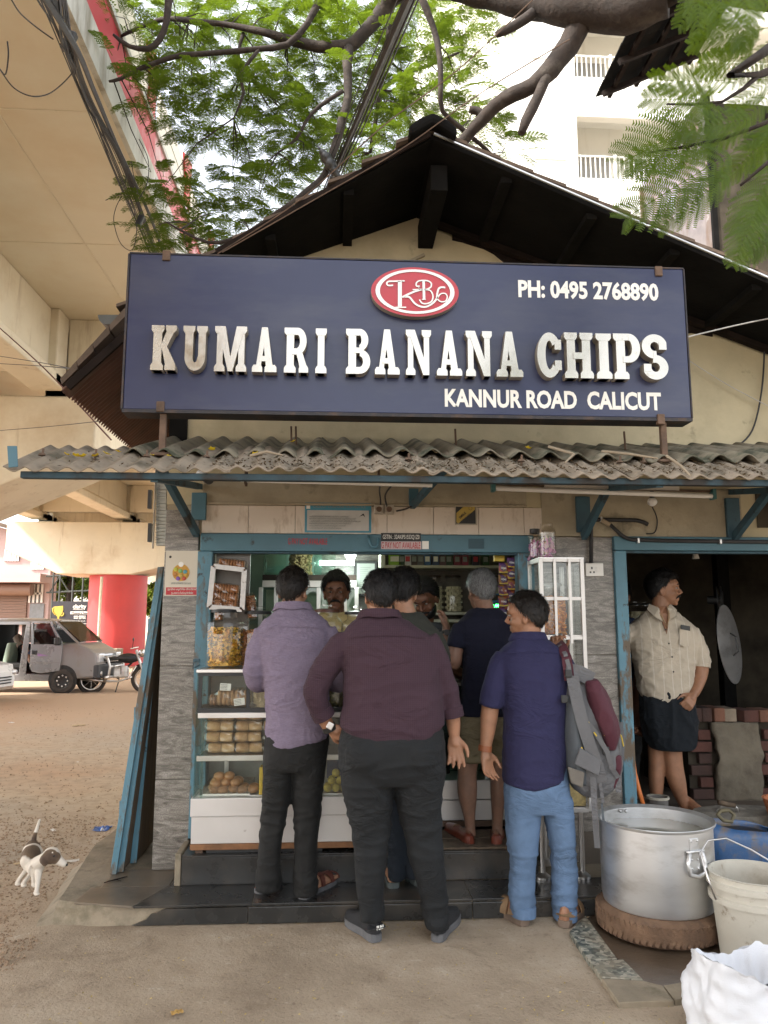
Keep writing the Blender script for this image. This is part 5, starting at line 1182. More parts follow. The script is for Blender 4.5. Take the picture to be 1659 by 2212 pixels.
# ---------------------------------------------------------------- 2. man in the maroon shirt
def man_maroon():
    Y = -.83; t = thing('person', at(850,2030,-.845), 'heavy-set man seen from behind in a maroon shirt with one hand on his hip', 'person', 'customers at the counter'); t.location.z = 0
    sh = fabric('maroon_check',(.042,.022,.031),0,420,.85,check=(34,(.058,.034,.045),.86)); tr = fabric('charcoal_trousers',(.014,.015,.016),0,520,.75)
    st = densify([(782,858,1330,.055,.005),(765,880,1342,.08,.005),(742,912,1362,.112),(733,936,1386,.135),(738,944,1420,.15),(742,950,1470,.158),(739,957,1525,.165),(733,961,1562,.168),(733,960,1588,.162),(736,956,1600,.155)])
    mb = MB(); ringloft(mb, st, Y)
    arm(mb, [(752,1380,0,.066),(722,1415,0,.070),(692,1465,-.005,.066),(682,1498,-.01,.063),(688,1525,0,.058),(699,1545,.015,.050)], Y)
    arm(mb, [(918,1380,0,.066),(938,1420,0,.068),(958,1470,.01,.062),(972,1515,.02,.056),(978,1545,.025,.046)], Y)
    x0, zh = at(846,1600,Y).x, at(846,1595,Y).z
    cloth(t, mb, 'shirt', sh, .0088, [(.0065,(4,4,12),1.7),(.003,(13,13,6),6.1),(.0013,(22,22,38),2.2)], hem=lambda p, n: V((0,0,.055*(abs(p.x-x0)/.22)**2 - .012))*min(1,max(0,(zh+.07-p.z)/.07)))
    collar(t, at(820,1330,Y)+V((0,.015,-.004)), .100, .080, .024, sh, tilt=-.014)
    for (p0, p1) in (((699,1545,.015),(688,1525,0)), ((978,1545,.025),(972,1515,.02))): a, b2 = at(p0[0],p0[1],Y+p0[2]), at(p1[0],p1[1],Y+p1[2]); band(t,'cuff',a.lerp(b2,.25),b2-a,.0505,.05,sh,th=.007)
    MB().tube([at(x,1378-5*math.sin((x-750)/170*3.14),Y-.128+.03*abs((x-840)/85)**3) for x in range(750,925,8)],.0022,4).build('yoke_seam', sh, t)
    pl = MB(); ringloft(pl, densify([(738,956,1570,.150),(731,961,1605,.168),(730,963,1640,.172),(733,962,1668,.158),(738,958,1690,.14)]), Y)
    pl.ell(at(793,1632,Y-.085),(.115,.095,.105)); pl.ell(at(902,1632,Y-.085),(.115,.095,.105))
    ringloft(pl, densify([(732,850,1650,.150),(738,849,1700,.135),(748,846,1750,.115),(760,842,1798,.10),(765,836,1850,.090,-.01),(768,831,1900,.083,-.01),(773,829,1950,.08),(776,829,1985,.08)]), Y)
    ringloft(pl, densify([(847,963,1650,.150),(851,957,1700,.135),(859,952,1750,.115),(871,955,1798,.10),(882,958,1850,.090,-.01),(897,963,1900,.083,-.01),(910,968,1950,.08),(918,971,2002,.08)]), Y)
    zk, za = at(850,1775,Y).z, at(850,1975,Y).z
    cloth(t, pl, 'trousers', tr, .0088, [(.0065,(4.5,4.5,15),2.2),(.002,(16,16,24),8.7)], amount=lambda p: .4 + .9*math.exp(-((p.z-zk)/.14)**2)+.9*math.exp(-((p.z-za)/.1)**2)+.6*math.exp(-((p.z-zk-.27)/.07)**2))
    b = MB(); hm_ = hmat(12,-8,2); hc = at(820,1287,Y+.02); T = head(b, hc, hm_, 1.0, 1.08); b.tube([T(0,-.02,-.05), at(820,1335,Y+.01), at(822,1370,Y)],[.060,.064,.085],14)
    ringloft(b, [(760,900,1365,.08),(755,930,1440,.10),(750,945,1570,.11),(755,940,1650,.10)], Y)
    q = arm(b, [(752,1380,0,.045),(722,1415,0,.047),(686,1490,-.01,.046),(688,1525,0,.044),(702,1555,.02,.036),(711,1573,.03,.029)], Y); hand(b, q[-1], at(742,1586,Y+.03)-q[-1], (.25,.9,.1), -1, .85, .98); band(t,'watch',at(711,1572,Y+.028),at(713,1577,Y+.03)-at(705,1560,Y+.02),.033,.026,M['black']); 
    ww = MB().obox(at(713,1568,Y-.012),(.032,.010,.034),Matrix.Rotation(.5,3,'Y')).build('watch_face', M['steel'], t, bev=.003)
    q = arm(b, [(918,1380,0,.045),(938,1420,0,.047),(972,1515,.02,.044),(979,1560,.03,.037),(981,1588,.03,.029)], Y); hand(b, q[-1], at(986,1650,Y+.01)-q[-1], (-.25,-.95,.05), -1, .38, 1.05, .16)
    for a in ([(745,838,1660,.09),(760,835,1800,.07),(775,822,1970,.05)], [(860,950,1660,.09),(880,948,1800,.07),(920,962,1985,.05)]): ringloft(b, [(q_[0]+12,q_[1]-12,q_[2],q_[3]) for q_ in a], Y)
    F1, L1 = frame(atz(815,2036,0), atz(752,1990,0)); F2, L2 = frame(atz(942,2036,0), atz(982,1982,0))
    for F, L in ((F1,L1),(F2,L2)): footskin(b, F, L, .03, .8)
    finish(t, b, .006, T, 1, 'med'); hair(t, T, hm_, 1, 'black', .010, seed=5, side=-.1)
    sp = MB().tube([T(-.083,-.02,.010),T(-.086,.04,.012)],.002,5).build('spectacles', M['steel'], t)
    for F, L in ((F1,L1),(F2,L2)):
        s_ = sole(t, F, L, .036, SOLEG, 1.12, 'shoe'); upper(s_, F, L, [(0,.055),(.12,.085),(.28,.092),(.42,.082),(.6,.058),(.8,.046),(.95,.036),(1,.02)], SHB, .030, 1.06)
        rg_ = mat('shoe_heel_patch',(.03,.03,.032),.6,bump=0); strap(s_, F, [(.042*math.cos(a), .022 - .036*math.sin(a)*.9 + .006, .068) for a in [math.pi*j/10 for j in range(11)]], .030, rg_, 'heel_patch')
        me = text_mesh('PUMA', 1, .5, .03); co = np.array([v.co for v in me.vertices]); c0 = (co.min(0)+co.max(0))/2; k = .05/(co[:,0].max()-co[:,0].min())
        inner = 1; x, y, z = (F(1,0,0)-F(0,0,0)), (F(0,1,0)-F(0,0,0)), V((0,0,1))
        for v in me.vertices:
            u = (v.co.x-c0[0])*k; hh = (v.co.y-c0[1])*.020/(co[:,1].max()-co[:,1].min()); sgn = 1 if F is F1 else -1
            u2 = u + .012*sgn; v.co = F(u2*.92, -.012 + 9*u2*u2 - v.co.z*.002 - .006, .072+hh) - t.location
        put('lettering', me, M['signtext'], s_)
        o_ = s_.children[-1]
    return t
man_maroon()

# ---------------------------------------------------------------- 3. man in the dark olive tee, mostly hidden
def man_olive():
    Y = -.40; t = thing('person', at(890,1915,-.42), 'young man in a dark olive tee and grey slides, half hidden behind the maroon shirt', 'person', 'customers at the counter'); t.location.z = .095
    sh = fabric('olive_tee',(.040,.041,.034),0,500); tr = fabric('dark_jeans',(.012,.016,.022),0,480,.8)
    mb = MB(); ringloft(mb, densify([(850,912,1322,.055,0),(836,925,1338,.085),(818,944,1360,.105),(808,954,1392,.118),(810,952,1450,.118),(815,948,1520,.12),(818,945,1580,.125)]), Y)
    arm(mb, [(935,1375,0,.058),(950,1410,.03,.058),(952,1440,.06,.056)], Y); arm(mb, [(825,1375,0,.058),(812,1410,.03,.058),(808,1440,.06,.056)], Y)
    cloth(t, mb, 'shirt', sh, .010, SHF)
    pl = MB(); ringloft(pl, densify([(820,944,1560,.115),(818,946,1620,.122),(822,942,1660,.112)]), Y); ringloft(pl, densify([(822,882,1640,.10),(830,880,1740,.085),(836,876,1840,.068),(838,872,1900,.065)]), Y); ringloft(pl, densify([(882,942,1640,.10),(880,935,1740,.085),(876,915,1820,.068),(873,908,1870,.066),(878,906,1895,.066)]), Y)
    cloth(t, pl, 'trousers', tr, .010, TRF)
    b = MB(); hm_ = hmat(-18,-14,4); hc = at(872,1279,Y+.02); T = head(b, hc, hm_); b.tube([T(0,-.02,-.05), at(878,1325,Y), at(880,1350,Y)],[.052,.056,.07],14)
    ringloft(b, [(830,930,1360,.07),(835,930,1560,.08),(840,925,1650,.08)], Y)
    for sg_ in (1,-1):
        cx = 880; q = arm(b, [(cx+sg_*56,1375,0,.04),(cx+sg_*72,1440,.06,.04),(cx+sg_*60,1440,.2,.032),(cx+sg_*40,1420,.3,.025)], Y); hand(b, q[-1], q[-1]-q[-3], (0,0,-1), -sg_, .6)
    for px in (852,905): ringloft(b, [(px-20,px+20,1640,.06),(px-15,px+13,1760,.05),(px-12,px+8,1890,.035)], Y)
    F1, L1 = frame(atz(915,1917,.095), atz(862,1885,.095)); F2, L2 = frame(atz(850,1920,.095), atz(838,1885,.095))
    for F, L in ((F1,L1),(F2,L2)): footskin(b, F, L, .03)
    finish(t, b, .0065, T, 1, 'fair'); hair(t, T, hm_, 1, 'black', .015, rough=.012, seed=8)
    for F, L in ((F1,L1),(F2,L2)):
        s_ = sole(t, F, L, .03, GSL, 1.12, 'slide'); strap(s_, F, [(.048*math.cos(a), L*.60, .030+.055*max(0,math.sin(a))) for a in [math.pi*j/10 for j in range(11)]], .085, GSL, 'band', .006)
man_olive()

# ---------------------------------------------------------------- 4. grey-haired man in the navy tee and khaki shorts
def man_navy():
    Y = -.11; t = thing('person', at(1030,1826,-.13), 'grey-haired man in a dark navy tee, khaki shorts and reddish loafers holding a jar lid', 'person', 'customers at the counter'); t.location.z = .25
    sh = fabric('navy_tee',(.011,.012,.024),0,520,.9); so = fabric('khaki_shorts',(.175,.145,.088),0,420,.85)
    mb = MB(); ringloft(mb, densify([(1018,1080,1314,.055,.01),(1003,1095,1328,.085,.01),(990,1110,1346,.105),(990,1114,1375,.118),(999,1112,1410,.12),(998,1108,1460,.12),(994,1106,1510,.125),(991,1106,1545,.127)]), Y)
    arm(mb, [(1000,1354,0,.056),(990,1378,-.01,.060),(985,1400,-.015,.061)], Y); arm(mb, [(1102,1354,0,.056),(1114,1385,0,.060),(1116,1412,.01,.060)], Y)
    cloth(t, mb, 'shirt', sh, .009, SHF)
    pl = MB(); ringloft(pl, densify([(994,1104,1520,.112),(990,1104,1560,.122),(990,1102,1590,.118)]), Y); ringloft(pl, densify([(990,1050,1575,.108),(991,1046,1610,.10),(992,1044,1645,.095)]), Y); ringloft(pl, densify([(1047,1100,1575,.108),(1053,1092,1610,.10),(1058,1089,1642,.095)]), Y)
    cloth(t, pl, 'shorts', so, .009, TRF)
    b = MB(); hm_ = hmat(14,-10,3); hc = at(1038,1276,Y+.03); T = head(b, hc, hm_); b.tube([T(0,-.02,-.05), at(1048,1316,Y+.015), at(1050,1345,Y)],[.054,.058,.075],14)
    ringloft(b, [(1010,1095,1350,.07),(1012,1095,1450,.08),(1005,1092,1600,.08)], Y)
    q = arm(b, [(1000,1354,0,.045),(985,1400,-.015,.047),(980,1432,-.01,.045),(972,1420,.05,.042),(966,1388,.09,.032),(964,1366,.11,.027)], Y); hand(b, q[-1], at(964,1320,Y+.16)-q[-1], (-.9,.35,.05), 1, .62, 1.0); band(t,'watch',at(964,1368,Y+.108),at(964,1360,Y+.12)-at(966,1388,Y+.09),.030,.022,M['black']); MB().obox(at(966,1366,Y+.066),(.034,.012,.034),Matrix.Rotation(-.3,3,'Z')).build('watch_face', M['black'], t, bev=.004)
    q = arm(b, [(1102,1354,0,.045),(1116,1412,.01,.046),(1112,1440,.04,.044),(1090,1425,.2,.034),(1075,1405,.28,.027)], Y); hand(b, q[-1], q[-1]-q[-3], (0,0,-1), -1, .6)
    ringloft(b, densify([(992,1042,1600,.075),(990,1034,1640,.068),(989,1029,1670,.062),(988,1030,1700,.064),(991,1029,1725,.060),(1000,1026,1760,.046),(1005,1026,1785,.040),(1003,1028,1805,.042)]), Y)
    ringloft(b, densify([(1056,1096,1600,.075),(1059,1093,1640,.068),(1061,1090,1670,.062),(1060,1092,1700,.064),(1061,1090,1725,.060),(1063,1086,1760,.046),(1063,1085,1785,.040),(1062,1086,1805,.042)]), Y)
    F1, L1 = frame(atz(1019,1829,.25), atz(966,1792,.25)); F2, L2 = frame(atz(1072,1830,.25), atz(1076,1793,.25)); L2 = .265
    for F, L in ((F1,L1),(F2,L2)): footskin(b, F, L, .02, .72)
    finish(t, b, .006, T, 1, 'leg'); hair(t, T, hm_, 1, 'grey', .010, seed=12)
    for F, L in ((F1,L1),(F2,L2)):
        s_ = sole(t, F, L, .016, mat('dark_sole',(.06,.025,.015),.6,bump=0), 1.04, 'loafer'); upper(s_, F, L, [(0,.045),(.1,.056),(.3,.048),(.5,.050),(.62,.052),(.8,.044),(.95,.034),(1,.02)], RED_L, .014, 1.0)
        MB().tube([F(.036*math.cos(a), L*(.62-.05*math.sin(a)), .018+.052*math.sin(a)) for a in [math.pi*j/10 for j in range(11)]], .0035, 6).build('lace', TAN, s_)
man_navy()

# ---------------------------------------------------------------- 5. man with the backpack
def man_backpack():
    Y = -.64; t = thing('person', at(1150,2003,-.66), 'man in an indigo short-sleeved shirt and light blue trousers turning his head left', 'person', 'customers at the counter'); t.location.z = 0
    sh = fabric('indigo_shirt',(.026,.025,.066),0,480,.85); tr = fabric('light_blue_cotton',(.105,.165,.265),0,430,.85,var=.2)
    mb = MB(); ringloft(mb, densify([(1112,1172,1374,.055,.005),(1102,1188,1386,.085,.005),(1083,1212,1404,.112),(1076,1226,1432,.125),(1082,1224,1470,.13),(1088,1222,1530,.13),(1088,1221,1600,.135),(1087,1221,1660,.14),(1087,1220,1690,.138)]), Y)
    arm(mb, [(1092,1418,0,.056),(1078,1445,0,.062),(1068,1485,0,.064),(1060,1526,.01,.064)], Y); arm(mb, [(1208,1412,0,.054),(1220,1450,.03,.058),(1222,1500,.06,.056)], Y)
    zh = at(1150,1690,Y).z; x0 = at(1140,1690,Y).x
    cloth(t, mb, 'shirt', sh, .0088, [(.0055,(4.5,4.5,10),5.5),(.0025,(14,14,7),2.9),(.0012,(24,24,36),6.6)], hem=lambda p, n: V((0,0,-.022*math.exp(-((p.x-x0)/.09)**2)+.012*max(0,(p.x-x0)/.2)))*min(1,max(0,(zh+.06-p.z)/.06)))
    collar(t, at(1142,1375,Y)+V((0,.012,-.008)), .090, .070, .022, sh, tilt=-.01)
    MB().tube([at(x,1412-4*math.sin((x-1090)/120*3.14),Y-.118+.03*abs((x-1150)/62)**3) for x in range(1092,1210,8)],.0022,4).build('yoke_seam', sh, t)
    pl = MB(); ringloft(pl, densify([(1092,1222,1650,.122),(1090,1228,1700,.132),(1090,1232,1730,.125),(1092,1235,1752,.11)]), Y)
    ringloft(pl, densify([(1090,1170,1720,.118),(1092,1166,1775,.10),(1096,1163,1820,.09),(1102,1159,1850,.082),(1102,1156,1890,.078),(1099,1154,1935,.078),(1106,1153,1974,.076)]), Y)
    ringloft(pl, densify([(1168,1234,1720,.118),(1178,1238,1775,.10),(1188,1240,1820,.09),(1192,1244,1850,.082),(1193,1246,1890,.078),(1192,1244,1935,.078),(1199,1241,1982,.076)]), Y)
    zk, za = at(1150,1840,Y).z, at(1150,1955,Y).z
    cloth(t, pl, 'trousers', tr, .0088, [(.006,(5,5,16),6.2),(.0025,(14,14,20),3.7)], amount=lambda p: .45+.8*math.exp(-((p.z-zk)/.1)**2)+1.1*math.exp(-((p.z-za)/.1)**2))
    for (pl_, pr_, py) in ((1105,1154,1965),(1198,1242,1972)):
        mb = MB(); ringloft(mb, [(pl_,pr_,py-12,.080),(pl_-2,pr_+2,py-10,.085),(pl_-2,pr_+2,py+10,.085),(pl_,pr_,py+11,.080)], Y); mb.build('turn_up', tr, t, smooth=50)
    b = MB(); hm_ = hmat(62,-4,0); hc = at(1136,1330,Y+.01); T = head(b, hc, hm_, 1.02, 1.08); b.tube([T(0,-.02,-.05), at(1142,1378,Y+.005), at(1146,1400,Y)],[.060,.062,.08],14)
    ringloft(b, [(1095,1210,1415,.08),(1100,1212,1550,.09),(1100,1212,1720,.09)], Y)
    q = arm(b, [(1092,1418,0,.045),(1068,1485,0,.047),(1060,1522,.01,.048),(1056,1555,.01,.046),(1052,1590,.005,.037),(1048,1618,0,.029)], Y); hand(b, q[-1], at(1058,1690,Y-.02)-q[-1], (.55,-.8,0), -1, .35, 1.02, .14)
    band(t,'watch_strap',at(1048,1616,Y),at(1048,1626,Y)-at(1052,1590,Y),.032,.030,mat('tan_leather_strap',(.25,.08,.03),.5,var=.2))
    q = arm(b, [(1208,1412,0,.045),(1222,1500,.06,.045),(1218,1490,.16,.04),(1195,1440,.2,.03),(1200,1415,.16,.026)], Y); hand(b, q[-1], (0,-.1,.3), (0,-1,0), 1, .8)
    for a in ([(1100,1160,1730,.08),(1108,1150,1860,.06),(1112,1146,1965,.045)], [(1185,1226,1730,.08),(1200,1236,1860,.06),(1204,1236,1972,.045)]): ringloft(b, a, Y)
    F1, L1 = frame(atz(1138,2001,0), atz(1056,1958,0)); F2, L2 = frame(atz(1216,2004,0), atz(1252,1964,0))
    for F, L in ((F1,L1),(F2,L2)): footskin(b, F, L, .03)
    finish(t, b, .006, T, 1.02, 'med'); hair(t, T, hm_, 1.02, 'brownblack', .010, seed=15, tuft=.012, crown=.01, line=.5); face_bits(t, T, hm_, 1, 'brownblack', moust=False)
    for F, L in ((F1,L1),(F2,L2)):
        s_ = sole(t, F, L, .032, mat('brown_sole',(.16,.115,.085),.8), 1.16, 'sandal'); strap(s_, F, [(.050*math.cos(a), L*(.50+.10*math.cos(a)), .032+.062*max(0,math.sin(a))) for a in [math.pi*j/10 for j in range(11)]], .05, TAN, 'strap', .005)
        strap(s_, F, [(.010,L*.84,.05),(.014,L*.72,.075),(.02,L*.6,.09)], .022, TAN); strap(s_, F, [(.046,L*.5,.04),(.044,L*.3,.05),(.038,L*.12,.055),(0,-.004,.058),(-.034,L*.12,.055),(-.042,L*.3,.05),(-.044,L*.5,.04)][1:6], .028, TAN, 'heel_strap')
man_backpack()

# ---------------------------------------------------------------- 6 and 7. two shopkeepers behind the counter
def vendor(label, Y, cx, hy, yaw, pitch, roll, shirtm, skin, seed, beard, moust, slump=0, dx=0, hs=1.06):
    t = thing('person', at(cx,1800,Y), label, 'person', 'shopkeepers'); t.location.z = .252
    k = mpp(Y)/mpp(.5)
    mb = MB(); ringloft(mb, densify([(cx-30,cx+30,1322+slump,.05,.0),(cx-44,cx+46,1332+slump,.08),(cx-66,cx+66,1350+slump,.10),(cx-72,cx+72,1380+slump,.115),(cx-66,cx+66,1440,.12),(cx-64,cx+64,1520,.13),(cx-64,cx+64,1580,.13)]), Y)
    for s_ in (-1,1): arm(mb, [(cx+s_*60,1362+slump,0,.058),(cx+s_*74,1400+slump,-.01,.058),(cx+s_*78,1430+slump,-.03,.056)], Y)
    cloth(t, mb, 'shirt', shirtm, .010, SHF)
    pl = MB(); ringloft(pl, densify([(cx-62,cx+62,1560,.12),(cx-62,cx+62,1620,.12)]), Y)
    for s_ in (-1,1): pl.tube([at(cx+s_*30,1600,Y), at(cx+s_*32,1680,Y), V((at(cx+s_*32,1700,Y).x,Y,.29))],[.085,.07,.055],14)
    cloth(t, pl, 'trousers', fabric('dark_trousers',(.02,.02,.022)), .012, TRF)
    b = MB(); hm_ = hmat(yaw,pitch,roll); hc = at(cx+dx,hy,Y-.03); T = head(b, hc, hm_, hs); b.tube([T(0,-.02,-.05), at(cx,1326+slump,Y), at(cx,1360+slump,Y)],[.054,.058,.075],14)
    ringloft(b, [(cx-55,cx+55,1365+slump,.07),(cx-50,cx+50,1600,.08)], Y)
    for s_ in (-1,1):
        q = arm(b, [(cx+s_*60,1362+slump,0,.04),(cx+s_*78,1430+slump,-.03,.042),(cx+s_*70,1450,-.12,.034),(cx+s_*44,1440,-.2,.026)], Y); hand(b, q[-1], q[-1]-q[-3], (0,0,-1), s_, .6)
        b.tube([at(cx+s_*30,1600,Y), V((at(cx+s_*32,1700,Y).x,Y,.30))],[.06,.04],10); F, L = frame(V((at(cx+s_*32,1700,Y).x,Y+.07,.252)), V((at(cx+s_*34,1700,Y).x,Y-.18,.252))); footskin(b, F, L, .004)
    finish(t, b, .0058, T, hs, skin); hair(t, T, hm_, hs, 'black', .016, seed=seed, rough=.009, tuft=.010, line=.52); face_bits(t, T, hm_, hs, 'black', moust, beard)
    return t, T
vendor('shopkeeper with moustache in a pale yellow tee facing the customers over the jars', .50, 726, 1280, 176, -4, 0, fabric('yellow_tee',(.52,.41,.19),0,480), 'dark', 21, 0, True)
vendor('bearded shopkeeper looking down between the olive tee and the navy tee', .46, 918, 1294, 152, -32, 6, fabric('grey_tee',(.06,.065,.07),0,480), 'dark', 23, .10, True, slump=22, dx=0)

# ---------------------------------------------------------------- 8. cook in the kitchen doorway
def cook():
    Y = .52; t = thing('person', at(1440,1745,Y), 'cook in a cream striped shirt and folded black lungi standing in the kitchen doorway', 'person'); t.location.z = .27
    sh = fabric('cream_striped_shirt',(.47,.41,.325),0,460,.85,stripes=(5.2,(.58,.53,.45),.965)); lu = fabric('black_lungi',(.011,.014,.018),0,480,.85)
    mb = MB(); ringloft(mb, densify([(1398,1455,1318,.055,.0),(1380,1474,1334,.085),(1362,1496,1352,.11),(1360,1508,1378,.125),(1368,1502,1420,.132),(1376,1496,1460,.14),(1382,1490,1495,.14),(1388,1484,1512,.135)]), Y)
    arm(mb, [(1492,1362,0,.058),(1506,1396,-.02,.062),(1514,1425,-.03,.062),(1514,1438,-.035,.056)], Y); arm(mb, [(1374,1362,0,.058),(1348,1375,.0,.056),(1315,1392,.02,.052)], Y)
    zh = at(1440,1512,Y).z; x0 = at(1400,1500,Y).x
    cloth(t, mb, 'shirt', sh, .0088, [(.009,(6,6,10),4.4),(.005,(15,15,15),7.1),(.003,(28,28,36),3.3)], hem=lambda p, n: V((0,0,-.10*max(0,(p.x-x0)/.25)+.02))*min(1,max(0,(zh+.07-p.z)/.07)))
    band(t,'cuff',at(1514,1436,Y-.034),at(1514,1425,Y-.03)-at(1514,1440,Y-.036),.057,.035,sh,th=.006)
    c0 = at(1428,1316,Y-.055)
    for s_ in (-1,1): MB().prism([c0+V((s_*.018,-.060,-.085)), c0+V((s_*.030,-.035,.010)), c0+V((s_*.075,.02,.040)), c0+V((s_*.105,-.01,.0)), c0+V((s_*.080,-.062,-.045))], (0,-.008,-.004)).build('collar', sh, t, bev=.003)
    MB().prism([c0+V((0,-.062,-.17)), c0+V((-.036,-.045,-.03)), c0+V((-.02,.0,.02)), c0+V((.02,.0,.02)), c0+V((.036,-.045,-.03))], (0,-.012,0)).build('neck_opening', SK['med'], t)
    MB().tube([c0+V((-.040,-.02,.02)), c0+V((-.022,-.065,-.06)), c0+V((0,-.085,-.115)), c0+V((.022,-.075,-.06)), c0+V((.040,-.02,.02))], .006, 6).build('bead_necklace', mat('pale_beads',(.42,.28,.16),.5,bump=0), t)
    ph_ = at(1477,1352,Y); MB().prism([at(1470,1349,Y-.132),at(1490,1353,Y-.120),at(1490,1363,Y-.122),at(1470,1359,Y-.134)], (0,-.008,0)).build('phone', M['black'], t, bev=.002)
    pk_ = MB(); pk_.prism([at(1467,1358,Y-.135),at(1492,1362,Y-.122),at(1493,1392,Y-.128),at(1480,1399,Y-.136),at(1468,1393,Y-.140)], (0,-.004,0)); pk_.build('pocket', sh, t, bev=.002)
    for x, y, d in ((1438,1360,-.136),(1445,1390,-.142),(1452,1419,-.148),(1455,1451,-.155)): MB().ell(at(x,y,Y+d-.002),(.006,.004,.006),8,6).build('button', M['black'], t)
    pl = MB(); ringloft(pl, densify([(1390,1484,1482,.12),(1386,1492,1505,.14),(1386,1499,1540,.15),(1392,1502,1580,.15),(1402,1499,1605,.14),(1410,1492,1618,.13)]), Y); pl.ell(at(1478,1535,Y-.10),(.06,.05,.07))
    cloth(t, pl, 'lungi', lu, .0088, [(.016,(9,9,5),2.7),(.006,(20,20,14),5.1)])
    b = MB(); hm_ = hmat(-112,0,0); hc = at(1434,1273,Y-.01); T = head(b, hc, hm_, 1.04, 1.05); b.tube([T(0,-.02,-.05), at(1426,1322,Y), at(1428,1350,Y)],[.060,.062,.08],14)
    ringloft(b, [(1385,1488,1365,.08),(1390,1480,1500,.09),(1400,1480,1570,.09)], Y)
    q = arm(b, [(1492,1362,0,.045),(1513,1432,-.035,.050),(1513,1458,-.045,.048),(1506,1482,-.08,.040),(1498,1500,-.12,.031)], Y); hand(b, q[-1], at(1482,1530,Y-.18)-q[-1], (-.2,.9,-.2), -1, 1.1, 1.06)
    q = arm(b, [(1374,1362,0,.045),(1340,1378,.0,.042),(1300,1400,.03,.034),(1290,1380,.08,.027)], Y); hand(b, q[-1], (0,0,1), (0,1,0), 1, .4)
    ringloft(b, densify([(1402,1440,1590,.075),(1402,1434,1625,.064),(1403,1433,1655,.060),(1403,1432,1690,.058),(1408,1428,1730,.042),(1410,1427,1755,.04)]), Y+.05)
    ringloft(b, densify([(1430,1475,1590,.075),(1432,1471,1620,.066),(1436,1474,1655,.062),(1444,1480,1690,.060),(1460,1484,1725,.044),(1470,1489,1745,.038),(1472,1492,1760,.04)]), Y)
    F1, L1 = frame(V((at(1482,1750,Y).x,Y+.05,.27)), V((at(1500,1750,Y).x,Y-.2,.27))); F2, L2 = frame(V((at(1418,1750,Y).x,Y+.1,.27)), V((at(1420,1750,Y).x,Y-.15,.27)))
    for F, L in ((F1,L1),(F2,L2)): footskin(b, F, L, .004)
    finish(t, b, .0058, T, 1.04, 'med'); hair(t, T, hm_, 1.04, 'black', .013, seed=31, rough=.010, tuft=.02, line=.42); face_bits(t, T, hm_, 1.04, 'black', True, 0)
cook()

# ---------------------------------------------------------------- 9. helper hidden behind the door post
def helper():
    Y = .95; cx = 1340; t = thing('person', at(cx,1740,Y), 'kitchen helper in a dark blue tee, only an arm showing past the blue door post', 'person'); t.location.z = .27
    mb = MB(); ringloft(mb, densify([(cx-28,cx+28,1335,.055),(cx-60,cx+52,1362,.10),(cx-62,cx+50,1400,.115),(cx-58,cx+44,1480,.12),(cx-58,cx+44,1560,.125)]), Y)
    arm(mb, [(cx+46,1372,-.06,.056),(cx+44,1410,-.08,.06),(cx+38,1455,-.09,.058)], Y); arm(mb, [(cx-58,1372,0,.055),(cx-66,1440,0,.056)], Y); cloth(t, mb, 'shirt', fabric('dark_blue_tee',(.02,.035,.07)), .011, SHF)
    pl = MB(); ringloft(pl, densify([(cx-56,cx+44,1545,.12),(cx-56,cx+44,1620,.12)]), Y)
    for s_ in (-1,1): pl.tube([at(cx-6+s_*26,1600,Y), V((at(cx-6+s_*28,1680,Y).x,Y,.32))],[.085,.055],12)
    cloth(t, pl, 'trousers', fabric('dark_cotton',(.02,.02,.02)), .012, TRF)
    b = MB(); hm_ = hmat(150,-10,0); T = head(b, at(cx-4,1288,Y), hm_); b.tube([T(0,-.02,-.05), at(cx,1345,Y)],[.055,.065],12); ringloft(b, [(cx-45,cx+40,1365,.07),(cx-45,cx+35,1600,.08)], Y)
    q = arm(b, [(cx+46,1372,-.06,.042),(cx+40,1455,-.09,.048),(cx+40,1510,-.11,.050),(cx+42,1560,-.14,.048),(cx+50,1580,-.20,.040),(cx+30,1575,-.3,.03)], Y); hand(b, q[-1], q[-1]-q[-3], (0,0,-1), 1, .6)
    q = arm(b, [(cx-58,1372,0,.042),(cx-66,1440,0,.042),(cx-60,1520,-.08,.03)], Y); hand(b, q[-1], q[-1]-q[-3], (1,0,0), 1, .5)
    for s_ in (-1,1): b.tube([at(cx-6+s_*26,1600,Y), V((at(cx-6+s_*28,1680,Y).x,Y,.31))],[.06,.04],10); F, L = frame(V((at(cx-6+s_*28,1700,Y).x,Y+.07,.27)), V((at(cx-6+s_*30,1700,Y).x,Y-.18,.27))); footskin(b, F, L, .004)
    finish(t, b, .007, T, 1, 'dark'); hair(t, T, hm_, 1, 'black', .012, seed=37); face_bits(t, T, hm_, 1, 'black')
helper()

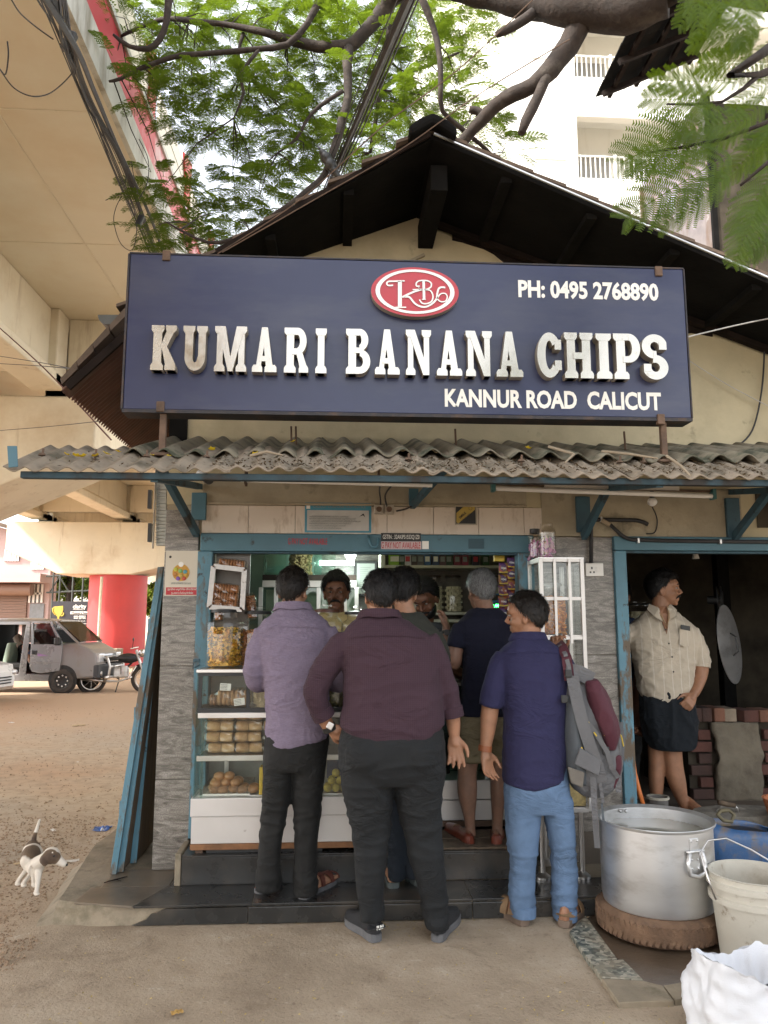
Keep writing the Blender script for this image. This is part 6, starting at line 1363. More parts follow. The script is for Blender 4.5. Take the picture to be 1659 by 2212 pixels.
# ---------------------------------------------------------------- dog
def dog():
    Y = -.42; t = thing('dog', atz(85,1922,-.06), 'small white puppy with brown saddle and brown head sniffing beside the step', 'dog'); z0 = -.06
    def w(px, py, dy=0): return at(px, py, Y+dy)
    m_ = MB(); k = mpp(Y)
    def tb(pts, n=12): m_.tube([w(*p[:3]) for p in pts], [p[3]*k for p in pts], n)
    tb([(75,1820,.10,12),(69,1834,.08,17),(66,1849,.04,18.5),(70,1864,.0,18),(79,1876,-.05,16)])     # trunk, rump to chest
    m_.ell(w(68,1850,.03),(19*k,.09,24*k))
    tb([(80,1866,-.05,14),(92,1858,-.07,12.5),(104,1852,-.08,13)])                                                    # neck
    m_.ell(w(111,1848,-.08),(17*k,.042,16*k)); tb([(117,1852,-.09,12),(129,1860,-.09,8.5),(138,1866,-.09,6.5),(143,1868,-.09,5)])
    m_.ell(w(97,1857,-.11),(8*k,.011,13*k)); m_.ell(w(106,1843,-.045),(7*k,.011,11*k))                                   # ears
    tb([(72,1820,.10,6),(75,1804,.11,4.5),(81,1786,.12,3.6),(86,1769,.12,2.5)], 8)                                         # tail
    for pts in ([(60,1842,.08,11),(54,1866,.10,7.5),(56,1880,.11,5),(42,1898,.10,4),(36,1909,.10,4.6)], [(68,1856,.03,10),(62,1876,.02,7),(66,1888,.03,5),(53,1904,.0,4),(49,1912,-.01,4.8)],
                [(74,1874,-.05,8),(73,1892,-.05,5.5),(73,1904,-.05,4.2),(72,1912,-.05,4.4)], [(83,1878,-.06,8.5),(82,1900,-.09,5.6),(80,1920,-.12,4.3),(77,1930,-.13,4.8)]):
        pts = list(pts); tb(pts, 10); q = w(*pts[-1][:3]); m_.ell((q.x+.008,q.y-.006,q.z),(.016,.015,.009),10,6)
    me = fuse(m_, .0045, 2); me.transform(Matrix.Translation(-t.location))
    fm_, nt, b = newmat('puppy_coat'); vec = coords(nt); n = noise_n(nt, vec, 9, 3, .5); 
    at_ = nd(nt,'Attribute'); at_.attribute_name = 'patch'; ad = nd(nt,'Math',operation='MULTIPLY_ADD'); ad.inputs[1].default_value = .5; lk(nt,n,ad.inputs[0]); lk(nt,at_.outputs['Fac'],ad.inputs[2])
    ad2 = nd(nt,'Math',operation='SUBTRACT'); lk(nt,ad.outputs[0],ad2.inputs[0]); ad2.inputs[1].default_value = .25
    lk(nt, ramp(nt, ad2.outputs[0], [(.44,(.62,.56,.48)),(.52,(.13,.085,.05)),(.9,(.07,.045,.03))]), b.inputs['Base Color']); b.inputs['Roughness'].default_value = .85; bumpn(nt, noise_n(nt, coords(nt,(90,90,60)), 3, 3), b, .5, .006)
    a = me.attributes.new('patch','FLOAT','POINT')
    cs = [(w(72,1822,.1),.06,1), (w(64,1848,-.0),.062,.085), (w(108,1850,-.1),.042,1.0), (w(118,1853,-.1),.032,1.0), (w(97,1857,-.11),.036,1)]
    for i, v in enumerate(me.vertices):
        p = v.co + t.location; d = max(max(0, 1.35 - (p-c).length/r_) for c, r_, _ in cs)
        if p.z < w(80,1874).z and p.x < w(92,1872).x or (p-w(139,1866,-.09)).length < .022: d = 0
        if abs((p - w(114,1840,-.12)).length) < .012: d = .1
        a.data[i].value = min(1, d)
    put('body', me, fm_, t); MB().ell(w(144,1868,-.09),(.007,.007,.006),8,6).build('nose', M['black'], t); MB().ell(w(116,1849,-.125),(.006,.004,.006),8,6).build('eye', PUP, t)
dog()
# ================================================================ DISPLAY COUNTER
CY = -.25
def X(px, Y=CY): return at(px, 1500, Y).x
def Z(py, Y=CY, px=600): return at(px, py, Y).z
def bx3(name, m, par, px0, px1, y0, y1, pz1, pz0, Y=CY, bev=.002): return MB().box(X(px0,Y),X(px1,Y),y0,y1,Z(pz0,Y),Z(pz1,Y)).build(name, m, par, bev=bev)
ct = thing('display_counter', (X(600),CY+.2,.25), 'glass fronted steel display counter filled with buns, bread and snack bags', 'counter')
x0, x1 = X(424), X(792); zb, zs, zt = .302, Z(1762), Z(1722)
MB().box(x0-.01,x1,CY-.012,CY+.40,zs+.002,zt).build('upper_panel', M['steelwhite'], ct, bev=.004)
MB().box(x0-.004,x1,CY,CY+.40,zb,zs).build('lower_panel', M['steelwhite'], ct, bev=.003)
MB().box(x0-.006,x1,CY-.006,CY+.40,zb-.032,zb-.001).build('bottom_rail', mat('rust_orange',(.23,.11,.05),.9,var=.4,vs=9,bump=.4), ct, bev=.003)
for px in (440,600,775): MB().box(X(px)-.02,X(px)+.02,CY+.01,CY+.05,.2505,zb-.033).build('foot', M['rust'], ct)
MB().box(X(455),X(700),CY+.012,CY+.02,.251,.27).build('under_strip', M['black'], ct)
ztop = Z(1448)
MB().box(x0+.0,x1,CY-.02,CY+.36,ztop-.012,ztop+.008).build('top_ledge', M['steel'], ct, bev=.003)
shz = [Z(1540), Z(1632), Z(1718)]
for k, z in enumerate(shz[:2]):
    MB().box(x0+.02,x1,CY+.0,CY+.36,z-.012,z).build('shelf', M['steel'], ct, bev=.002)
    MB().box(x0+.015,x1,CY-.012,CY-.001,z-.026,z+.004).build('shelf_trim', M['steel'], ct, bev=.002)
MB().box(x0+.01,x1,CY-.008,CY+.36,shz[0]+.006,shz[0]+.030).build('black_trim', M['black'], ct)
MB().box(x0+.01,x1,CY-.01,CY+.01,ztop-.03,ztop-.0125).build('black_trim', M['black'], ct)
for px in (432,536,640,745): MB().box(X(px)-.010,X(px)+.010,CY-.006,CY+.012,shz[0]+.031,ztop-.031).build('black_mullion', M['black'], ct)
for px in (441,): MB().box(X(px)-.006,X(px)+.006,CY-.004,CY+.008,zt,shz[0]-.03).build('glass_edge', M['greenglass'], ct)
MB().box(x0+.012,x1,CY-.016,CY-.013,zt+.002,shz[0]-.03).build('front_glass', M['glass'], ct)
MB().box(x0+.012,x1,CY-.004,CY-.002,shz[0]+.031,ztop-.031).build('upper_glass', M['glass'], ct)
MB().box(x0+.004,x0+.010,CY-.012,CY+.36,zt+.002,ztop-.013).build('side_glass', M['greenglass'], ct)
MB().box(x0+.02,x1,CY+.36,CY+.372,zt,ztop-.013).build('back_panel', mat('dull_inner_panel',(.24,.24,.22),.5,.2,var=.3,vs=3), ct)
for px in (478,565,660): MB().box(X(px)-.012,X(px)+.012,CY+.30,CY+.32,zt,shz[1]-.013).build('inner_post', M['steel'], ct)
MB().box(x0+.02,x1,CY+.04,CY+.30,zt+.001,zt+.006).build('inner_floor', M['steel'], ct)
# second counter deeper inside
c2 = thing('steel_counter', (1.0,.19,.25), 'low steel counter front behind the man in khaki shorts', 'counter'); Y2 = .19
for a, b2, nm in ((1686,1727,'upper_panel'),(1729,1772,'lower_panel')): MB().box(X(900,Y2),X(1120,Y2),Y2,Y2+.35,at(1000,b2,Y2).z,at(1000,a,Y2).z).build(nm, M['steelwhite'], c2, bev=.003)
MB().box(X(900,Y2),X(1120,Y2),Y2-.005,Y2+.35,.262,at(1000,1773,Y2).z-.001).build('bottom_rail', M['rust'], c2)
MB().box(X(900,Y2),X(1120,Y2),Y2+.01,Y2+.012,at(1000,1686,Y2).z+.001,1.1).build('glass', M['greenglass'], c2)
MB().box(X(900,Y2),X(1120,Y2),Y2+.3,Y2+.34,at(1000,1686,Y2).z+.001,1.12).build('back_panel', mat('dark_green_board',(.02,.05,.03),.6), c2)
MB().box(X(900,Y2),X(1120,Y2),Y2,Y2+.35,1.121,1.14).build('top_ledge', M['steel'], c2)
wd = MB(); 
for k in range(2): MB().box(X(905,-.1),X(1100,-.1),-.26+.2*k,-.08+.2*k,.2505,.262).build('plank', M['woodraw'], None, bev=.003, label=('front' if k == 0 else 'rear')+' worn wooden plank on the step under the loafers', cat='plank')
# ---- bread packets
crust = mat('bread_crust',(.52,.26,.10),.7,var=.35,vs=14,bump=.3,bs=60,col2=(.72,.50,.26)); 
def packet(loc, w_, d_, h_, n, seed, mtl=crust, sheen=True, name='bread_packet'):
    """a cellophane packet of n slices or biscuits"""
    rnd_ = random.Random(seed); o = thing(name, (0,0,0), None, None)
    for k in range(n):
        mb = MB(); x = -w_/2 + w_*(k+.5)/n; rg_ = []
        for j in range(5):
            t = j/4; s_ = .86+.14*math.sin(math.pi*t); rg_.append([V((x+(t-.5)*w_/n*.94, d_*.46*s_*math.cos(a)*(abs(math.cos(a))**-.35 if abs(math.cos(a)) > .01 else 1), h_*.5+h_*.46*s_*math.sin(a)*(abs(math.sin(a))**-.35 if abs(math.sin(a)) > .01 else 1))) for a in [2*math.pi*q/14 for q in range(14)]])
        mb.loft(rg_); mb.build('slice', mtl, o, smooth=50)
    mb = MB(); rg_ = []
    for j in range(9):
        t = j/8; s_ = 1.08 if 0 < j < 8 else .6; rg_.append([V(((t-.5)*w_*1.25, d_*.5*s_*math.cos(a)+.006*rnd_.uniform(-1,1), h_*.5+h_*.52*s_*math.sin(a)+.005*rnd_.uniform(-1,1))) for a in [2*math.pi*q/16 for q in range(16)]])
    mb.loft(rg_); mb.build('wrapper', M['cello'], o); o.location = loc; return o
def place(proto, first, loc, rz=0, label=None, cat=None, group=None, sc_=1):
    o = proto if first else dup(proto)
    o.location = loc; o.rotation_euler = (0,0,rz); o.scale = (sc_,)*3; tag(o, label, cat, group); return o
bp = packet((0,0,0), .15, .09, .062, 2, 1); cols = [X(468),X(513),X(562),X(606)]; q = True
WORDS = ['first','second','third','fourth']
for c in range(4):
    for r_ in range(4):
        if r_ == 3 and c > 1: continue
        z = shz[1]+.002+.061*r_; x = X(443)+.085+.163*c
        place(bp, q, (x+random.uniform(-.006,.006), CY+.09, z), random.uniform(-.06,.06), '%s bread packet up in the %s stack from the left of the middle shelf' % (['lowest','second','third','topmost'][r_], WORDS[c]), 'bread packet', 'bread packets on the middle shelf'); q = False
# ---- snack bags on the upper shelf
bisc = mat('brown_biscuit',(.27,.13,.06),.8,var=.35,vs=20,bump=.3,bs=90); wheat = mat('pale_rusk',(.45,.27,.14),.8,var=.3,vs=20,bump=.3,bs=60)
zz = shz[0]+.031
b1 = packet((X(470),CY+.10,zz), .11,.10,.07,6,3,bisc,True,'biscuit_packet'); tag(b1,'packet of brown biscuits lying on the left of the upper shelf','biscuit packet'); 
b2_ = packet((X(500),CY+.08,zz), .17,.11,.10,7,4,wheat,True,'rusk_packet'); tag(b2_,'large cellophane packet of pale rusks with two paper labels on the upper shelf','rusk packet')
for k, (px, py, a) in enumerate(((487,1484,.06),(517,1516,-.12))):
    p = at(px,py,CY+.015); m_ = Matrix.Rotation(a,3,'Y'); MB().obox(p-V((0,0,0)),(.062,.002,.04),m_).build('paper_label', M['signtext'], b2_)
    for j in range(4): MB().obox(p+m_ @ V((-.008,-.002,.012-.008*j)),(.038,.001,.002),m_).build('label_print', M['black'], b2_)
chipw = mat('pale_tapioca_chip',(.60,.50,.32),.7,var=.15,vs=18,bump=.2)
def chips(n, r0, r1, h0, h1, s_, seed, fill=True, flat=.4, ring=0):
    """loose chips packed into a cylinder"""
    rnd_ = random.Random(seed); mb = MB()
    for k in range(n):
        a = rnd_.uniform(0,6.283); r_ = r1*(1-.16*rnd_.random()) if rnd_.random() < .85 else r1*math.sqrt(rnd_.random()); z = rnd_.uniform(h0,h1)
        if rnd_.random() < .12: z = h1 + rnd_.uniform(-.004,.010); r_ = r1*math.sqrt(rnd_.random())
        m_ = Matrix.Rotation(rnd_.uniform(0,6.3),3,'Z') @ Matrix.Rotation(rnd_.uniform(0,3.1),3,'X'); c = V((r_*math.cos(a), r_*math.sin(a), z)); w_ = s_*rnd_.uniform(.7,1.2)
        if ring:
            P = [c + m_ @ V((w_*math.cos(t), w_*math.sin(t), 0)) for t in [2*math.pi*q/9 for q in range(9)]]; mb.tube(P, w_*.28, 5, False)
        else:
            P = [m_ @ V((math.cos(t)*w_*rnd_.uniform(.8,1.1), math.sin(t)*w_*rnd_.uniform(.5,.9), w_*flat*math.cos(2*t))) for t in [2*math.pi*q/6 for q in range(6)]]
            mb.add([c+p for p in P]+[c], [(i,(i+1)%6,6) for i in range(6)])
    if fill: mb.lathe([(0,h0),(r1*.80,h0),(r1*.80,h1-.006),(0,h1-.002)], 20)
    return mb
tb = thing('snack_box', (X(556),CY+.12,zz), 'clear box of pale square tapioca chips on the upper shelf', 'snack box')
mb = MB(); rnd = random.Random(3)
for k in range(170):
    c = V((X(543)+.012+rnd.random()*.15, CY+.015+rnd.random()*.03+.10*(rnd.random()<.3), zz+.006+rnd.random()*.13)); m_ = Matrix.Rotation(rnd.uniform(0,6.3),3,'Y') @ Matrix.Rotation(rnd.uniform(-.9,.9),3,'X'); mb.obox(c,(.028,.003,.026),m_)
tag(mb.build('chips', chipw, tb), kind='stuff'); MB().box(X(541),X(541)+.18,CY+.002,CY+.15,zz,zz+.15).build('box', M['cello'], tb)
tb2 = thing('snack_box', (X(725),CY+.12,zz), 'clear box of yellow green chips seen between the two shirts', 'snack box'); mb = MB()
for k in range(150):
    c = V((X(700)+rnd.random()*.17, CY+.015+rnd.random()*.1, zz+.006+rnd.random()*.11)); mb.obox(c,(.026,.003,.022),Matrix.Rotation(rnd.uniform(0,6.3),3,'Y') @ Matrix.Rotation(rnd.uniform(-.9,.9),3,'X'))
tag(mb.build('chips', mat('olive_chip',(.23,.20,.06),.7,var=.4,vs=20), tb2), kind='stuff'); MB().box(X(700)-.01,X(700)+.185,CY+.002,CY+.15,zz,zz+.13).build('box', M['cello'], tb2)
# ---- buns and laddus
bun = mat('glazed_bun',(.36,.16,.06),.35,var=.3,vs=7,bump=.05,bs=30,col2=(.50,.27,.12)); lad = mat('yellow_laddu',(.50,.40,.07),.8,var=.25,vs=60,bump=.6,bs=120)
tr = thing('paper_tray', (X(500),CY+.12,zt+.007), 'clear tray lined with white paper under the pile of buns', 'tray')
MB().box(X(447),X(540),CY+.02,CY+.26,zt+.007,zt+.011).build('paper', M['signtext'], tr); 
g_ = MB(); xA, xB = X(444), X(545)
for s_ in ((xA,xB,CY+.012,CY+.014),(xA,xB,CY+.27,CY+.272),(xA,xA+.002,CY+.014,CY+.27),(xB-.002,xB,CY+.014,CY+.27)): g_.box(*s_,zt+.0112,zt+.06)
g_.build('tray_wall', M['cello'], tr); MB().box(X(444),X(545),CY+.006,CY+.012,zt+.012,zt+.020).build('paper_edge', M['signtext'], tr)
b0 = MB().ell((0,0,.022),(.034,.032,.023),16,10).build('bun', bun, None, smooth=True); q = True
spots_b = [(462+17.5*i, 0, 0) for i in range(5)] + [(458+18*i, 0, 1) for i in range(5)]
n_ = 0
for lev, row in enumerate(((5,0),(3,1),(2,2))):
    for j in range(2 if lev < 2 else 1):
        for i in range(row[0]):
            x = X(464)+ (.056*i if lev == 0 else .058*i+.012 if lev == 1 else .06*i+.028); y = CY+.055+.062*j+.012*lev; z = zt+.012+.036*lev
            o = b0 if q else dup(b0); q = False; o.location = (x+random.uniform(-.003,.003), y, z+random.uniform(-.002,.002)); o.rotation_euler = (random.uniform(-.2,.2),random.uniform(-.2,.2),random.uniform(0,6))
            tag(o, 'shiny brown bun in the pile on the bottom shelf', 'bun', 'buns piled on the bottom shelf')
l0 = None
tr2 = thing('laddu_tray', (X(735),CY+.12,zt+.007), 'flat tray under the pyramid of yellow laddus', 'tray'); MB().box(X(690),X(790),CY+.02,CY+.2,zt+.007,zt+.013).build('tray', M['steel'], tr2, bev=.002)
for lev, n_ in enumerate((5,4,3)):
    for j in range(2):
        for i in range(n_):
            o = MB().ell((0,0,0),(.024,.024,.023),14,9).build('laddu', lad, None, smooth=True) if l0 is None else dup(l0)
            l0 = l0 or o; o.location = (X(700)+.026+.047*i+.023*lev, CY+.05+.045*j+.015*lev, zt+.014+.0385*lev); o.rotation_euler = (0,0,random.uniform(0,6)); tag(o, 'round yellow laddu in the pyramid on the bottom shelf', 'laddu', 'laddus on the bottom shelf')
MB().box(X(563),X(572),CY+.02,CY+.10,zt+.008,Z(1658)).build('yellow_packet', mat('yellow_wrapper',(.60,.40,.02),.5,var=.15,vs=8), None, bev=.006, label='tall yellow packet standing on the bottom shelf beside the buns', cat='packet')
MB().box(X(707),X(742),CY+.1,CY+.14,zt+.08,shz[1]-.03).build('blue_crate', mat('blue_crate',(.01,.035,.10),.5), None, bev=.004, label='dark blue plastic crate standing behind the laddus', cat='crate')

# ================================================================ GLASS JARS
def jar(loc, r_, h_, cont, n, cs, fillh, label, seed=0, lidm=None, ring=0, group='glass snack jars', rolls=False):
    o = thing('glass_jar', (0,0,0), label, 'jar', group); k = h_
    MB().lathe([(r_*.9,.002),(r_,.012),(r_,k*.66),(r_*.95,k*.71),(r_*.80,k*.755),(r_*.66,k*.78),(r_*.64,k*.80),(r_*.64,k*.885),(r_*.70,k*.89)], 12 if not rolls else 28).build('glass', M['jarglass'], o, smooth=25)
    MB().lathe([(0,k*.925),(r_*.5,k*.925),(r_*.76,k*.912),(r_*.80,k*.868),(r_*.6,k*.866)], 28).build('lid', lidm or M['black'], o, smooth=40)
    MB().lathe([(0,k*.926),(r_*.18,k*.927),(r_*.2,k*.945),(r_*.34,k*.96),(r_*.34,k*.99),(r_*.2,k),(0,k)], 10).build('knob', M['jarglass'], o, smooth=30)
    if cont:
        if rolls:
            mb = MB(); nr = max(5,int(r_*1.8/.034))
            for L_ in range(int(fillh/.022)):
                for s_ in range(-nr//2,nr//2+1):
                    x = s_*.036+(.018 if L_ % 2 else 0)
                    if abs(x) < r_*.9: y = -math.sqrt(max(0,(r_*.86)**2-x*x)); mb.obox((x,y+.008,.014+.022*L_),(.031,.02,.018),Matrix.Rotation(math.atan2(x,-y)*1.0,3,'Z') @ Matrix.Rotation(random.uniform(-.08,.08),3,'Y'))
            mb.lathe([(0,.01),(r_*.72,.01),(r_*.72,fillh),(0,fillh)],16); c = mb.build('contents', cont, o)
        else: c = chips(n, 0, r_*.82, .012, fillh, cs, seed, ring=ring).build('contents', cont, o)
        tag(c, kind='stuff')
    o.location = loc; return o
def multi(name, cols_, vs_=60):
    m, nt, b = newmat(name); v = nd(nt,'TexVoronoi'); v.inputs['Scale'].default_value = vs_; lk(nt, coords(nt), v.inputs[0])
    s_ = nd(nt,'SeparateColor'); lk(nt, v.outputs['Color'], s_.inputs[0]); lk(nt, ramp(nt, s_.outputs[0], [(i/(len(cols_)-1), c) for i, c in enumerate(cols_)]), b.inputs['Base Color']); b.inputs['Roughness'].default_value = .5; return m
mix1 = multi('yellow_mixture',[(.52,.25,.02),(.68,.38,.04),(.72,.46,.08),(.45,.20,.03),(.12,.11,.03),(.70,.42,.05)],55); mix2 = multi('peanut_mixture',[(.30,.12,.04),(.42,.20,.08),(.22,.08,.03)],70); orange = multi('orange_murukku',[(.66,.21,.03),(.74,.30,.05),(.52,.15,.03)],40); brownc = multi('brown_snack',[(.22,.10,.04),(.34,.18,.08)],60); cream = mat('cream_roll',(.46,.42,.28),.7,var=.15,vs=30)
zl = ztop+.009; JY = CY+.14
def jx_(px): return at(px,1400,JY).x
jar((jx_(486),JY,zl),.112,.372,mix1,560,.016,.22,'tall glass jar of yellow cornflake mixture at the left end of the counter',1)
jar((jx_(556),JY+.02,zl),.108,.362,mix2,700,.011,.21,'tall glass jar of brown peanut mixture beside the lavender shirt',2)
jar((jx_(706),JY-.0,zl),.100,.375,brownc,300,.014,.14,'glass jar with a brown lid in front of the shopkeeper in yellow',3,mat('brown_lid',(.09,.035,.02),.4))
jar((jx_(772),JY-.0,zl),.100,.360,brownc,300,.014,.10,'glass jar with a black lid between the lavender and maroon shirts',4)
jar((at(938,1400,.16).x,.16,1.14),.10,.345,orange,260,.02,.23,'glass jar of orange snacks whose lid the grey-haired man holds',5,ring=1)
# ================================================================ COOKIE RACK
ck = mat('brown_cookie',(.30,.135,.055),.75,var=.3,vs=22,bump=.3,bs=90)
RY = -.16; RKS = mat('worn_rack_steel',(.36,.34,.32),.42,.9,var=.2,vs=12,bump=.05,dirt=((.12,.10,.08),14,.6,.7)); rk = thing('cookie_rack', at(495,1325,RY), 'tilted square steel rack full of cookie packets hung inside the opening', 'rack')
def rp(px, py, d=0): return at(px, py, RY+d)
cor = [(461,1223),(528,1231),(523,1317),(452,1311)]
for (a, b2) in ((0,1),(1,2),(2,3),(3,0)):
    MB().bar(rp(*cor[a]), rp(*cor[b2]), .030, .004, (0,1,0)).build('frame_bar', RKS, rk, bev=.001)
    MB().bar(rp(*cor[a],.18), rp(*cor[b2],.18), .026, .004, (0,1,0)).build('frame_bar', RKS, rk)
for c in cor: MB().bar(rp(*c), rp(*c,.18), .03, .004).build('frame_bar', RKS, rk); MB().ell(rp(*c,-.006),(.006,.004,.006),8,6).build('bolt', M['rust'], rk)
MB().prism([rp(452,1312),rp(517,1318),rp(517,1318,.18),rp(452,1312,.18)],(0,0,-.004)).build('rack_floor', RKS, rk)
cp_ = packet((0,0,0), .15, .075, .062, 9, 9, ck, True, 'cookie_packet'); q = True
for (px, py, d, lb) in ((484,1306,.06,'lowest cookie packet in the tilted rack'),(486,1290,.06,'middle cookie packet in the tilted rack'),(488,1272,.07,'upper cookie packet in the tilted rack'),(500,1219,.06,'cookie packet lying on top of the tilted rack'),(490,1300,.135,'cookie packet at the back of the tilted rack')):
    o = place(cp_, q, rp(px,py,d)-V((0,0,.03)), random.uniform(-.1,.1), lb, 'cookie packet', 'cookie packets in the rack'); o.rotation_euler = (0,.10,0); q = False
o = place(cp_, False, rp(464,1296,.03)-V((0,0,.06)), 0, 'cookie packet standing on end at the left of the tilted rack', 'cookie packet', 'cookie packets in the rack', .8); o.rotation_euler = (0,1.5,0)
o = place(cp_, False, rp(534,1290,.1)-V((0,0,.06)), 0, 'cookie packet hanging on the right side of the tilted rack', 'cookie packet', 'cookie packets in the rack', .9); o.rotation_euler = (0,1.45,.5)
MB().box(at(466,1250,.1).x,at(540,1250,.1).x,.095,.11,1.25,1.95).build('side_board', mat('grey_side_board',(.18,.165,.15),.5,.3,var=.15,vs=2), None, label='plain grey board closing the opening behind the cookie rack', cat='board')

# ================================================================ SHOP INTERIOR
IY = 1.35
pl_ = MB().box(at(480,1330,IY).x,at(690,1330,IY).x,1.96,1.99,1.2,2.4).build('mirror_panel', mat('greenish_panel',(.20,.28,.25),.15,.1,var=.2,vs=1), None, label='greenish glossy panel on the back wall behind the canisters', cat='panel')
cb_ = thing('steel_cabinet', at(670,1400,IY), 'steel framed glass cabinet against the back wall behind the lavender shirt', 'cabinet')
def ip(px, py, Y=IY): return at(px, py, Y)
a, b2 = ip(563,1420), ip(770,1246); 
MB().box(a.x,b2.x,IY,IY+.4,b2.z-.03,b2.z+.015).build('cabinet_top', M['rafter'], cb_, bev=.003); MB().box(a.x,b2.x,IY-.012,IY,b2.z-.085,b2.z-.031).build('top_rail', M['steel'], cb_, bev=.002)
for px in (563,596,688,745,770): p = ip(px,1300); MB().box(p.x-.016,p.x+.016,IY-.012,IY+.01,.3,b2.z-.086).build('upright', M['steel'], cb_, bev=.002)
MB().box(a.x,b2.x,IY+.01,IY+.014,.3,b2.z-.09).build('glass', M['greenglass'], cb_); MB().box(a.x,b2.x,IY+.35,IY+.38,.3,b2.z-.09).build('back', mat('pale_inner',(.40,.40,.33),.6,var=.2,vs=3), cb_)
for px0, px1, lb, filled in ((566,620,'left empty square glass canister on the cabinet',0),(622,673,'square glass canister of brown rings on the cabinet',1),(675,727,'right empty square glass canister on the cabinet',0)):
    a, c = ip(px0,1243,IY+.02), ip(px1,1190,IY+.02); o = thing('glass_canister', ((a.x+c.x)/2,IY+.15,b2.z+.016), lb, 'canister', 'canisters on the cabinet'); w_ = (c.x-a.x)/2-.008
    MB().box((a.x+c.x)/2-w_,(a.x+c.x)/2+w_,IY+.05,IY+.28,b2.z+.018,b2.z+.27).build('glass', M['greenglass'], o, bev=.02)
    if filled: mb = chips(420,0,w_*.95,0,.20,.016,5,ring=1); mb.v = [(p[0]+(a.x+c.x)/2,p[1]+IY+.165,p[2]+b2.z+.025) for p in mb.v]; tag(mb.build('contents', mat('pale_brown_rings',(.27,.17,.08),.8,var=.3,vs=20), o), kind='stuff')
fa, fb_ = at(765,1288,1.9), at(815,1212,1.9); fd = thing('framed_certificate', ((fa.x+fb_.x)/2,1.9,fa.z), 'framed paper certificate with a black frame on the back wall', 'picture frame')
MB().box(fa.x,fb_.x,1.9,1.93,fa.z,fb_.z).build('frame', M['black'], fd, bev=.003); pp_ = MB().box(fa.x+.022,fb_.x-.022,1.894,1.8995,fa.z+.022,fb_.z-.022).build('paper', mat('pale_paper',(.50,.55,.50),.4,var=.05,bump=0), fd)
for k in range(11): MB().box(fa.x+.05,fb_.x-.05-random.random()*.04,1.8925,1.8938,fb_.z-.06-.018*k,fb_.z-.057-.018*k).build('text_line', mat('grey_ink',(.25,.27,.26),.8,bump=0) if k == 0 else bpy.data.materials['grey_ink'], fd)
# lit bulb and tube on the back wall
bl_ = thing('led_bulb', at(757,1203,1.2), 'lit white bulb hanging above the certificate', 'bulb'); bw = mat('lit_bulb',(.9,.95,.9),.5,bump=0,emit=((.85,1,.92),4))
p = at(757,1197,1.2); MB().lathe([(0,-.045),(.03,-.036),(.043,-.012),(.045,.005),(.040,.012)],20,p).build('globe', bw, bl_, smooth=True); MB().lathe([(.040,.012),(.028,.04),(.016,.055),(0,.056)],20,p).build('base', M['whitep'], bl_, smooth=40); MB().tube([p+V((0,0,.05)),V((p.x,p.y,2.6))],.004,6).build('flex', M['black'], bl_)
ld = bpy.data.lights.new('bulb_light','POINT'); ld.energy = 6; ld.color = (.85,1,.92); ld.shadow_soft_size = .05; lo = bpy.data.objects.new('bulb_light',ld); COL.objects.link(lo); lo.location = p+V((0,-.03,-.10))
tbm = mat('lit_tube',(.9,.95,.9),.5,bump=0,emit=((.8,1,.9),3)); a, c = at(690,1216,1.95), at(765,1216,1.95); tl_ = thing('wall_tube', ((a.x+c.x)/2,1.95,a.z), 'lit white tube lamp on the granite back wall', 'tube lamp'); MB().tube([a,c],.022,10).build('tube', tbm, tl_, smooth=True); MB().box(a.x,c.x,1.97,1.999,a.z-.02,a.z+.02).build('batten', M['whitep'], tl_)
# right shelf unit
SHY = 1.15; sf_ = thing('shelf_unit', at(950,1320,SHY), 'cream framed shelf unit with jars of rolls below and packets on top', 'shelf'); cm = mat('cream_enamel',(.46,.46,.38),.5,var=.08,vs=3)
def sx(px): return at(px,1250,SHY).x
def sz(py): return at(950,py,SHY).z
for py in (1221,1322,1338): MB().box(sx(822),sx(1140),SHY,SHY+.3,sz(py)-.022,sz(py)).build('shelf', cm, sf_, bev=.003)
MB().box(sx(822),sx(832),SHY-.003,SHY+.3,1.0,2.2).build('side', cm, sf_, bev=.003); MB().box(sx(833),sx(1140),SHY+.3,SHY+.32,1.0,2.3).build('back', mat('dull_back',(.17,.15,.13),.8,var=.1,vs=2), sf_)
MB().box(sx(830),sx(880),SHY-.01,SHY+.28,.25,sz(1338)-.023).build('lower_cabinet', cm, sf_)
cols_p = [((.22,.42,.03),854,'green'),((.015,.05,.02),869,'dark green'),((.45,.45,.50),882,'white'),((.05,.03,.03),896,'dark brown'),((.09,.09,.10),910,'charcoal'),((.03,.10,.24),925,'blue'),((.04,.07,.15),943,'dark blue'),((.10,.05,.06),958,'brown'),((.02,.05,.03),972,'black green'),((.20,.02,.05),990,'crimson'),((.25,.02,.06),1007,'red'),((.02,.03,.05),1030,'black'),((.02,.07,.02),1052,'bottle green')]
for c, px, nm in cols_p:
    w_ = .10 if nm == 'green' else .052; a = sx(px); o = MB().box(a-w_/2,a+w_/2,SHY+.03,SHY+.09,sz(1221)+.001,sz(1221)+random.uniform(.10,.135)).build('carton', mat('carton_'+nm.replace(' ','_'),c,.4,var=.25,vs=16,bump=0), None, bev=.003, label='small %s carton standing on the top shelf of the cream unit' % nm, cat='carton', group='cartons on the top shelf')
    MB().box(a-w_*.36,a+w_*.30,SHY+.027,SHY+.0295,sz(1221)+.03,sz(1221)+.07).build('printed_patch', M['signtext'] if nm in ('green','blue','dark blue') else M['signred'] if nm in ('white','black') else bpy.data.materials['grey_ink'], o)
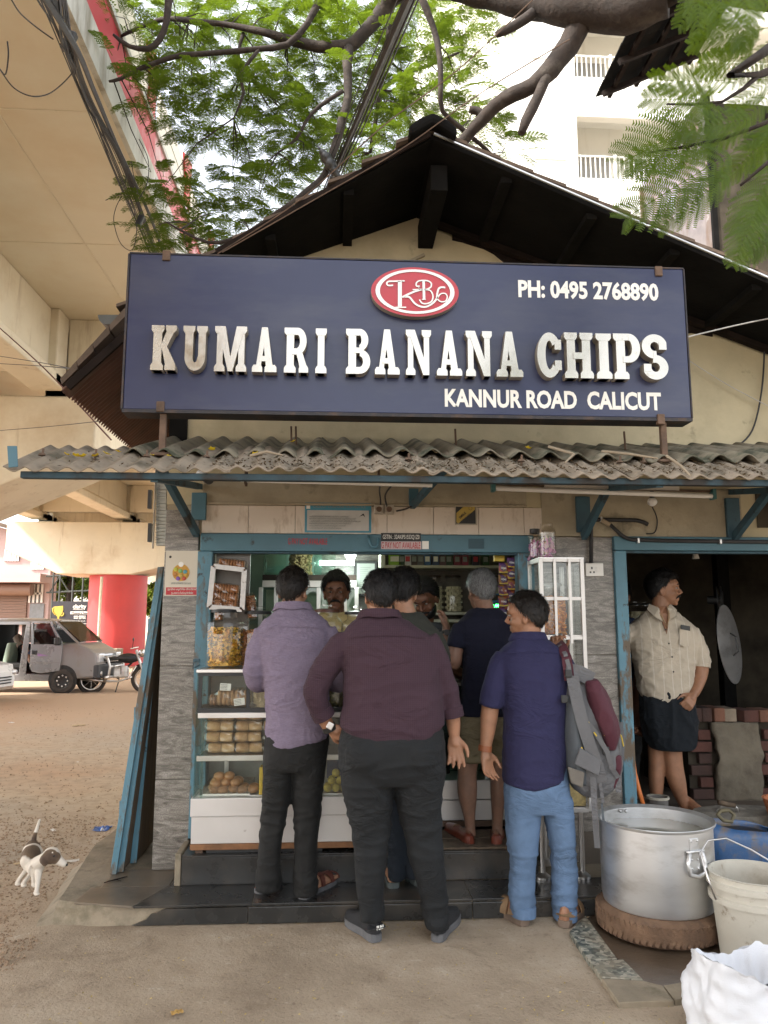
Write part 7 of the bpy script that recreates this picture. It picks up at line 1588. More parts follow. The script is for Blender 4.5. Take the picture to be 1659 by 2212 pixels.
for px, lb in ((895,'jar of white rolls half hidden behind the bearded shopkeeper'),(942,'jar of white rolls beside the bearded shopkeeper'),(984,'jar of white rolls left of the grey-haired man'),(1078,'jar of rolls behind the hanging sweet sachets')):
    jar((sx(px),SHY+.13,sz(1322)+.001),.078,.315,cream,0,0,.20,lb,px,mat('dark_jar_lid',(.04,.025,.02),.4) if px == 895 else bpy.data.materials['dark_jar_lid'],rolls=True,group='jars of rolls on the shelf unit')
# sachet strips
pur = multi('sachet_print',[(.07,.02,.10),(.10,.03,.12),(.30,.05,.03),(.32,.20,.03),(.08,.02,.11)],45); yel = mat('sachet_yellow',(.55,.38,.02),.4,bump=0); prp = mat('sachet_purple',(.05,.02,.10),.35,var=.2,bump=0)
GY = .10
for si, (px, top_, n_) in enumerate(((1087,1216,5),(1105,1204,6),(1126,1208,6))):
    s_ = thing('sachet_strip', at(px,1320,GY), ['left','middle','right'][si]+' hanging strip of purple and yellow sweet sachets', 'sachet strip', 'strips of sweet sachets')
    for k in range(n_):
        y0 = top_+24*k; a, c = at(px-10,y0+22,GY), at(px+10,y0,GY); mb = MB()
        mb.grid(lambda u, v: (a.x+(c.x-a.x)*u+.003*math.sin(k+v*2), GY-.010*math.sin(math.pi*u)*math.sin(math.pi*v)**.5+.004*math.sin(k*2+si), a.z+(c.z-a.z)*v), 6, 6)
        o = mb.build('sachet', pur, s_, smooth=True); q_ = o.modifiers.new('s','SOLIDIFY'); q_.thickness = .004; q_.offset = 1
        MB().prism([(a.x+.003,GY-.0135,a.z+.001),(c.x-.003,GY-.0135,a.z+.001),(c.x-.003,GY-.0135,a.z+.012),((a.x+c.x)/2,GY-.0135,a.z+.006),(a.x+.003,GY-.0135,a.z+.012)],(0,.002,0)).build('yellow_edge', yel, o)
        MB().lathe([(0,0),(.019,0),(.019,.002)],12,((a.x+c.x)/2,GY-.0125,(a.z+c.z)/2-.002),Matrix.Rotation(R(90),3,'X')).build('dark_disc', prp, o)
        text('lettering','GEMS',((a.x+c.x)/2,GY-.0155,(a.z+c.z)/2-.002),.036,.011,M['signtext'],o,.0005,.02,Matrix.Rotation(.12,3,'Y'))
MB().box(at(1068,1200,GY+.02).x,at(1090,1200,GY+.02).x,GY+.02,GY+.06,at(1075,1212,GY).z,at(1075,1198,GY).z+.02).build('yellow_box', yel, None, bev=.003, label='small yellow box above the left sachet strip', cat='box')
wsY = .75; p = at(1066,1300,wsY); ws = thing('weighing_scale', p-V((0,0,.05)), 'blue weighing scale display with glowing green digits left of the sachets', 'scale'); MB().box(p.x-.06,p.x+.06,wsY,wsY+.05,p.z-.05,p.z+.06).build('display_case', mat('scale_blue',(.05,.17,.35),.5), ws, bev=.006); MB().box(p.x-.05,p.x+.05,wsY-.003,wsY-.0005,p.z+.01,p.z+.05).build('screen', M['black'], ws)
gd = mat('green_digits',(.0,.6,.1),.5,bump=0,emit=((.05,1,.15),5)); text('lettering','0.44',(p.x+.012,wsY-.004,p.z-.028),.05,.026,gd,ws,.001,.01); MB().box(p.x-.05,p.x+.05,wsY-.003,wsY-.0005,p.z-.044,p.z-.012).build('screen', M['black'], ws); MB().tube([(p.x,wsY+.03,p.z-.05),(p.x,wsY+.03,1.16)],.015,8).box(p.x-.14,p.x+.14,wsY-.1,wsY+.16,1.08,1.16).build('scale_body', M['steel'], ws)

# ================================================================ RIGHT STEEL CABINET
KY = -.30; kb = thing('steel_display_cabinet', (at(1215,1900,KY).x,-.15,.095), 'narrow steel framed display cabinet on legs holding a jar of orange snacks', 'cabinet')
def kx(px): return at(px,1400,KY).x
zK1, zK0 = at(1215,1207,KY).z, at(1215,1752,KY).z; xl_, xr_ = kx(1170), kx(1268)
for x in (xl_,xr_-.022): MB().box(x,x+.022,KY,KY+.022,zK0,zK1).build('upright', M['steelwhite'], kb, bev=.001)
for x in (xl_-.0,xr_-.022): MB().box(x,x+.022,-.03,-.008,zK0,zK1).build('upright', M['steelwhite'], kb, bev=.001)
for py in (1210,1293,1378,1752):
    z = at(1215,py,KY).z; MB().box(xl_+.023,xr_-.023,KY+.002,KY+.02,z-.010,z+.010).build('cross_bar', M['steelwhite'], kb, bev=.001)
    if py != 1293:
        for x in (xl_,xr_-.02): MB().box(x+.001,x+.02,KY+.023,-.031,z-.010,z+.010).build('side_bar', M['steelwhite'], kb)
for f_ in (.34,.67): x = xl_+(xr_-xl_)*f_; MB().box(x-.008,x+.008,KY-.006,KY+.001,at(1215,1390,KY).z,zK1+.002).build('front_strip', M['steelwhite'], kb, bev=.001)
MB().box(xl_,xr_,KY-.002,-.008,zK1+.001,zK1+.008).build('top_plate', M['steel'], kb); zf_ = at(1215,1378,KY).z
MB().box(xl_+.002,xr_-.002,KY+.021,-.009,zf_+.011,zf_+.016).build('shelf', M['steel'], kb); MB().box(xl_+.002,xr_-.002,KY+.021,-.009,zK0+.011,zK0+.016).build('shelf', M['steel'], kb)
MB().box(xl_+.024,xr_-.024,KY+.012,KY+.015,zf_+.02,zK1-.022).build('front_glass', M['glass'], kb); MB().box(xr_-.006,xr_-.004,KY+.024,-.032,zK0+.03,zK1-.03).build('side_glass', M['glass'], kb); MB().box(xl_+.004,xl_+.006,KY+.024,-.032,zf_+.02,zK1-.03).build('side_glass', M['glass'], kb)
for k in range(4): MB().box(xr_-.052+.008*k-.03*(k>1),xr_-.049+.008*k-.03*(k>1),-.02,-.009,zK0+.03,zK1-.03).build('mirror_strip', M['steel'], kb)
MB().box(xl_+.03,xr_-.03,KY+.03,KY+.1,zK0+.02,zK0+.25).build('drawer', mat('yellow_speckled',(.40,.30,.12),.6,var=.4,vs=40), kb)
for (px, Y) in ((1258,KY),(1172,KY),(1178,-.05)): x = at(px,1800,Y).x; MB().tube([(x,Y+.02,.10),(x,Y+.02,zK0)],.016,10).lathe([(.045,0),(.045,.012),(.022,.03),(.016,.032)],16,(x,Y+.02,.0955)).build('leg', M['steel'], kb, smooth=40)
jar((kx(1207),-.19,zf_+.017),.080,.335,orange,330,.018,.205,'wide glass jar of orange ring snacks inside the steel cabinet',15,M['steel'],ring=1,group=None); 
jar((at(1148,1300,-.02).x,.06,zf_+.05),.06,.27,brownc,100,.012,.08,'steel lidded jar half hidden left of the steel cabinet',16,M['steel'],group=None)
def pjar(px, r_, h_, label, lidded, Y, ribs):
    o = thing('plastic_jar', (0,0,0), label, 'jar', 'plastic jars on the cabinet'); pr2 = [(r_*.85,0),(r_,.008)]
    for k in range(ribs): z = .02+(h_*.72-.02)*k/ribs; dz = h_*.72/ribs; pr2 += [(r_,z),(r_*.955,z+dz*.5)]
    pr2 += [(r_,h_*.72),(r_*.9,h_*.82),(r_*.68,h_*.88),(r_*.68,h_)]; MB().lathe(pr2,24).build('body', M['cello'], o, smooth=60)
    if lidded: MB().lathe([(0,h_+.001),(r_*.74,h_),(r_*.74,h_-.03)],20).build('lid', M['black'], o, smooth=40)
    swm = bpy.data.materials.get('pink_sweets') or multi('pink_sweets',[(.45,.08,.30),(.55,.40,.45),(.30,.05,.30),(.5,.45,.2)],50); mb = MB(); rn = random.Random(px)
    for k in range(22): a = rn.uniform(0,6.3); mb.obox((r_*.6*math.cos(a),r_*.6*math.sin(a),.02+rn.random()*h_*.38),(.012,.008,.075),Matrix.Rotation(rn.uniform(-.6,.6),3,'X') @ Matrix.Rotation(rn.uniform(-.6,.6),3,'Y'))
    tag(mb.build('sweets', swm, o), kind='stuff'); o.location = (at(px,1190,Y).x,Y,zK1+.009)
pjar(1182,.056,.215,'ribbed clear plastic jar with no lid on top of the steel cabinet',False,-.2,9); pjar(1156,.042,.19,'smaller dark lidded jar of pink sweets on top of the steel cabinet',True,-.12,1)

# ================================================================ FACADE FITTINGS
def plate(name, px0, py0, px1, py1, Y, m, label, cat, th=.003, bev=0):
    a, b2 = at(px0,py1,Y), at(px1,py0,Y); o = thing(name, ((a.x+b2.x)/2,Y,a.z), label, cat); MB().box(a.x,b2.x,Y-th,Y,a.z,b2.z).build('sheet', m, o, bev=bev); return o
def ptext(par, s_, px0, py0, px1, py1, Y, m, bold=0): return fit(s_, px0, py0, px1, py1, Y, m, par, bold)
redp = mat('red_print',(.45,.02,.03),.5,var=.05,bump=0); blkp = M['black']; FY = -.0235
np_ = plate('pillar_notice',355,1190,432,1287,-.0025,mat('cream_notice',(.60,.55,.45),.5,var=.04,vs=3,bump=0),'cream notice with a round sweets picture and red band on the left pillar','notice')
YN = -.006; a = at(391,1237,YN); MB().lathe([(0,0),(.052,0),(.052,.001)],32,a,Matrix.Rotation(R(90),3,'X')).build('picture_disc', mat('orange_disc',(.55,.30,.05),.6,bump=0), np_)
for k, (dx_, dz_, c) in enumerate(((-14,8,(.45,.45,.05)),(-2,4,(.20,.40,.12)),(11,2,(.10,.30,.35)),(-16,-4,(.45,.20,.05)),(14,-6,(.50,.30,.05)),(0,-8,(.50,.35,.08)),(-8,-14,(.18,.08,.35)),(8,-14,(.45,.08,.05)))):
    MB().ell(at(391+dx_*.8,1237-dz_*.9,YN-.003),(.013,.003,.013),12,8).build('sweet_print', mat('print_%d' % k,c,.6,bump=0), np_, smooth=True)
MB().lathe([(0,0),(.016,0),(.016,.001)],20,at(391,1219,YN-.003),Matrix.Rotation(R(90),3,'X')).build('badge_print', M['signtext'], np_); MB().ell(at(368,1203,YN),(.008,.003,.008),10,6).build('seal_print', M['black'], np_)
a, b2 = at(358,1285,YN), at(429,1269,YN); MB().box(a.x,b2.x,YN-.0004,YN+.0004,a.z,b2.z).build('red_band', redp, np_)
ptext(np_,'ഇവിടെ കൃത്രിമ നിറങ്ങൾ',362,1270,425,1276.5,YN-.0015,M['signtext']); ptext(np_,'ഉപയോഗിക്കുന്നില്ല',370,1278,417,1284,YN-.0015,M['signtext']); ptext(np_,'SAY NO TO SYNTHETIC FOOD COLOR',370,1258,412,1262,YN,bpy.data.materials['grey_ink'])
g1 = thing('payment_lettering', at(664,1176,FY), 'red NOT AVAILABLE lettering straight on the blue paint of the lintel', 'sticker'); ptext(g1,'G PAY NOT AVAILABLE',622,1163,707,1176,FY,redp,.006)
g2 = plate('tax_number_plate',823,1152,909,1169,FY,M['black'],'black strip with the GSTIN number on the blue lintel','sticker'); ptext(g2,'GSTIN : 32AKIPS1553Q1Z0',827,1155.5,906,1165.5,FY-.004,M['signtext'],.0)
g3 = plate('payment_sticker',823,1170,910,1186,FY,mat('pink_white',(.62,.50,.50),.5,bump=0),'white sticker with red NOT AVAILABLE letters below the black strip','sticker'); ptext(g3,'G PAY NOT AVAILABLE',824,1171.5,908,1184.5,FY-.004,redp,.004)
g4 = plate('small_tag',912,1169,926,1186,FY,M['signtext'],'small blank white tag on the blue lintel right of the stickers','sticker')
g5 = plate('painted_patch',1012,1164,1045,1185,FY,M['bluedark'],'small painted-over square patch on the right of the lintel','patch',.002)
hk = thing('hook', at(809,1183,FY), 'blue painted iron hook on the lintel left of the black strip', 'hook'); MB().tube([at(797,1158,FY-.006),at(798,1168,FY-.02),at(803,1180,FY-.035),at(811,1183,FY-.035),at(817,1178,FY-.035),at(818,1162,FY-.035)],.009,8).build('rod', M['blue'], hk, smooth=True)
po = plate('blue_notice',658,1087,802,1150,-.010,mat('notice_blue',(.06,.27,.38),.4,var=.15,vs=4,bump=0),'torn blue and white notice covered with wrinkled tape above the lintel','notice')
YP = -.0165; mb = MB(); a, b2 = at(663,1146,YP), at(797,1103,YP); mb.grid(lambda u, v: (a.x+(b2.x-a.x)*u, YP+.0035*noise.noise(V((u*9,v*4,2)))-.002*abs(math.sin(u*40+2*math.sin(v*5))), a.z+(b2.z-a.z)*v), 40, 14); mb.build('white_field', mat('wrinkled_paper',(.50,.49,.46),.4,var=.08,vs=6,bump=0), po, smooth=True)
for k in range(6): ptext(po,('കൂൾബാർ ബേക്കറി ഭക്ഷണം ശുചിത്വം പാലിക്കുക','ഇവിടെ ഭക്ഷണ സാധനങ്ങൾ വൃത്തിയായി','പുകവലി പാടില്ല ദയവായി ശ്രദ്ധിക്കുക','ഭക്ഷ്യ സുരക്ഷാ വകുപ്പ് അറിയിപ്പ്','ശുചിത്വം പാലിക്കുക നന്ദി','പരാതികൾ അറിയിക്കുക')[k],668,1114+5*k,668+(85,100,112,90,78,70)[k],1117.5+5*k,YP-.006,bpy.data.materials['grey_ink'])
MB().prism([at(776,1116,YP-.006),at(785,1109,YP-.006),at(789,1117,YP-.006),at(784,1113,YP-.006)],(0,.001,0)).build('arrow_mark', M['black'], po); ptext(po,'CALICUT CORPORATION NOTICE',676,1092,790,1097,-.0145,bpy.data.materials['grey_ink'])
MB().box(at(662,1095,-.0145).x,at(670,1095,-.0145).x,-.0145,-.0135,at(666,1099,-.0145).z,at(666,1090,-.0145).z).build('emblem', M['signtext'], po)
cc = plate('cctv_notice',983,1089,1030,1134,-.010,mat('notice_grey',(.35,.31,.24),.5,bump=0),'yellow and black SMILE notice about CCTV on the wall tiles','notice'); YC = -.0145
a, b2 = at(985,1131,YC), at(1027,1091,YC); MB().box(a.x,b2.x,YC,YC+.001,a.z,b2.z).build('black_field', M['black'], cc, bev=.0); MB().prism([at(986,1108,YC-.001),at(1005,1091,YC-.001),at(1026,1091,YC-.001),at(1026,1101,YC-.001),at(990,1131,YC-.001),at(986,1128,YC-.001)],(0,.0006,0)).build('yellow_band', mat('ochre_print',(.42,.30,.06),.5,bump=0), cc)
rt = Matrix.Rotation(R(-42),3,'Y'); 
for s_, px, py, w_, h_, m_ in (('SMILE',999,1113,.055,.016,M['black']),("YOU'RE ON CCTV",1005,1119,.085,.010,M['black'])): p = at(px,py,YC-.0025); text('lettering',s_,p,w_,h_,m_,cc,.0005,.02,rt)
MB().lathe([(.010,0),(.012,0),(.012,.001),(.010,.001),(.010,0)],20,at(1016,1098,YC-.002),Matrix.Rotation(R(90),3,'X')).build('smile_ring', M['black'], cc)
for k, (px, py) in enumerate(((818,1102),(840,1102))):
    a = at(px,py,-.010); o = thing('switch_box', a, ['left','right'][k]+' grubby white switch box wired up above the lintel', 'switch box', 'switch boxes'); MB().box(a.x-.030,a.x+.030,-.045,-.010,a.z-.028,a.z+.030).build('box', mat('grubby_plastic',(.36,.32,.26),.6,var=.25,vs=12), o, bev=.004); MB().lathe([(.017,0),(.017,.012),(0,.014)],14,(a.x,-.046,a.z),Matrix.Rotation(R(90),3,'X')).build('knob', M['rust'], o)
for pts in ([(822,1096,-.04),(822,1080,-.05),(820,1060,-.3),(822,1045,-.6)],[(836,1096,-.04),(832,1070,-.1),(845,1050,-.5)],[(856,1104,-.04),(880,1098,-.05),(900,1085,-.05),(905,1070,-.08)]): cable(pts, .005, 'dark wire running from the switch boxes up under the awning', group='switch box wires')
cv = thing('cctv_camera', at(445,1030,-.35), 'small white and black bullet camera under the left end of the awning', 'camera'); a, b2 = at(432,1024,-.30), at(452,1036,-.42); MB().tube([a,a.lerp(b2,.72)],.026,14).build('housing', M['whitep'], cv, smooth=40); MB().tube([a.lerp(b2,.70),b2],.029,14).build('lens_hood', M['black'], cv, smooth=40); MB().tube([a,a+V((0,.08,.05))],.010,8).build('mount', M['whitep'], cv)
# tube fittings
tw_ = mat('dusty_tube',(.52,.48,.42),.35,var=.12,vs=3,bump=0); t1 = thing('tube_light', at(720,1040,-.62), 'unlit dusty white tube fitting under the left half of the awning', 'tube light')
a, b2 = at(522,1031,-.62), at(932,1043,-.62); MB().bar(a,b2,.045,.034).build('batten', tw_, t1, bev=.004); MB().tube([a+V((0,-.03,-.02)),b2+V((0,-.03,-.02))],.012,10).build('tube', M['whitep'], t1, smooth=True)
for px in (532,818): p = at(px,1034,-.62); MB().bar(p+V((0,-.0,.06)),p+V((0,-.02,-.035)),.012,.06,(0,1,0)).build('bracket', M['rust'], t1)
t2 = thing('tube_light', at(1300,1062,-.55), 'bare unlit tube in green end caps under the right half of the awning', 'tube light'); a, b2 = at(1066,1055,-.55), at(1542,1072,-.55)
MB().tube([a,b2],.014,10).build('tube', M['whitep'], t2, smooth=True); MB().bar(at(1175,1050,-.53),at(1465,1056,-.53),.03,.022).build('batten', tw_, t2); MB().bar(at(1066,1046,-.53),at(1540,1062,-.53),.012,.012).build('rail', M['rust'], t2)
ge = mat('green_end_cap',(.04,.13,.13),.5)
for p in (a,b2): MB().obox(p+V((0,.01,.012)),(.022,.05,.06)).build('end_cap', ge, t2, bev=.003)
lb_ = thing('bulb', at(1409,1090,-.1), 'unlit white globe bulb hanging below the right tube', 'bulb'); p = at(1409,1084,-.12); MB().ell(p,(.030,.030,.028),18,12).build('globe', M['whitep'], lb_, smooth=True); MB().lathe([(.016,0),(.013,.05),(0,.05)],12,p+V((0,0,.02))).build('holder', M['black'], lb_)
cable([(1409,1096,-.11),(1416,1110,-.04),(1420,1128,-.02),(1414,1150,-.02),(1396,1153,-.02)], .004, 'thin twisted wire hanging below the globe bulb', cat='wire')
# conduit and socket
def pipe(pts, r_, label, Y=-.035):
    P = [at(x,y,Y) for x, y in pts]; Q = [P[0]]
    for i in range(1,len(P)-1):
        a, b2, c = P[i-1], P[i], P[i+1]; l1 = min(.05,(a-b2).length*.45); u, v = b2+(a-b2).normalized()*l1, b2+(c-b2).normalized()*l1
        for k in range(6): t = k/5; Q.append(u*(1-t)**2+b2*2*t*(1-t)+v*t*t)
    Q.append(P[-1]); o = thing('conduit', P[0], label, 'pipe'); MB().tube(Q, r_, 10).build('pipe', M['blackrub'], o, smooth=True); return o
cA = pipe([(1277,1216),(1277,1122),(1385,1124),(1398,1132)],.0125,'black conduit rising from the socket and bending right above the doorway'); cB = pipe([(1310,1126),(1352,1165),(1440,1168),(1680,1171)],.0125,'black conduit sagging along the kitchen lintel',-.05)
for o, px, py, Y in ((cA,1298,1122,-.035),(cB,1378,1168,-.05),(cB,1555,1170,-.05)): MB().obox(at(px,py,Y-.0),(.014,.032,.034)).build('clip', M['steel'], o, bev=.004)
MB().tube([at(1300,1124,-.045),at(1318,1134,-.06)],.015,10).build('taped_joint', mat('tan_tape',(.36,.28,.19),.8), cB)
so_ = plate('power_socket',1264,1217,1301,1245,-.002,M['whitep'],'white power socket plate with one switch on the granite pillar','socket',.02,.004); 
for px, py, w_, h_ in ((1288-9.5,1227,3.2,5),(1275.5,1236,3.6,3.6),(1283,1236,3.6,3.6)): p = at(px,py,-.0225); MB().box(p.x-w_*.5*mpp(0),p.x+w_*.5*mpp(0),-.0235,-.0225,p.z-h_*.5*mpp(0),p.z+h_*.5*mpp(0)).build('socket_hole', M['black'], so_)
p = at(1290,1231,-.0225); MB().box(p.x-.008,p.x+.008,-.027,-.0225,p.z-.013,p.z+.013).build('switch', M['whitep'], so_, bev=.002)
# pvc sheet pack and hinge at the left edge
pv = thing('panel_stack', at(345,1180,-.1), 'stacked pale ribbed wall panels fixed to the left edge of the shop', 'panels'); pm = mat('grey_white_panel',(.42,.43,.39),.6,var=.08,vs=4,bump=.1)
for k in range(22): y0 = 1012+7.6*k; a, b2 = at(337,y0+6.8,.02), at(360,y0,.02); MB().box(a.x,b2.x-.001,.02,.05,a.z,b2.z).build('panel', pm, pv, bev=.002)
a, b2 = at(328,1184,.0), at(336,1008,.0); MB().box(a.x,b2.x,.0,.05,a.z,b2.z).build('edge_strip', M['whitep'], pv)
text('lettering','AFTER INSTALLATION OF THE SHEET',at(341,1095,.014),.46,.020,bpy.data.materials['grey_ink'],pv,.0006,.01,Matrix.Rotation(R(90),3,'Y'))
for py in (1058,1130): a, b2 = at(318,py+40,.05), at(327,py,.05); MB().box(a.x,b2.x,.05,.09,a.z,b2.z).build('black_block', M['black'], pv)
hp = thing('hasp', at(422,1430,-.02), 'blue painted iron hasp on the left door post', 'latch'); MB().obox(at(424,1427,-.028),(.035,.016,.02)).tube([at(418,1432,-.03),at(416,1444,-.03),at(432,1436,-.03)],.004,6).build('loop', M['bluedark'], hp)

# ================================================================ LEANING SHUTTER BOARDS
for k, (tx, bx0, bx1, Yb, Yt, lb) in enumerate(((350,240,252,-.06,.10,'outermost blue shutter board leaning on the left pillar'),(356,255,279,-.02,.12,'second blue shutter board leaning on the left pillar'),(352,283,296,.14,.22,'innermost blue shutter board leaning behind the pillar edge'))):
    sb_ = thing('shutter_board', at((bx0+bx1)/2,1866,Yb), lb, 'shutter board', 'leaning shutter boards'); T0, T1 = at(tx-8,1225,Yt), at(tx+8,1225,Yt); B0, B1 = at(bx0,1862,Yb), at(bx1,1866,Yb); B0.z = B1.z = .097
    dpt = V((.015*k,.55,0)); T0.x = min(T0.x,-1.085+.0*k); w_ = B1.x-B0.x
    ax_ = (T0-B0); thk = V((.030,0,.004))
    for j in range(2): s_ = j*.285; MB().prism([B0+V((0,s_,0)),B0+V((0,s_+.28,0)),T0+V((0,s_+.28,0)),T0+V((0,s_,0))],(.030,0,.004)).build('plank', M['woodraw'] if k else M['woodraw'], sb_, bev=.003)
    MB().prism([B0+V((-.002,-.012,.0)),B0+V((.034,-.012,0)),T0+V((.034,-.012,0)),T0+V((-.002,-.012,0))],(0,.012,0)).build('edge_face', M['bluechip'], sb_, bev=.002)
    for f_ in (.2,.5,.8): c = B0.lerp(T0,f_); MB().box(c.x-.012,c.x-.001,c.y+.01,c.y+.54,c.z-.035,c.z+.035).build('batten', M['bluechip'], sb_)
# ================================================================ RIGHT FOREGROUND
PY = -.78; pt = thing('cooking_pot', at(1420,1985,PY), 'huge aluminium cooking pot with a riveted handle standing on an old tyre', 'pot'); pcx = at(1418,1850,PY).x; zr = .532; zb_ = .118; pr_ = .279
MB().lathe([(0,zb_),(pr_*.86,zb_),(pr_*.96,zb_+.02),(pr_*.985,zb_+.06),(pr_*.985,zr-.012),(pr_*1.035,zr-.004),(pr_*1.04,zr+.003),(pr_*1.03,zr+.006),(pr_*.965,zr-.008),(pr_*.965,zb_+.03),(0,zb_+.02)],64,(pcx,PY,0)).build('body', M['alu'], pt, smooth=40)
MB().lathe([(0,zr-.06),(pr_*.962,zr-.06)],40,(pcx,PY,0)).build('water', mat('cloudy_water',(.22,.21,.17),.08,var=.1,vs=3,bump=0), pt)
def prp(a, z, d=0): a = R(a); return V((pcx+(pr_*.985+d)*math.sin(a), PY-(pr_*.985+d)*math.cos(a), z))
for sgn, ab in ((1,16),(1,196)):
    h = MB()
    for da, z0, z1 in ((5,zr-.085,zr-.03),(6,zr-.175,zr-.095)): h.prism([prp(ab-da,z0,.001),prp(ab+da,z0,.001),prp(ab+da,z1,.001),prp(ab-da,z1,.001)], prp(ab,0,.006)-prp(ab,0))
    hb = h.build('handle_plate', M['alu'], pt, bev=.002)
    MB().tube([prp(ab-10,zr-.088,.014),prp(ab+10,zr-.088,.014)],.0075,8).tube([prp(ab-7,zr-.09,.015),prp(ab-9.5,zr-.14,.02),prp(ab-8.5,zr-.185,.025),prp(ab,zr-.198,.026),prp(ab+8.5,zr-.185,.025),prp(ab+9.5,zr-.14,.02),prp(ab+7,zr-.09,.015)],.0105,10).build('handle', M['alu'], pt, smooth=True)
    for da in (-3.5,3.5):
        for z in (zr-.04,zr-.125,zr-.165): MB().ell(prp(ab+da,z,.006),.006,8,6).build('rivet', M['alu'], pt, smooth=True)
for px in (1340,1352): MB().ell(at(px,1752,PY+.245),.009,8,6).build('rivet', M['alu'], pt, smooth=True)
ty = thing('old_tyre', (pcx,PY,0), 'muddy brown worn tyre lying flat under the cooking pot', 'tyre'); tm = mat('muddy_tyre',(.145,.085,.05),.95,var=.35,vs=7,bump=.7,bs=40,dirt=[((.07,.045,.03),5,.5,.7),((.24,.16,.10),14,.6,.75)])
mb = MB(); n = 96; rings = []
for j in range(20):
    a = 2*math.pi*j/20; rings.append((.225+.085*math.copysign(abs(math.cos(a))**.7,math.cos(a)), .069+.068*math.copysign(abs(math.sin(a))**.8,math.sin(a)), math.cos(a)))
RG = []
for k in range(n+1):
    t = 2*math.pi*k/n; RG.append([V((pcx+(r_+(.007*noise.noise(V((math.cos(t)*9,math.sin(t)*9,z*30))) if c > .6 else 0)-(.005 if c > .75 and k % 3 == 0 else 0))*math.cos(t), PY+(r_)*math.sin(t), z)) for r_, z, c in rings])
mb.loft(RG, True, False); mb.build('rubber', tm, ty, smooth=True)
mb = MB()
for k in range(64):
    t = 2*math.pi*k/64
    for q in (-1,1): mb.obox((pcx+.3045*math.cos(t+q*.03),PY+.3045*math.sin(t+q*.03),.069+q*.026),(.008,.017,.034),Matrix.Rotation(t,3,'Z') @ Matrix.Rotation(q*.4,3,'X'))
tag(mb.build('tread', tm, ty), kind='stuff')
# white bucket
BKY = -1.14; bc = at(1628,1905,BKY); bk = thing('white_bucket', (bc.x,BKY,0), 'dirty white plastic bucket with a wire handle beside the pot', 'bucket'); bm = mat('dirty_white_plastic',(.50,.47,.40),.55,var=.08,vs=4,bump=.1,dirt=[((.27,.21,.14),3,.5,.75),((.20,.15,.10),12,.62,.72)]); r_ = .193; h = .375
MB().lathe([(0,.002),(r_*.82,.002),(r_*.84,.012),(r_*.95,h-.12),(r_*1.03,h-.118),(r_*1.035,h-.095),(r_*.965,h-.09),(r_*.97,h-.055),(r_*1.06,h-.052),(r_*1.065,h-.03),(r_*.985,h-.026),(r_*.99,h-.004),(r_*1.02,h),(r_*.97,h+.002),(r_*.94,h-.03),(r_*.80,.03),(0,.02)],48,(bc.x,BKY,0)).build('body', bm, bk, smooth=35)
MB().tube([V((bc.x+q[0],BKY+q[1],q[2])) for q in ((-.208,-.05,h-.10),(-.235,-.03,h-.0),(-.225,.05,h+.07),(-.16,.10,h+.115),(-.06,.12,h+.118),(.05,.10,h+.07),(.15,.05,h+.01),(.21,.03,h-.08))],.0045,6).build('wire_handle', M['steel'], bk, smooth=True)
# blue jerrycan
JC = -.42; jc = thing('blue_jerrycan', at(1605,1900,JC), 'grimy blue plastic jerrycan with a cut open top behind the white bucket', 'jerrycan'); jm = mat('grimy_blue_plastic',(.03,.09,.215),.35,var=.3,vs=4,bump=.1,dirt=[((.16,.12,.07),4,.5,.62),((.03,.04,.05),5,.58,.7,(3,3,.7))])
jl, jr_, jz = at(1533,1850,JC).x, at(1533,1850,JC).x+.52, at(1560,1797,JC).z; mb = MB(); rg_ = []
for k in range(9):
    t = k/8; z = -.01+(jz+.01)*t; s_ = 1-.10*max(0,(t-.75)/.25)**2; cx = (jl+jr_)/2; ring = []
    for i in range(36):
        a = 2*math.pi*i/36; ring.append(V((cx+(jr_-jl)/2*s_*math.copysign(abs(math.cos(a))**.5,math.cos(a)), JC+.14+.15*s_*math.copysign(abs(math.sin(a))**.5,math.sin(a)), z+(-.05*math.cos(a) if k == 8 else 0))))
    rg_.append(ring)
mb.loft(rg_, True, False); o = mb.build('body', jm, jc, smooth=50); q_ = o.modifiers.new('s','SOLIDIFY'); q_.thickness = .006
MB().lathe([(.0,-.02),(.15,-.02)],24,((jl+jr_)/2,JC+.14,jz-.02)).build('dark_inside', M['black'], jc)
MB().tube([at(1556,1752,JC+.1),at(1550,1760,JC+.08),at(1562,1772,JC+.08),at(1580,1775,JC+.1),at(1586,1760,JC+.12),at(1574,1750,JC+.12),at(1556,1752,JC+.1)],.011,8).build('cap_ring', mat('muddy_green',(.14,.12,.07),.8,var=.3), jc, smooth=True)
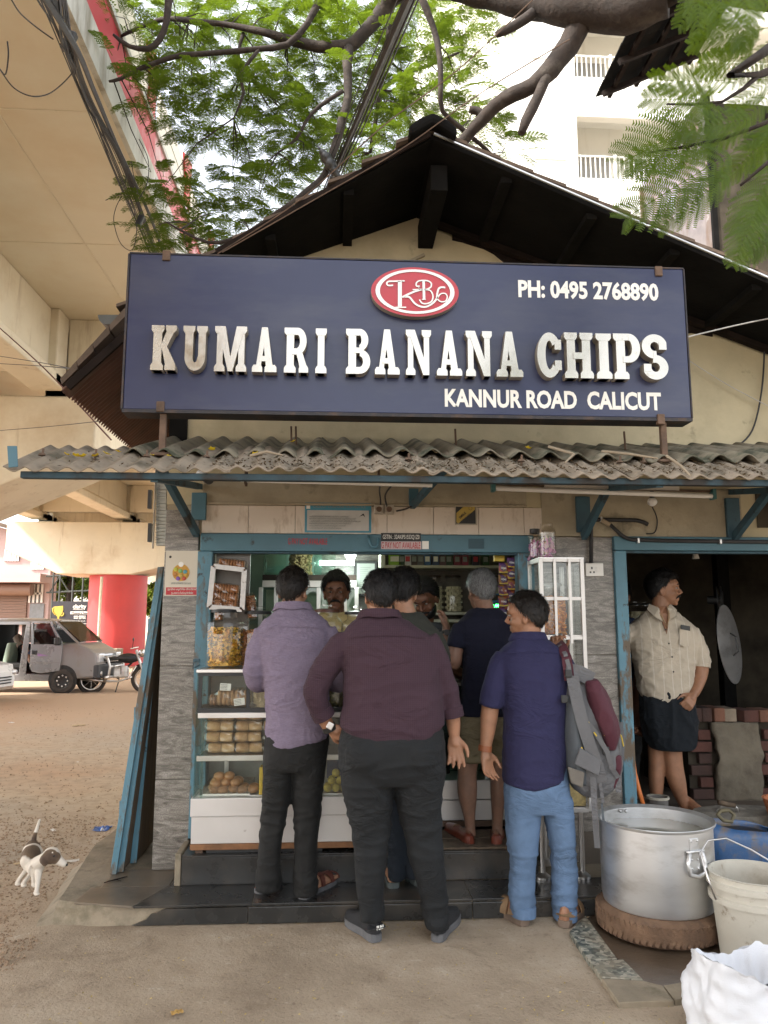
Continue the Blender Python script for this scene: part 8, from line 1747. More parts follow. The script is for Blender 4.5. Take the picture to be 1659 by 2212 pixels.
# sack in the near corner
WY = -1.80; wk = thing('white_sack', at(1580,2215,WY), 'crumpled white woven sack standing open in the near right corner', 'sack'); mb = MB(); cx, rx_ = at(1580,2150,WY).x+.10, .255; zt_ = at(1530,2062,WY).z
def sk(u, v):
    a = 2*math.pi*u; k = noise.noise(V((math.cos(a)*2.2,math.sin(a)*2.2,v*2.5))); k2 = abs(noise.noise(V((math.cos(a)*5,math.sin(a)*5,v*5+7)))); r_ = (1+.10*k-.10*k2+.10*math.sin(3.1*v)) ; lip = .025*math.sin(a*2+1.0)*v + .025*k*v + (.02*max(0,-math.cos(a))**2)*v
    return V((cx+rx_*r_*math.cos(a)*(1-.10*v), WY+.17*r_*math.sin(a), -.01+(zt_-.02)*v+lip))
mb.grid(sk, 96, 30); mb.grid(lambda u, v: sk(u,1).lerp(V((cx+.02,WY,zt_-.16)), v*.75)+V((0,0,-.05*math.sin(v*3)+.02*noise.noise(V((u*30,v*4,1))))), 96, 10); pm_ = mat('white_woven_plastic',(.60,.61,.64),.4,var=.05,vs=5,bump=.25,bs=260); o = mb.build('cloth', pm_, wk, smooth=True)
tx_ = o.modifiers.new('d','DISPLACE'); t_ = bpy.data.textures.new('crumple','VORONOI'); t_.noise_scale = .10; tx_.texture = t_; tx_.strength = .012; tx_.texture_coords = 'OBJECT'
# things near the kitchen step
def tapered(name, c, r0, r1, h, m, label, cat, extra=None):
    o = thing(name, c, label, cat); MB().lathe([(0,0),(r0,0),(r1,h),(r1*1.04,h+.004),(r1*.93,h+.002),(r0*.9,.015),(0,.012)],28,c).build('body', m, o, smooth=40); return o
gc_ = tapered('plaster_can', V((at(1422,1745,.15).x,.15,.27)), .055,.062,.155, mat('plaster_splashed_tin',(.15,.14,.13),.8,var=.3,vs=10,dirt=((.5,.47,.40),9,.55,.65)), 'grey tin can caked with white plaster behind the pot', 'can'); q = at(1422,1745,.15)
MB().lathe([(.062,.150),(.070,.152),(.070,.165),(.060,.166)],20,(q.x,.15,.27)).build('crusted_rim', mat('dry_plaster',(.40,.37,.30),.9,var=.2,vs=30,bump=.6), gc_)
hs_ = thing('orange_hose', at(1375,1700,.08), 'bright orange hose hanging down inside the blue door post', 'hose'); MB().tube([at(1366,1630,.10),at(1371,1670,.09),at(1381,1710,.07),at(1394,1755,.05)],.014,10).build('tube', mat('orange_rubber',(.55,.15,.03),.5,var=.1), hs_, smooth=True)
sl = thing('stone_slab', at(1610,1775,.2), 'rough cement crusted slab lying on the kitchen floor', 'slab'); mb = MB(); p0 = at(1600,1780,.18)
mb.loft([[p0+V((rr*(.30+.04*noise.noise(V((a,k,1))))*math.cos(a),rr*.16*math.sin(a),.30-.27+z)) for a in [2*math.pi*i/24 for i in range(24)]] for k,(rr,z) in enumerate(((1,-.02),(1.05,.02),(1.0,.05),(.8,.06)))]); mb.build('slab', mat('cement_crust',(.20,.185,.155),.95,var=.35,vs=12,bump=.9,bs=30), sl, smooth=50)
tw2 = thing('masons_trowel', at(1590,1748,.12), 'cement covered trowel with a steel shank lying on the slab', 'trowel'); MB().prism([at(1546,1752,.12),at(1556,1768,.06),at(1590,1772,.06),at(1640,1762,.12),at(1600,1744,.2),at(1560,1741,.2)],(0,0,.004)).build('blade', bpy.data.materials['cement_crust'], tw2); MB().tube([at(1595,1762,.10),at(1592,1746,.10),at(1586,1740,.10)],.008,8).build('shank', M['steel'], tw2, smooth=True); MB().tube([at(1588,1740,.10),at(1570,1737,.10),at(1552,1733,.10)],[.014,.017,.015],10).build('handle', M['woodraw'], tw2, smooth=True)
tapered('terracotta_pot', V((at(1690,1800,-.1).x+.05,-.1,.30)), .10,.14,.16, mat('terracotta',(.40,.13,.05),.8,var=.2), 'terracotta coloured tub cut off by the right edge of the frame', 'tub')
# brick stove
STY = .75; stv = thing('brick_stove', at(1570,1780,STY), 'rough plastered brick cooking stove with loose bricks along its top', 'stove'); plm = mat('mud_plaster',(.13,.11,.08),.95,var=.25,vs=5,bump=1,bs=16,dirt=[((.07,.055,.04),3,.5,.7)]); brm = [mat('brick_'+n_,c,.9,var=.3,vs=8,bump=.5,bs=40) for n_, c in (('red',(.075,.030,.022)),('orange',(.15,.068,.042)),('pale',(.21,.165,.12)),('dark',(.05,.026,.02)))]
sxl, sxr, szt = at(1545,1650,STY).x, at(1640,1650,STY).x, at(1590,1560,STY).z
mb = MB(); mb.grid(lambda u, v: V((sxl+(sxr-sxl)*u+(.03*noise.noise(V((v*6,1,1))) if u in (0,1) else 0), STY-.02+.022*noise.noise(V((u*5,v*7,3)))-.03*math.sin(v*3.1), .26+(szt-.26)*v)), 16, 22); o = mb.build('plaster_face', plm, stv, smooth=True); q_ = o.modifiers.new('s','SOLIDIFY'); q_.thickness = .05; q_.offset = -1
MB().box(at(1490,1600,STY).x+.01,5.0-.11,STY+.06,STY+.9,.27,szt-.002).build('core', M['sootwall'], stv)
for r_ in range(9):
    z = .275+.082*r_
    if z+.07 > szt: break
    for (xa_, xb__) in ((at(1492,1600,STY).x, sxl),(sxr, 4.8)):
        x = xa_+(.06 if r_ % 2 else 0)
        while x < xb__-.04:
            w_ = min(random.choice((.11,.2)), xb__-x-.006); MB().box(x,x+w_-.010,STY+.005+random.uniform(-.012,.012),STY+.058,z,z+.070).build('brick', random.choice((brm[0],brm[0],brm[3])), stv, bev=.006); x += w_
for k, (px0, px1, m_, dz, rz) in enumerate(((1494,1518,3,0,.1),(1520,1543,3,.0,-.05),(1543,1569,1,.0,.06),(1570,1597,2,-.004,-.08),(1600,1642,0,-.012,.25),(1644,1680,1,-.012,0))):
    a, b2 = at(px0,1540,STY-.02).x, at(px1,1540,STY-.02).x; MB().obox(((a+b2)/2,STY+.10,szt+.052+dz),(b2-a-.006,.20,.098+dz),Matrix.Rotation(rz,3,'Z')).build('loose_brick', brm[m_], None, bev=.007, label=('dark brick at the left end of the stove top','second dark brick on the stove top','orange brick on the stove top beside the pale one','pale cement coated brick on the stove top','red brick lying lengthwise on the stove top','orange brick at the right edge of the stove top')[k], cat='brick', group='loose bricks on the stove')
# leaning lid
LY = 1.0; ldd = thing('pan_lid', at(1578,1475,LY), 'large round aluminium pan lid standing on edge in the dark kitchen', 'lid'); c = at(1577,1391,LY); ax_ = V((.80,-.72,.10)).normalized(); yy = (V((0,0,1))-ax_*ax_.z).normalized(); xx = yy.cross(ax_); mm = Matrix((xx,yy,ax_)).transposed() @ Matrix.Rotation(.0,3,'Z'); hr = at(1577,1306,LY).z-c.z
MB().lathe([(0,.012),(hr*.5,.010),(hr*.94,.002),(hr,.0),(hr,-.005),(hr*.94,-.004),(hr*.5,.004),(0,.006)],48,c,mm).build('disc', M['alu'], ldd, smooth=40); 
ha = [c+mm @ V(q) for q in ((-.01,-.09,.012),(-.005,-.06,.05),(0,.05,.05),(.005,.08,.012))]; MB().tube(ha,.006,6).build('handle', M['black'], ldd)
fn_ = thing('wall_fan', at(1551,1295,1.6), 'small black round fan fixed to the dark kitchen wall', 'fan'); c = at(1550,1296,1.6); mm = Matrix.Rotation(R(62),3,'Z') @ Matrix.Rotation(R(90),3,'X')
for r_, z in ((.115,0),(.112,.03),(.07,.04)): MB().tube([c+mm @ V((r_*math.cos(a),r_*math.sin(a),z)) for a in [2*math.pi*i/28 for i in range(29)]],.006,6).build('guard_ring', M['black'], fn_)
MB().lathe([(.0,-.08),(.035,-.08),(.035,.02),(0,.03)],14,c,mm).build('motor', M['black'], fn_)
for k in range(3): a = 2.1*k; MB().prism([c+mm @ V((.02*math.cos(a-.5),.02*math.sin(a-.5),.012)), c+mm @ V((.10*math.cos(a-.5),.10*math.sin(a-.5),.002)), c+mm @ V((.10*math.cos(a+.4),.10*math.sin(a+.4),.022)), c+mm @ V((.02*math.cos(a+.5),.02*math.sin(a+.5),.018))],mm @ V((0,0,.003))).build('blade', M['steel'], fn_)
p = at(1502,1196,.9); hb_ = thing('bulb_holder', p, 'pale bulb holder dangling in the dark kitchen', 'bulb holder'); MB().lathe([(.014,.03),(.018,0),(.026,-.03),(.028,-.04),(0,-.04)],16,p).build('socket', M['whitep'], hb_, smooth=50); MB().tube([p+V((0,0,.02)),V((p.x,p.y,2.7))],.004,5).build('flex', M['black'], hb_)
MB().box(at(1560,1400,2.2).x,at(1585,1400,2.2).x,2.2,2.3,.27,2.7).build('kitchen_post', M['soot'], shop)
MB().box(1.51,2.2,1.9,2.2,1.44,1.46).build('kitchen_shelf', M['sootwall'], shop)
for k, px in enumerate((1376,1396)): p = at(px,1375,2.0); jar((p.x,2.0,1.461),.07,.25,cream,0,0,.16,('left','right')[k]+' dim glass jar on the shelf in the dark kitchen',50+k,rolls=True,group='jars in the kitchen')

# ================================================================ BACKPACK on his right shoulder
BY_ = -.66; bp_ = thing('backpack', at(1270,1720,BY_), 'grey and maroon backpack slung on the right shoulder of the indigo shirt', 'backpack'); gm = fabric('grey_nylon',(.125,.125,.13),0,300,.6,sheen=.05); mmn = fabric('maroon_nylon',(.075,.022,.032),0,300,.6,sheen=.05); gmd = fabric('dark_grey_mesh',(.085,.095,.105),0,260,.8); buck = M['black']; ylw = mat('yellow_piping',(.60,.42,.03),.5,bump=0)
def wb(px, py, d=0): return at(px, py, BY_+d)
mb = MB(); ringloft(mb, densify([(1222,1262,1446,.045,.02),(1217,1290,1475,.085,.01),(1216,1314,1520,.115,0),(1216,1330,1570,.128,0),(1217,1337,1620,.132,0),(1222,1336,1665,.125,.0),(1238,1322,1700,.105,.01),(1258,1300,1718,.07,.02)]), BY_, ex=2.8)
me = fuse(mb, .009, 3); folds(me, [(.008,(8,8,9),2.2),(.004,(18,18,14),5.2)]); me.transform(Matrix.Translation(-bp_.location)); put('body', me, gm, bp_, smooth=True)
mb = MB(); ringloft(mb, densify([(1216,1236,1500,.11,-.005),(1214,1246,1560,.125,-.01),(1215,1258,1620,.128,-.012),(1220,1262,1660,.12,-.01),(1236,1266,1690,.10,-.0)]), BY_); me = fuse(mb,.009,3); me.transform(Matrix.Translation(-bp_.location)); put('back_panel', me, gmd, bp_)
mb = MB(); ringloft(mb, densify([(1262,1290,1468,.06,-.075),(1264,1312,1505,.085,-.08),(1276,1328,1550,.095,-.085),(1292,1334,1590,.09,-.085),(1300,1326,1618,.07,-.08)]), BY_, ex=2.2); me = fuse(mb,.009,3); folds(me,[(.010,(12,12,5),2.2)]); me.transform(Matrix.Translation(-bp_.location)); put('front_pocket', me, mmn, bp_)
mb = MB(); ringloft(mb, densify([(1304,1338,1625,.09,-.03),(1306,1338,1660,.085,-.03),(1296,1326,1700,.07,-.02)]), BY_); me = fuse(mb,.009,3); me.transform(Matrix.Translation(-bp_.location)); put('lower_pocket', me, mmn, bp_)
def wstrap(pts, w_, m, name='strap', th=.004):
    P = [wb(*p) for p in pts]; rings = []
    for i, p in enumerate(P):
        T_ = (P[min(i+1,len(P)-1)]-P[max(i-1,0)]).normalized(); vd = (p-CAM).normalized(); s_ = T_.cross(vd).normalized()*w_/2; vd = vd*th
        rings.append([p+s_, p+s_-vd, p-s_-vd, p-s_])
    return MB().loft(rings).build(name, m, bp_, smooth=40)
wstrap([(1206,1388,.04),(1216,1400,-.05),(1224,1420,-.10),(1228,1450,-.10),(1230,1470,-.09)],.052,mmn,'shoulder_strap',.01); wstrap([(1208,1392,.0),(1221,1412,-.095),(1229,1440,-.115),(1232,1460,-.11)],.022,gm,'shoulder_webbing',.006)
wstrap([(1236,1460,-.11),(1246,1510,-.135),(1258,1560,-.145),(1274,1610,-.15),(1290,1655,-.14),(1300,1690,-.12)],.062,gm,'lower_strap',.012)
for px, py in ((1228,1455),(1219,1510),(1309,1622)): MB().obox(wb(px,py,-.15 if px > 1300 else -.125),(.034,.012,.040)).build('buckle', buck, bp_, bev=.004)
wstrap([(1222,1447,-.10),(1250,1452,-.10),(1280,1468,-.09)],.075,gm,'top_flap',.01)
MB().prism([wb(1252,1614,-.150),wb(1298,1642,-.150),wb(1292,1676,-.145),wb(1240,1650,-.145)],(0,-.012,0)).build('side_wing', gm, bp_, bev=.004)
MB().prism([wb(1225,1655,-.118),wb(1262,1668,-.13),wb(1258,1702,-.11),wb(1232,1690,-.10)],(0,-.012,0)).build('lower_patch', mat('grey_brown_patch',(.16,.145,.125),.8,bump=.2), bp_, bev=.006)
wstrap([(1281,1678,-.13),(1284,1740,-.11),(1288,1800,-.10),(1291,1832,-.10)],.030,gm,'hanging_webbing'); wstrap([(1296,1690,-.12),(1303,1735,-.11)],.016,gm,'hanging_webbing'); wstrap([(1300,1735,-.10),(1306,1800,-.12),(1318,1855,-.14),(1330,1906,-.15)],.012,gmd,'hanging_webbing')
wstrap([(1330,1596,-.11),(1338,1640,-.10),(1336,1712,-.09)],.028,gm,'hanging_webbing'); wstrap([(1340,1560,-.02),(1346,1600,-.04),(1340,1668,-.06)],.022,gm,'hanging_webbing'); wstrap([(1268,1558,-.15),(1290,1588,-.155),(1312,1625,-.16),(1322,1660,-.15),(1336,1680,-.12)],.024,gm,'compression_strap')
for pts in ([(1268,1555,-.155),(1272,1562,-.158)],[(1283,1582,-.158),(1289,1590,-.158)],[(1305,1588,-.155),(1320,1591,-.155),(1326,1588,-.15)],[(1332,1578,-.06),(1342,1590,-.05),(1347,1612,-.05)],[(1256,1614,-.155),(1258,1620,-.155)]): MB().tube([wb(*p) for p in pts],.0035,6).build('yellow_cord', ylw, bp_)

# ================================================================ VAN (local frame: x forward, y left, z up)
VG = lambda p: V((p.x, p.y, zg(p.x, p.y)))
vp = atz(233,1492,-.12); van = thing('minivan', (0,0,0), 'grey minivan with its sliding door open and silver bull bar parked by the pier', 'van'); vm = mat('grey_car_paint',(.26,.255,.255),.3,.35,var=.06,vs=2,bump=0,coat=.5,dirt=((.24,.20,.16),3,.52,.8)); vsil = mat('silver_door_paint',(.30,.30,.31),.28,.4,var=.05,vs=2,bump=0,coat=.5); vdk = mat('van_interior',(.03,.03,.03),.8,var=.2); vgl = glassmat('car_glass',(.34,.37,.37),.4); wrub = mat('dusty_tyre_rubber',(.05,.042,.036),.9,var=.3,vs=8,bump=.2)
def side(pts, y, th, name, m, bev=.008, par=None): return MB().prism([(x,y,z) for x, z in pts],(0,th,0)).build(name, m, par or van, bev=bev)
W_ = .70
MB().prism([(-.92,-W_,.30),(-.03,-W_,.36),(.0,-W_,.72),(-.03,-W_,.90),(-.20,-W_,1.02),(-.50,-W_,1.17),(-.92,-W_,1.17)],(0,2*W_,0)).build('nose', vm, van, bev=.05)
MB().box(-3.35,-.9,-W_+.02,W_-.02,.28,.44).build('floor', vm, van, bev=.01); MB().box(-2.78,-2.74,-W_+.04,W_-.04,.45,1.62).build('shade_rear_panel', vdk, van); MB().box(-2.72,-1.7,W_-.07,W_-.035,.45,1.12).build('shade_inner_panel', vdk, van)  # dark rear and inner panels added to make the cabin look shaded
rf = MB(); rf.loft([[(x,y*(1 if z < 1.7 else .93),z+dz) for (y,z) in ((-W_+.03,1.63),(-W_+.06,1.70),(-.4,1.74),(.4,1.74),(W_-.06,1.70),(W_-.03,1.63))] for x, dz in ((-3.3,-.03),(-3.0,0),(-2,.02),(-1.3,.0),(-1.05,-.03))]); rf.build('roof', vm, van, smooth=50)
for s_ in (-1,1):
    MB().bar((-.50,s_*(W_-.04),1.16),(-1.08,s_*(W_-.06),1.68),.05,.05).build('pillar', vm, van, bev=.01)
    side([(-1.9,.40),(-1.72,.40),(-1.68,1.66),(-1.78,1.66)], s_*W_-(.03 if s_ > 0 else -.0), .03, 'pillar', vm); side([(-3.4,.35),(-2.72,.35),(-2.68,1.66),(-3.32,1.66)], s_*W_-(.03 if s_ > 0 else 0), .03, 'rear_side', vm if s_ > 0 else vsil)
side([(-2.72,.36),(-.92,.36),(-.92,1.12),(-2.72,1.12)], W_-.03, .03, 'far_side', vm); MB().prism([(-2.6,W_-.02,1.14),(-1.05,W_-.02,1.14),(-1.15,W_-.02,1.62),(-2.6,W_-.02,1.62)],(0,.006,0)).build('far_window', vgl, van)
side([(-2.7,.28),(-.9,.28),(-.9,.43),(-2.7,.43)], -W_, .05, 'sill', vm); side([(-2.7,1.60),(-1.7,1.60),(-1.7,1.68),(-2.7,1.68)], -W_, .03, 'roof_rail', vm)
dr = side([(-1.62,.62),(-1.56,.50),(-1.35,.46),(-.90,.52),(-.86,.80),(-.86,1.14),(-1.62,1.14)], -W_-.035, .05, 'front_door', vsil)
fr_ = MB(); 
for a, b2, w_ in (((-1.60,1.14),(-1.62,1.66),.06),((-1.62,1.66),(-1.18,1.66),.06),((-1.18,1.66),(-.88,1.16),.06)): fr_.bar((a[0],-W_-.015,a[1]),(b2[0],-W_-.015,b2[1]),.035,w_,(0,1,0))
fr_.build('door_frame', vsil, dr); MB().prism([(-1.57,-W_-.012,1.14),(-.95,-W_-.012,1.14),(-1.2,-W_-.012,1.62),(-1.57,-W_-.012,1.62)],(0,.005,0)).build('door_window', vgl, dr)
MB().box(-1.58,-1.46,-W_-.05,-W_-.034,.90,1.0).build('door_handle', M['black'], dr, bev=.01); MB().box(-1.64,-.86,-W_-.045,-W_-.034,.70,.72).build('door_trim', vm, dr)
MB().prism([(-1.44,-W_-.038,.86),(-1.16,-W_-.038,.87),(-1.44,-W_-.038,.93)],(0,.003,0)).build('door_sticker', mat('purple_sticker',(.25,.13,.30),.5,bump=0), dr)
MB().box(-1.0,-.86,-W_-.20,-W_-.06,1.12,1.30).build('mirror', M['black'], van, bev=.03)
MB().prism([(-.46,-W_+.06,1.19),(-.46,W_-.06,1.19),(-1.05,W_-.09,1.67),(-1.05,-W_+.09,1.67)],(.01,0,.01)).build('windscreen', vgl, van); MB().bar((-.46,-.45,1.205),(-.60,.1,1.30),.015,.015).build('wiper', M['black'], van)
bmp = MB().box(-.10,.035,-W_-.01,W_+.01,.34,.66).build('bumper', mat('dark_grey_bumper',(.045,.047,.052),.6,var=.1), van, bev=.03); 
for s_ in (-1,1):
    hl_ = MB().box(-.13,.025,s_*.52-.16,s_*.52+.16,.70,.92).build('headlight', mat('headlight_lens',(.55,.56,.58),.12,.3,var=.2,vs=12,bump=0) if s_ < 0 else bpy.data.materials['headlight_lens'], van, bev=.03); MB().ell((.045,s_*.55,.45),(.02,.06,.06),12,8).build('fog_lamp', M['steel'], bmp)
MB().box(.0,.03,-.34,.34,.74,.86).build('grille', M['black'], van, bev=.01)
for z in (.765,.80,.835): MB().box(.031,.038,-.33,.33,z-.007,z+.007).build('grille_bar', M['steel'], van)
bb_ = MB()
for s_ in (-.42,.42): bb_.tube([(.06,s_,.26),(.17,s_,.40),(.19,s_,.62),(.12,s_,.80),(.05,s_,.82)],.034,8)
bb_.tube([(.16,-.62,.36),(.18,-.4,.36),(.18,.4,.36),(.16,.62,.36)],.036,8).tube([(.18,-.42,.60),(.18,.42,.60)],.028,8); bb_.build('bull_bar', M['steel'], van, smooth=True)
def wheel(par, x, y, r_, wd_, sgn):
    w_ = MB().lathe([(r_*.62,-wd_/2),(r_*.92,-wd_/2),(r_,-wd_*.3),(r_,wd_*.3),(r_*.92,wd_/2),(r_*.62,wd_/2)],32,(x,y,r_),Matrix.Rotation(R(90),3,'X')).build('wheel', wrub, par, smooth=40)
    MB().lathe([(0,wd_*.30),(r_*.2,wd_*.38),(r_*.5,wd_*.34),(r_*.64,wd_*.44),(r_*.64,-wd_*.3)],32,(x,y,r_),Matrix.Rotation(R(90)*(1 if sgn < 0 else -1),3,'X')).build('rim', M['black'], w_, smooth=40)
    for k in range(8): a = k*math.pi/4; MB().ell((x+r_*.44*math.cos(a),y+sgn*wd_*.40,r_+r_*.44*math.sin(a)),(r_*.075,.012,r_*.075),8,6).build('rim_slot', M['steel'], w_)
for x in (-.82,-3.1):
    for s_ in (-1,1): wheel(van, x, s_*(W_-.065), .285, .19, s_)
    for s_ in (-1,1): MB().lathe([(.0,0),(.345,0),(.345,.02),(.0,.02)],28,(x,s_*(W_+.003) if s_ > 0 else -W_-.003+.02,.31),Matrix.Rotation(R(90),3,'X')).build('wheel_arch', M['black'], van)
for x in (-2.0,): 
    grn = mat('seat_green',(.30,.38,.30),.6,var=.1); sb2 = MB(); sb2.loft([[(x-.40+.10*t,y,.62+.55*t) for y in (-.58,-.1)]+[(x-.26+.06*t,y,.62+.55*t) for y in (-.1,-.58)] for t in (0,.3,.7,1)]); sb2.build('seat_back', grn, van, bev=.04); MB().box(x-.35,x+.22,-.60,-.08,.56,.70).build('seat', vdk, van, bev=.04); MB().tube([(x+.15,-.5,.44),(x+.17,-.5,.56)],.02,6).build('seat_leg', M['steel'], van)
MB().box(-2.65,-1.72,-.5,W_-.06,.441,.452).build('floor_mat', mat('dark_red_mat',(.10,.03,.025),.8), van)
clm = multi('floral_cloth',[(.55,.48,.40),(.55,.48,.40),(.45,.12,.06),(.55,.45,.35),(.20,.12,.08)],9)
hk_ = MB(); hk_.grid(lambda u, v: V((-2.30+.62*u, -.30+.5*v, 1.28-.62*u+.10*math.sin(v*3.14)-.16*math.sin(u*3.14))), 10, 8); ham = hk_.build('floral_cloth_hammock', clm, van, smooth=True); q_ = ham.modifiers.new('s','SOLIDIFY'); q_.thickness = .012
MB().grid(lambda u, v: V((-1.62+.10*math.sin(v*7), -.45+.3*u, .9+.75*v)), 4, 12).build('door_curtain', mat('orange_curtain',(.30,.16,.07),.8,var=.5,vs=9), van, smooth=True)
van.location = VG(vp); van.rotation_euler = (0,0,R(-6))
# sleeper in the van
slp = thing('person', (0,0,0), 'person asleep on the floral cloth inside the grey minivan', 'person'); mb = MB(); hm_ = Matrix.Rotation(R(-90),3,'Z') @ Matrix.Rotation(R(60),3,'X'); T = head(mb, (-2.02,-.28,1.02), hm_, 1); mb.tube([(-1.98,-.26,.96),(-1.85,-.25,.84),(-1.66,-.25,.74),(-1.50,-.2,.74)],[.06,.14,.15,.12],14); mb.tube([(-1.85,-.38,.86),(-1.72,-.52,.72),(-1.60,-.44,.64)],[.05,.045,.035],10); mb.tube([(-1.5,-.2,.72),(-1.2,-.1,.78),(-.95,-.1,.62)],[.11,.08,.06],10); me = fuse(mb,.012,2); put('body', me, SK['med'], slp); hair(slp,T,hm_,1,'black',.012,seed=44)
mb = MB(); mb.tube([(-1.92,-.26,.90),(-1.83,-.25,.83),(-1.66,-.25,.74),(-1.45,-.2,.73)],[.12,.155,.165,.135],14); me = fuse(mb,.014,2); put('shirt', me, fabric('dim_blue_shirt',(.06,.07,.11)), slp); slp.location = van.location; slp.rotation_euler = van.rotation_euler
# motorbike
mk = thing('motorbike', (0,0,0), 'black motorbike with chrome guards parked between the van and the pier', 'motorbike'); 
for x in (0,-1.25):
    w_ = MB().tube([(x+.30*math.cos(a),0,.30+.30*math.sin(a)) for a in [2*math.pi*i/32 for i in range(33)]],.045,8).build('wheel', wrub, mk, smooth=True); MB().tube([(x+.235*math.cos(a),0,.30+.235*math.sin(a)) for a in [2*math.pi*i/32 for i in range(33)]],.014,6).lathe([(0,-.05),(.05,-.05),(.05,.05),(0,.05)],12,(x,0,.30),Matrix.Rotation(R(90),3,'X')).build('rim', M['steel'], w_)
    for k in range(8): a = k*.785; MB().tube([(x,0,.30),(x+.23*math.cos(a),0,.30+.23*math.sin(a))],.005,4).build('spoke', M['steel'], w_)
MB().ell((-.42,0,.80),(.27,.13,.12),18,12).build('fuel_tank', M['black'], mk, smooth=True); MB().loft([[(x,-w_,z),(x,w_,z),(x,w_*.8,z+.08),(x,-w_*.8,z+.08)] for x, w_, z in ((-.62,.10,.76),(-.9,.13,.74),(-1.35,.11,.80))]).build('seat', M['black'], mk, bev=.03)
MB().box(-.75,-.40,-.12,.12,.34,.58).lathe([(.09,0),(.09,.2)],12,(-.5,-.1,.42)).build('engine', M['alu'], mk, bev=.03); MB().tube([(0,-.08,.30),(-.20,-.08,.85),(-.24,-.08,1.0)],.025,8).tube([(0,.08,.30),(-.20,.08,.85),(-.24,.08,1.0)],.025,8).build('fork', M['steel'], mk); MB().tube([(-.34,-.36,1.04),(-.22,-.2,1.06),(-.22,.2,1.06),(-.34,.36,1.04)],.014,6).build('handlebar', M['steel'], mk)
MB().ell((-.10,0,.92),(.09,.10,.10),14,10).build('headlamp', M['steel'], mk, smooth=True); MB().tube([(-.30,-.34,1.05),(-.28,-.38,1.22)],.008,5).ell((-.28,-.38,1.26),(.02,.06,.045),10,8).build('mirror', M['black'], mk); MB().tube([(-.3,-.16,.36),(-.6,-.17,.26),(-1.0,-.17,.28),(-1.45,-.18,.34)],[.02,.02,.04,.045],8).build('exhaust', M['steel'], mk, smooth=True); MB().tube([(-.22,-.16,.62),(-.28,-.26,.50),(-.36,-.26,.34),(-.42,-.1,.30)],.02,6).build('leg_guard', M['steel'], mk)
MB().tube([(-.2,0,.85),(-.4,0,.62),(-.75,0,.40),(-1.25,0,.30)],.025,8).tube([(-.3,0,.72),(-.95,0,.70),(-1.25,0,.32)],.022,8).tube([(-.6,-.1,.3),(-.66,-.22,.0)],.014,6).build('frame', M['black'], mk); MB().tube([(.30*math.cos(a)*1.15,0,.30+.345*math.sin(a)) for a in [.5+.2*i for i in range(11)]],.05,6).build('mudguard', M['black'], mk)
q = atz(313,1492,-.12); mk.location = VG(q); mk.rotation_euler = (0,0,R(8))
# two white cars cut by frame edges
def car(label, loc, rz):
    o = thing('white_car', (0,0,0), label, 'car'); wp = bpy.data.materials.get('white_car_paint') or mat('white_car_paint',(.70,.70,.70),.3,var=.03,bump=0,coat=.5)
    MB().loft([[(x,-w_,z0),(x,w_,z0),(x,w_*1.02,(z0+z1)/2),(x,w_*.92,z1),(x,-w_*.92,z1),(x,-w_*1.02,(z0+z1)/2)] for x, w_, z0, z1 in ((0,.55,.30,.60),(-.12,.74,.22,.74),(-.9,.80,.20,.90),(-2.6,.80,.20,.95),(-3.5,.76,.24,.92),(-3.65,.66,.34,.80))]).build('body', wp, o, smooth=30); MB().loft([[(x,-w_,z),(x,w_,z),(x,w_*.9,z2),(x,-w_*.9,z2)] for x, w_, z, z2 in ((-.85,.70,.88,.90),(-1.5,.72,.93,1.42),(-2.8,.72,.94,1.45),(-3.45,.68,.9,.95))]).build('cabin_glass', M['black'], o, smooth=30); MB().loft([[(x,-.64,z),(x,.64,z),(x,.6,z+.05),(x,-.6,z+.05)] for x, z in ((-1.45,1.40),(-2.2,1.46),(-2.9,1.41))]).build('roof', wp, o, smooth=30)
    for x in (-.75,-3.0):
        for s_ in (-1,1): wheel(o, x, s_*.72, .29, .18, s_)
    for s_ in (-1,1): MB().ell((-.06,s_*.56,.58),(.10,.16,.07),14,8).build('headlight', bpy.data.materials['headlight_lens'], o, smooth=True)
    for z in (.36,.42,.48): MB().box(-.02,.02,-.4,.4,z,z+.025).build('grille_bar', M['black'], o)
    o.location = VG(loc); o.rotation_euler = (0,0,rz); return o
car('front corner of a white car at the left edge of the frame before the minivan', atz(-1,1516,-.11), R(-5)); car('white car parked beyond the red pier, mostly hidden by the shutter boards', at(311,1440,22), R(196))
# ================================================================ GROUND CLUTTER
rnd = random.Random(11); pb = MB()
for k in range(5200):
    px, py = rnd.uniform(-40,230), rnd.uniform(1760,2120)
    if rnd.random() < .35: px, py = rnd.uniform(-30,330), rnd.uniform(1520,1850)
    p = atz(px,py,-.055)
    if p.x > -1.60-.05*rnd.random() and p.y > -.62 or p.x > -1.42: continue
    s_ = rnd.uniform(.003,.013)*(1 if rnd.random() < .96 else 1.6); p.z = zg(p.x,p.y); m_ = Matrix.Rotation(rnd.uniform(0,6),3,'Z') @ Matrix.Rotation(rnd.uniform(0,3),3,'X')
    pts = [(1,0,0),(0,.8,0),(-1,0,0),(0,-.8,0),(0,0,.7),(0,0,-.7)]; pb.add([p+m_ @ V((a*s_*rnd.uniform(.7,1.2),b2*s_,c*s_)) for a,b2,c in pts],[(0,1,4),(1,2,4),(2,3,4),(3,0,4),(1,0,5),(2,1,5),(3,2,5),(0,3,5)])
tag(pb.build('gravel', mat('brown_gravel',(.24,.165,.105),.95,var=.55,vs=45,bump=.2)), kind='stuff')
crumbs = MB()
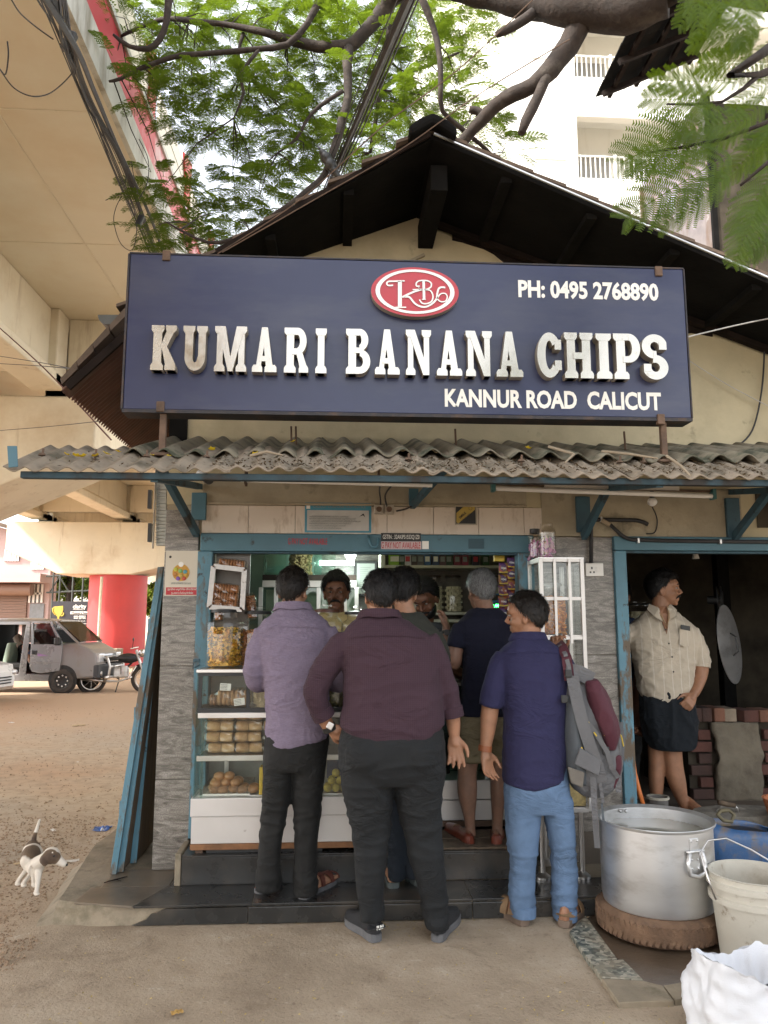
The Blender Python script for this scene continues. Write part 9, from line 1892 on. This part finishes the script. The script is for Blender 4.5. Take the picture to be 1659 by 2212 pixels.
for k in range(520):
    px, py = rnd.uniform(20,1500), rnd.uniform(2005,2230)
    if rnd.random() < .3: px, py = rnd.gauss(890,80), rnd.gauss(1995,10)
    p = atz(px,py,0); p.z = zg(p.x,p.y)+.002; s_ = rnd.uniform(.0025,.007); a = rnd.uniform(0,6); d1, d2 = V((math.cos(a),math.sin(a),.2))*s_, V((-math.sin(a),math.cos(a),0))*s_*.6; crumbs.add([p-d1,p-d2,p+d1,p+d2+V((0,0,s_*.4))],[(0,1,2,3)])
tag(crumbs.build('fallen_petals', mat('yellow_brown_petal',(.42,.31,.11),.8,var=.5,vs=40,bump=0)), kind='stuff')
def crumple(name, px, py, w_, h_, m, label, cat, z=None, rz=0, amp=.4):
    p = atz(px,py,-.055 if z is None else z); 
    if z is None: p.z = zg(p.x,p.y)
    mb = MB(); m_ = Matrix.Rotation(rz,3,'Z'); sd_ = px*.37
    mb.grid(lambda u, v: p+m_ @ V(((u-.5)*w_,(v-.5)*h_,.006+amp*min(w_,h_)*abs(noise.noise(V((u*3+sd_,v*3,1)))))), 7, 5); o = mb.build(name, m, None, label=label, cat=cat); q_ = o.modifiers.new('s','SOLIDIFY'); q_.thickness = .002; return o
crumple('snack_wrapper',221,1790,.12,.13,mat('blue_wrapper',(.03,.10,.36),.35,var=.5,vs=14,bump=0,dirt=((.6,.62,.66),9,.58,.64)),'crumpled blue and white wrapper lying by the platform edge','wrapper')
wpap = mat('scrap_paper',(.60,.57,.53),.8,var=.1,bump=0); tpap = mat('tan_scrap',(.48,.36,.22),.8,var=.2,bump=0)
crumple('paper_scrap',150,1862,.12,.05,wpap,'white paper scrap right under the nose of the puppy','paper scrap',rz=.3)
for k, (px, py, w_, m_, lb) in enumerate(((300,1648,.10,tpap,'tan scrap far out on the dirt near the shutter boards'),(305,1655,.07,tpap,''),(115,1792,.06,wpap,'white scrap on the dirt left of the shutter boards'),(245,1794,.05,wpap,''),(255,1809,.05,wpap,''),(168,1640,.03,wpap,'tiny white scrap on the dirt behind the puppy'),(40,1866,.06,tpap,'cream scrap on the gravel left of the puppy'),(340,1480,.2,wpap,''),(25,1555,.10,wpap,'small white scrap at the far left on orange dirt'),(170,1563,.2,tpap,'pale stick-like scrap on the orange dirt before the van'))):
    if lb: crumple('litter_scrap',px,py,w_,w_*.5,m_,lb,'litter scrap',rz=k*1.1)
crumple('fallen_leaf',382,2190,.045,.03,mat('ochre_leaf',(.42,.25,.07),.8,var=.2,bump=0),'single ochre leaf lying on the forecourt in the foreground','leaf',0.001,.4); crumple('fallen_leaf',482,2160,.035,.028,bpy.data.materials['ochre_leaf'],'curled ochre leaf lying on the forecourt left of centre','leaf',0.001,1.2) if False else None
MB().tube([atz(90,1915,-.04)+V((0,0,.01)),atz(200,1910,-.04)],.003,4) 
tb_ = MB().tube([atz(225,1999-92,.1),atz(250,1900,.1),atz(275,1893,.1)],[.003,.004,.002],5).tube([atz(250,1900,.1),atz(262,1903,.1)],.002,4).build('dry_twig', M['rafter'], None, label='small dark dry twig lying on the left end of the platform', cat='twig')
stick = MB().bar(atz(392//2+196,1865,.1),atz(440,1800,.1),.02,.008)
sp_ = MB().bar(at(408,1870,.2)-V((.62,0,0)),at(408,1840,.7)-V((.55,0,0)),.03,.012).build('wood_strip', M['woodraw'], None, label='thin wooden strip lying beside the leaning shutter boards', cat='wood strip')
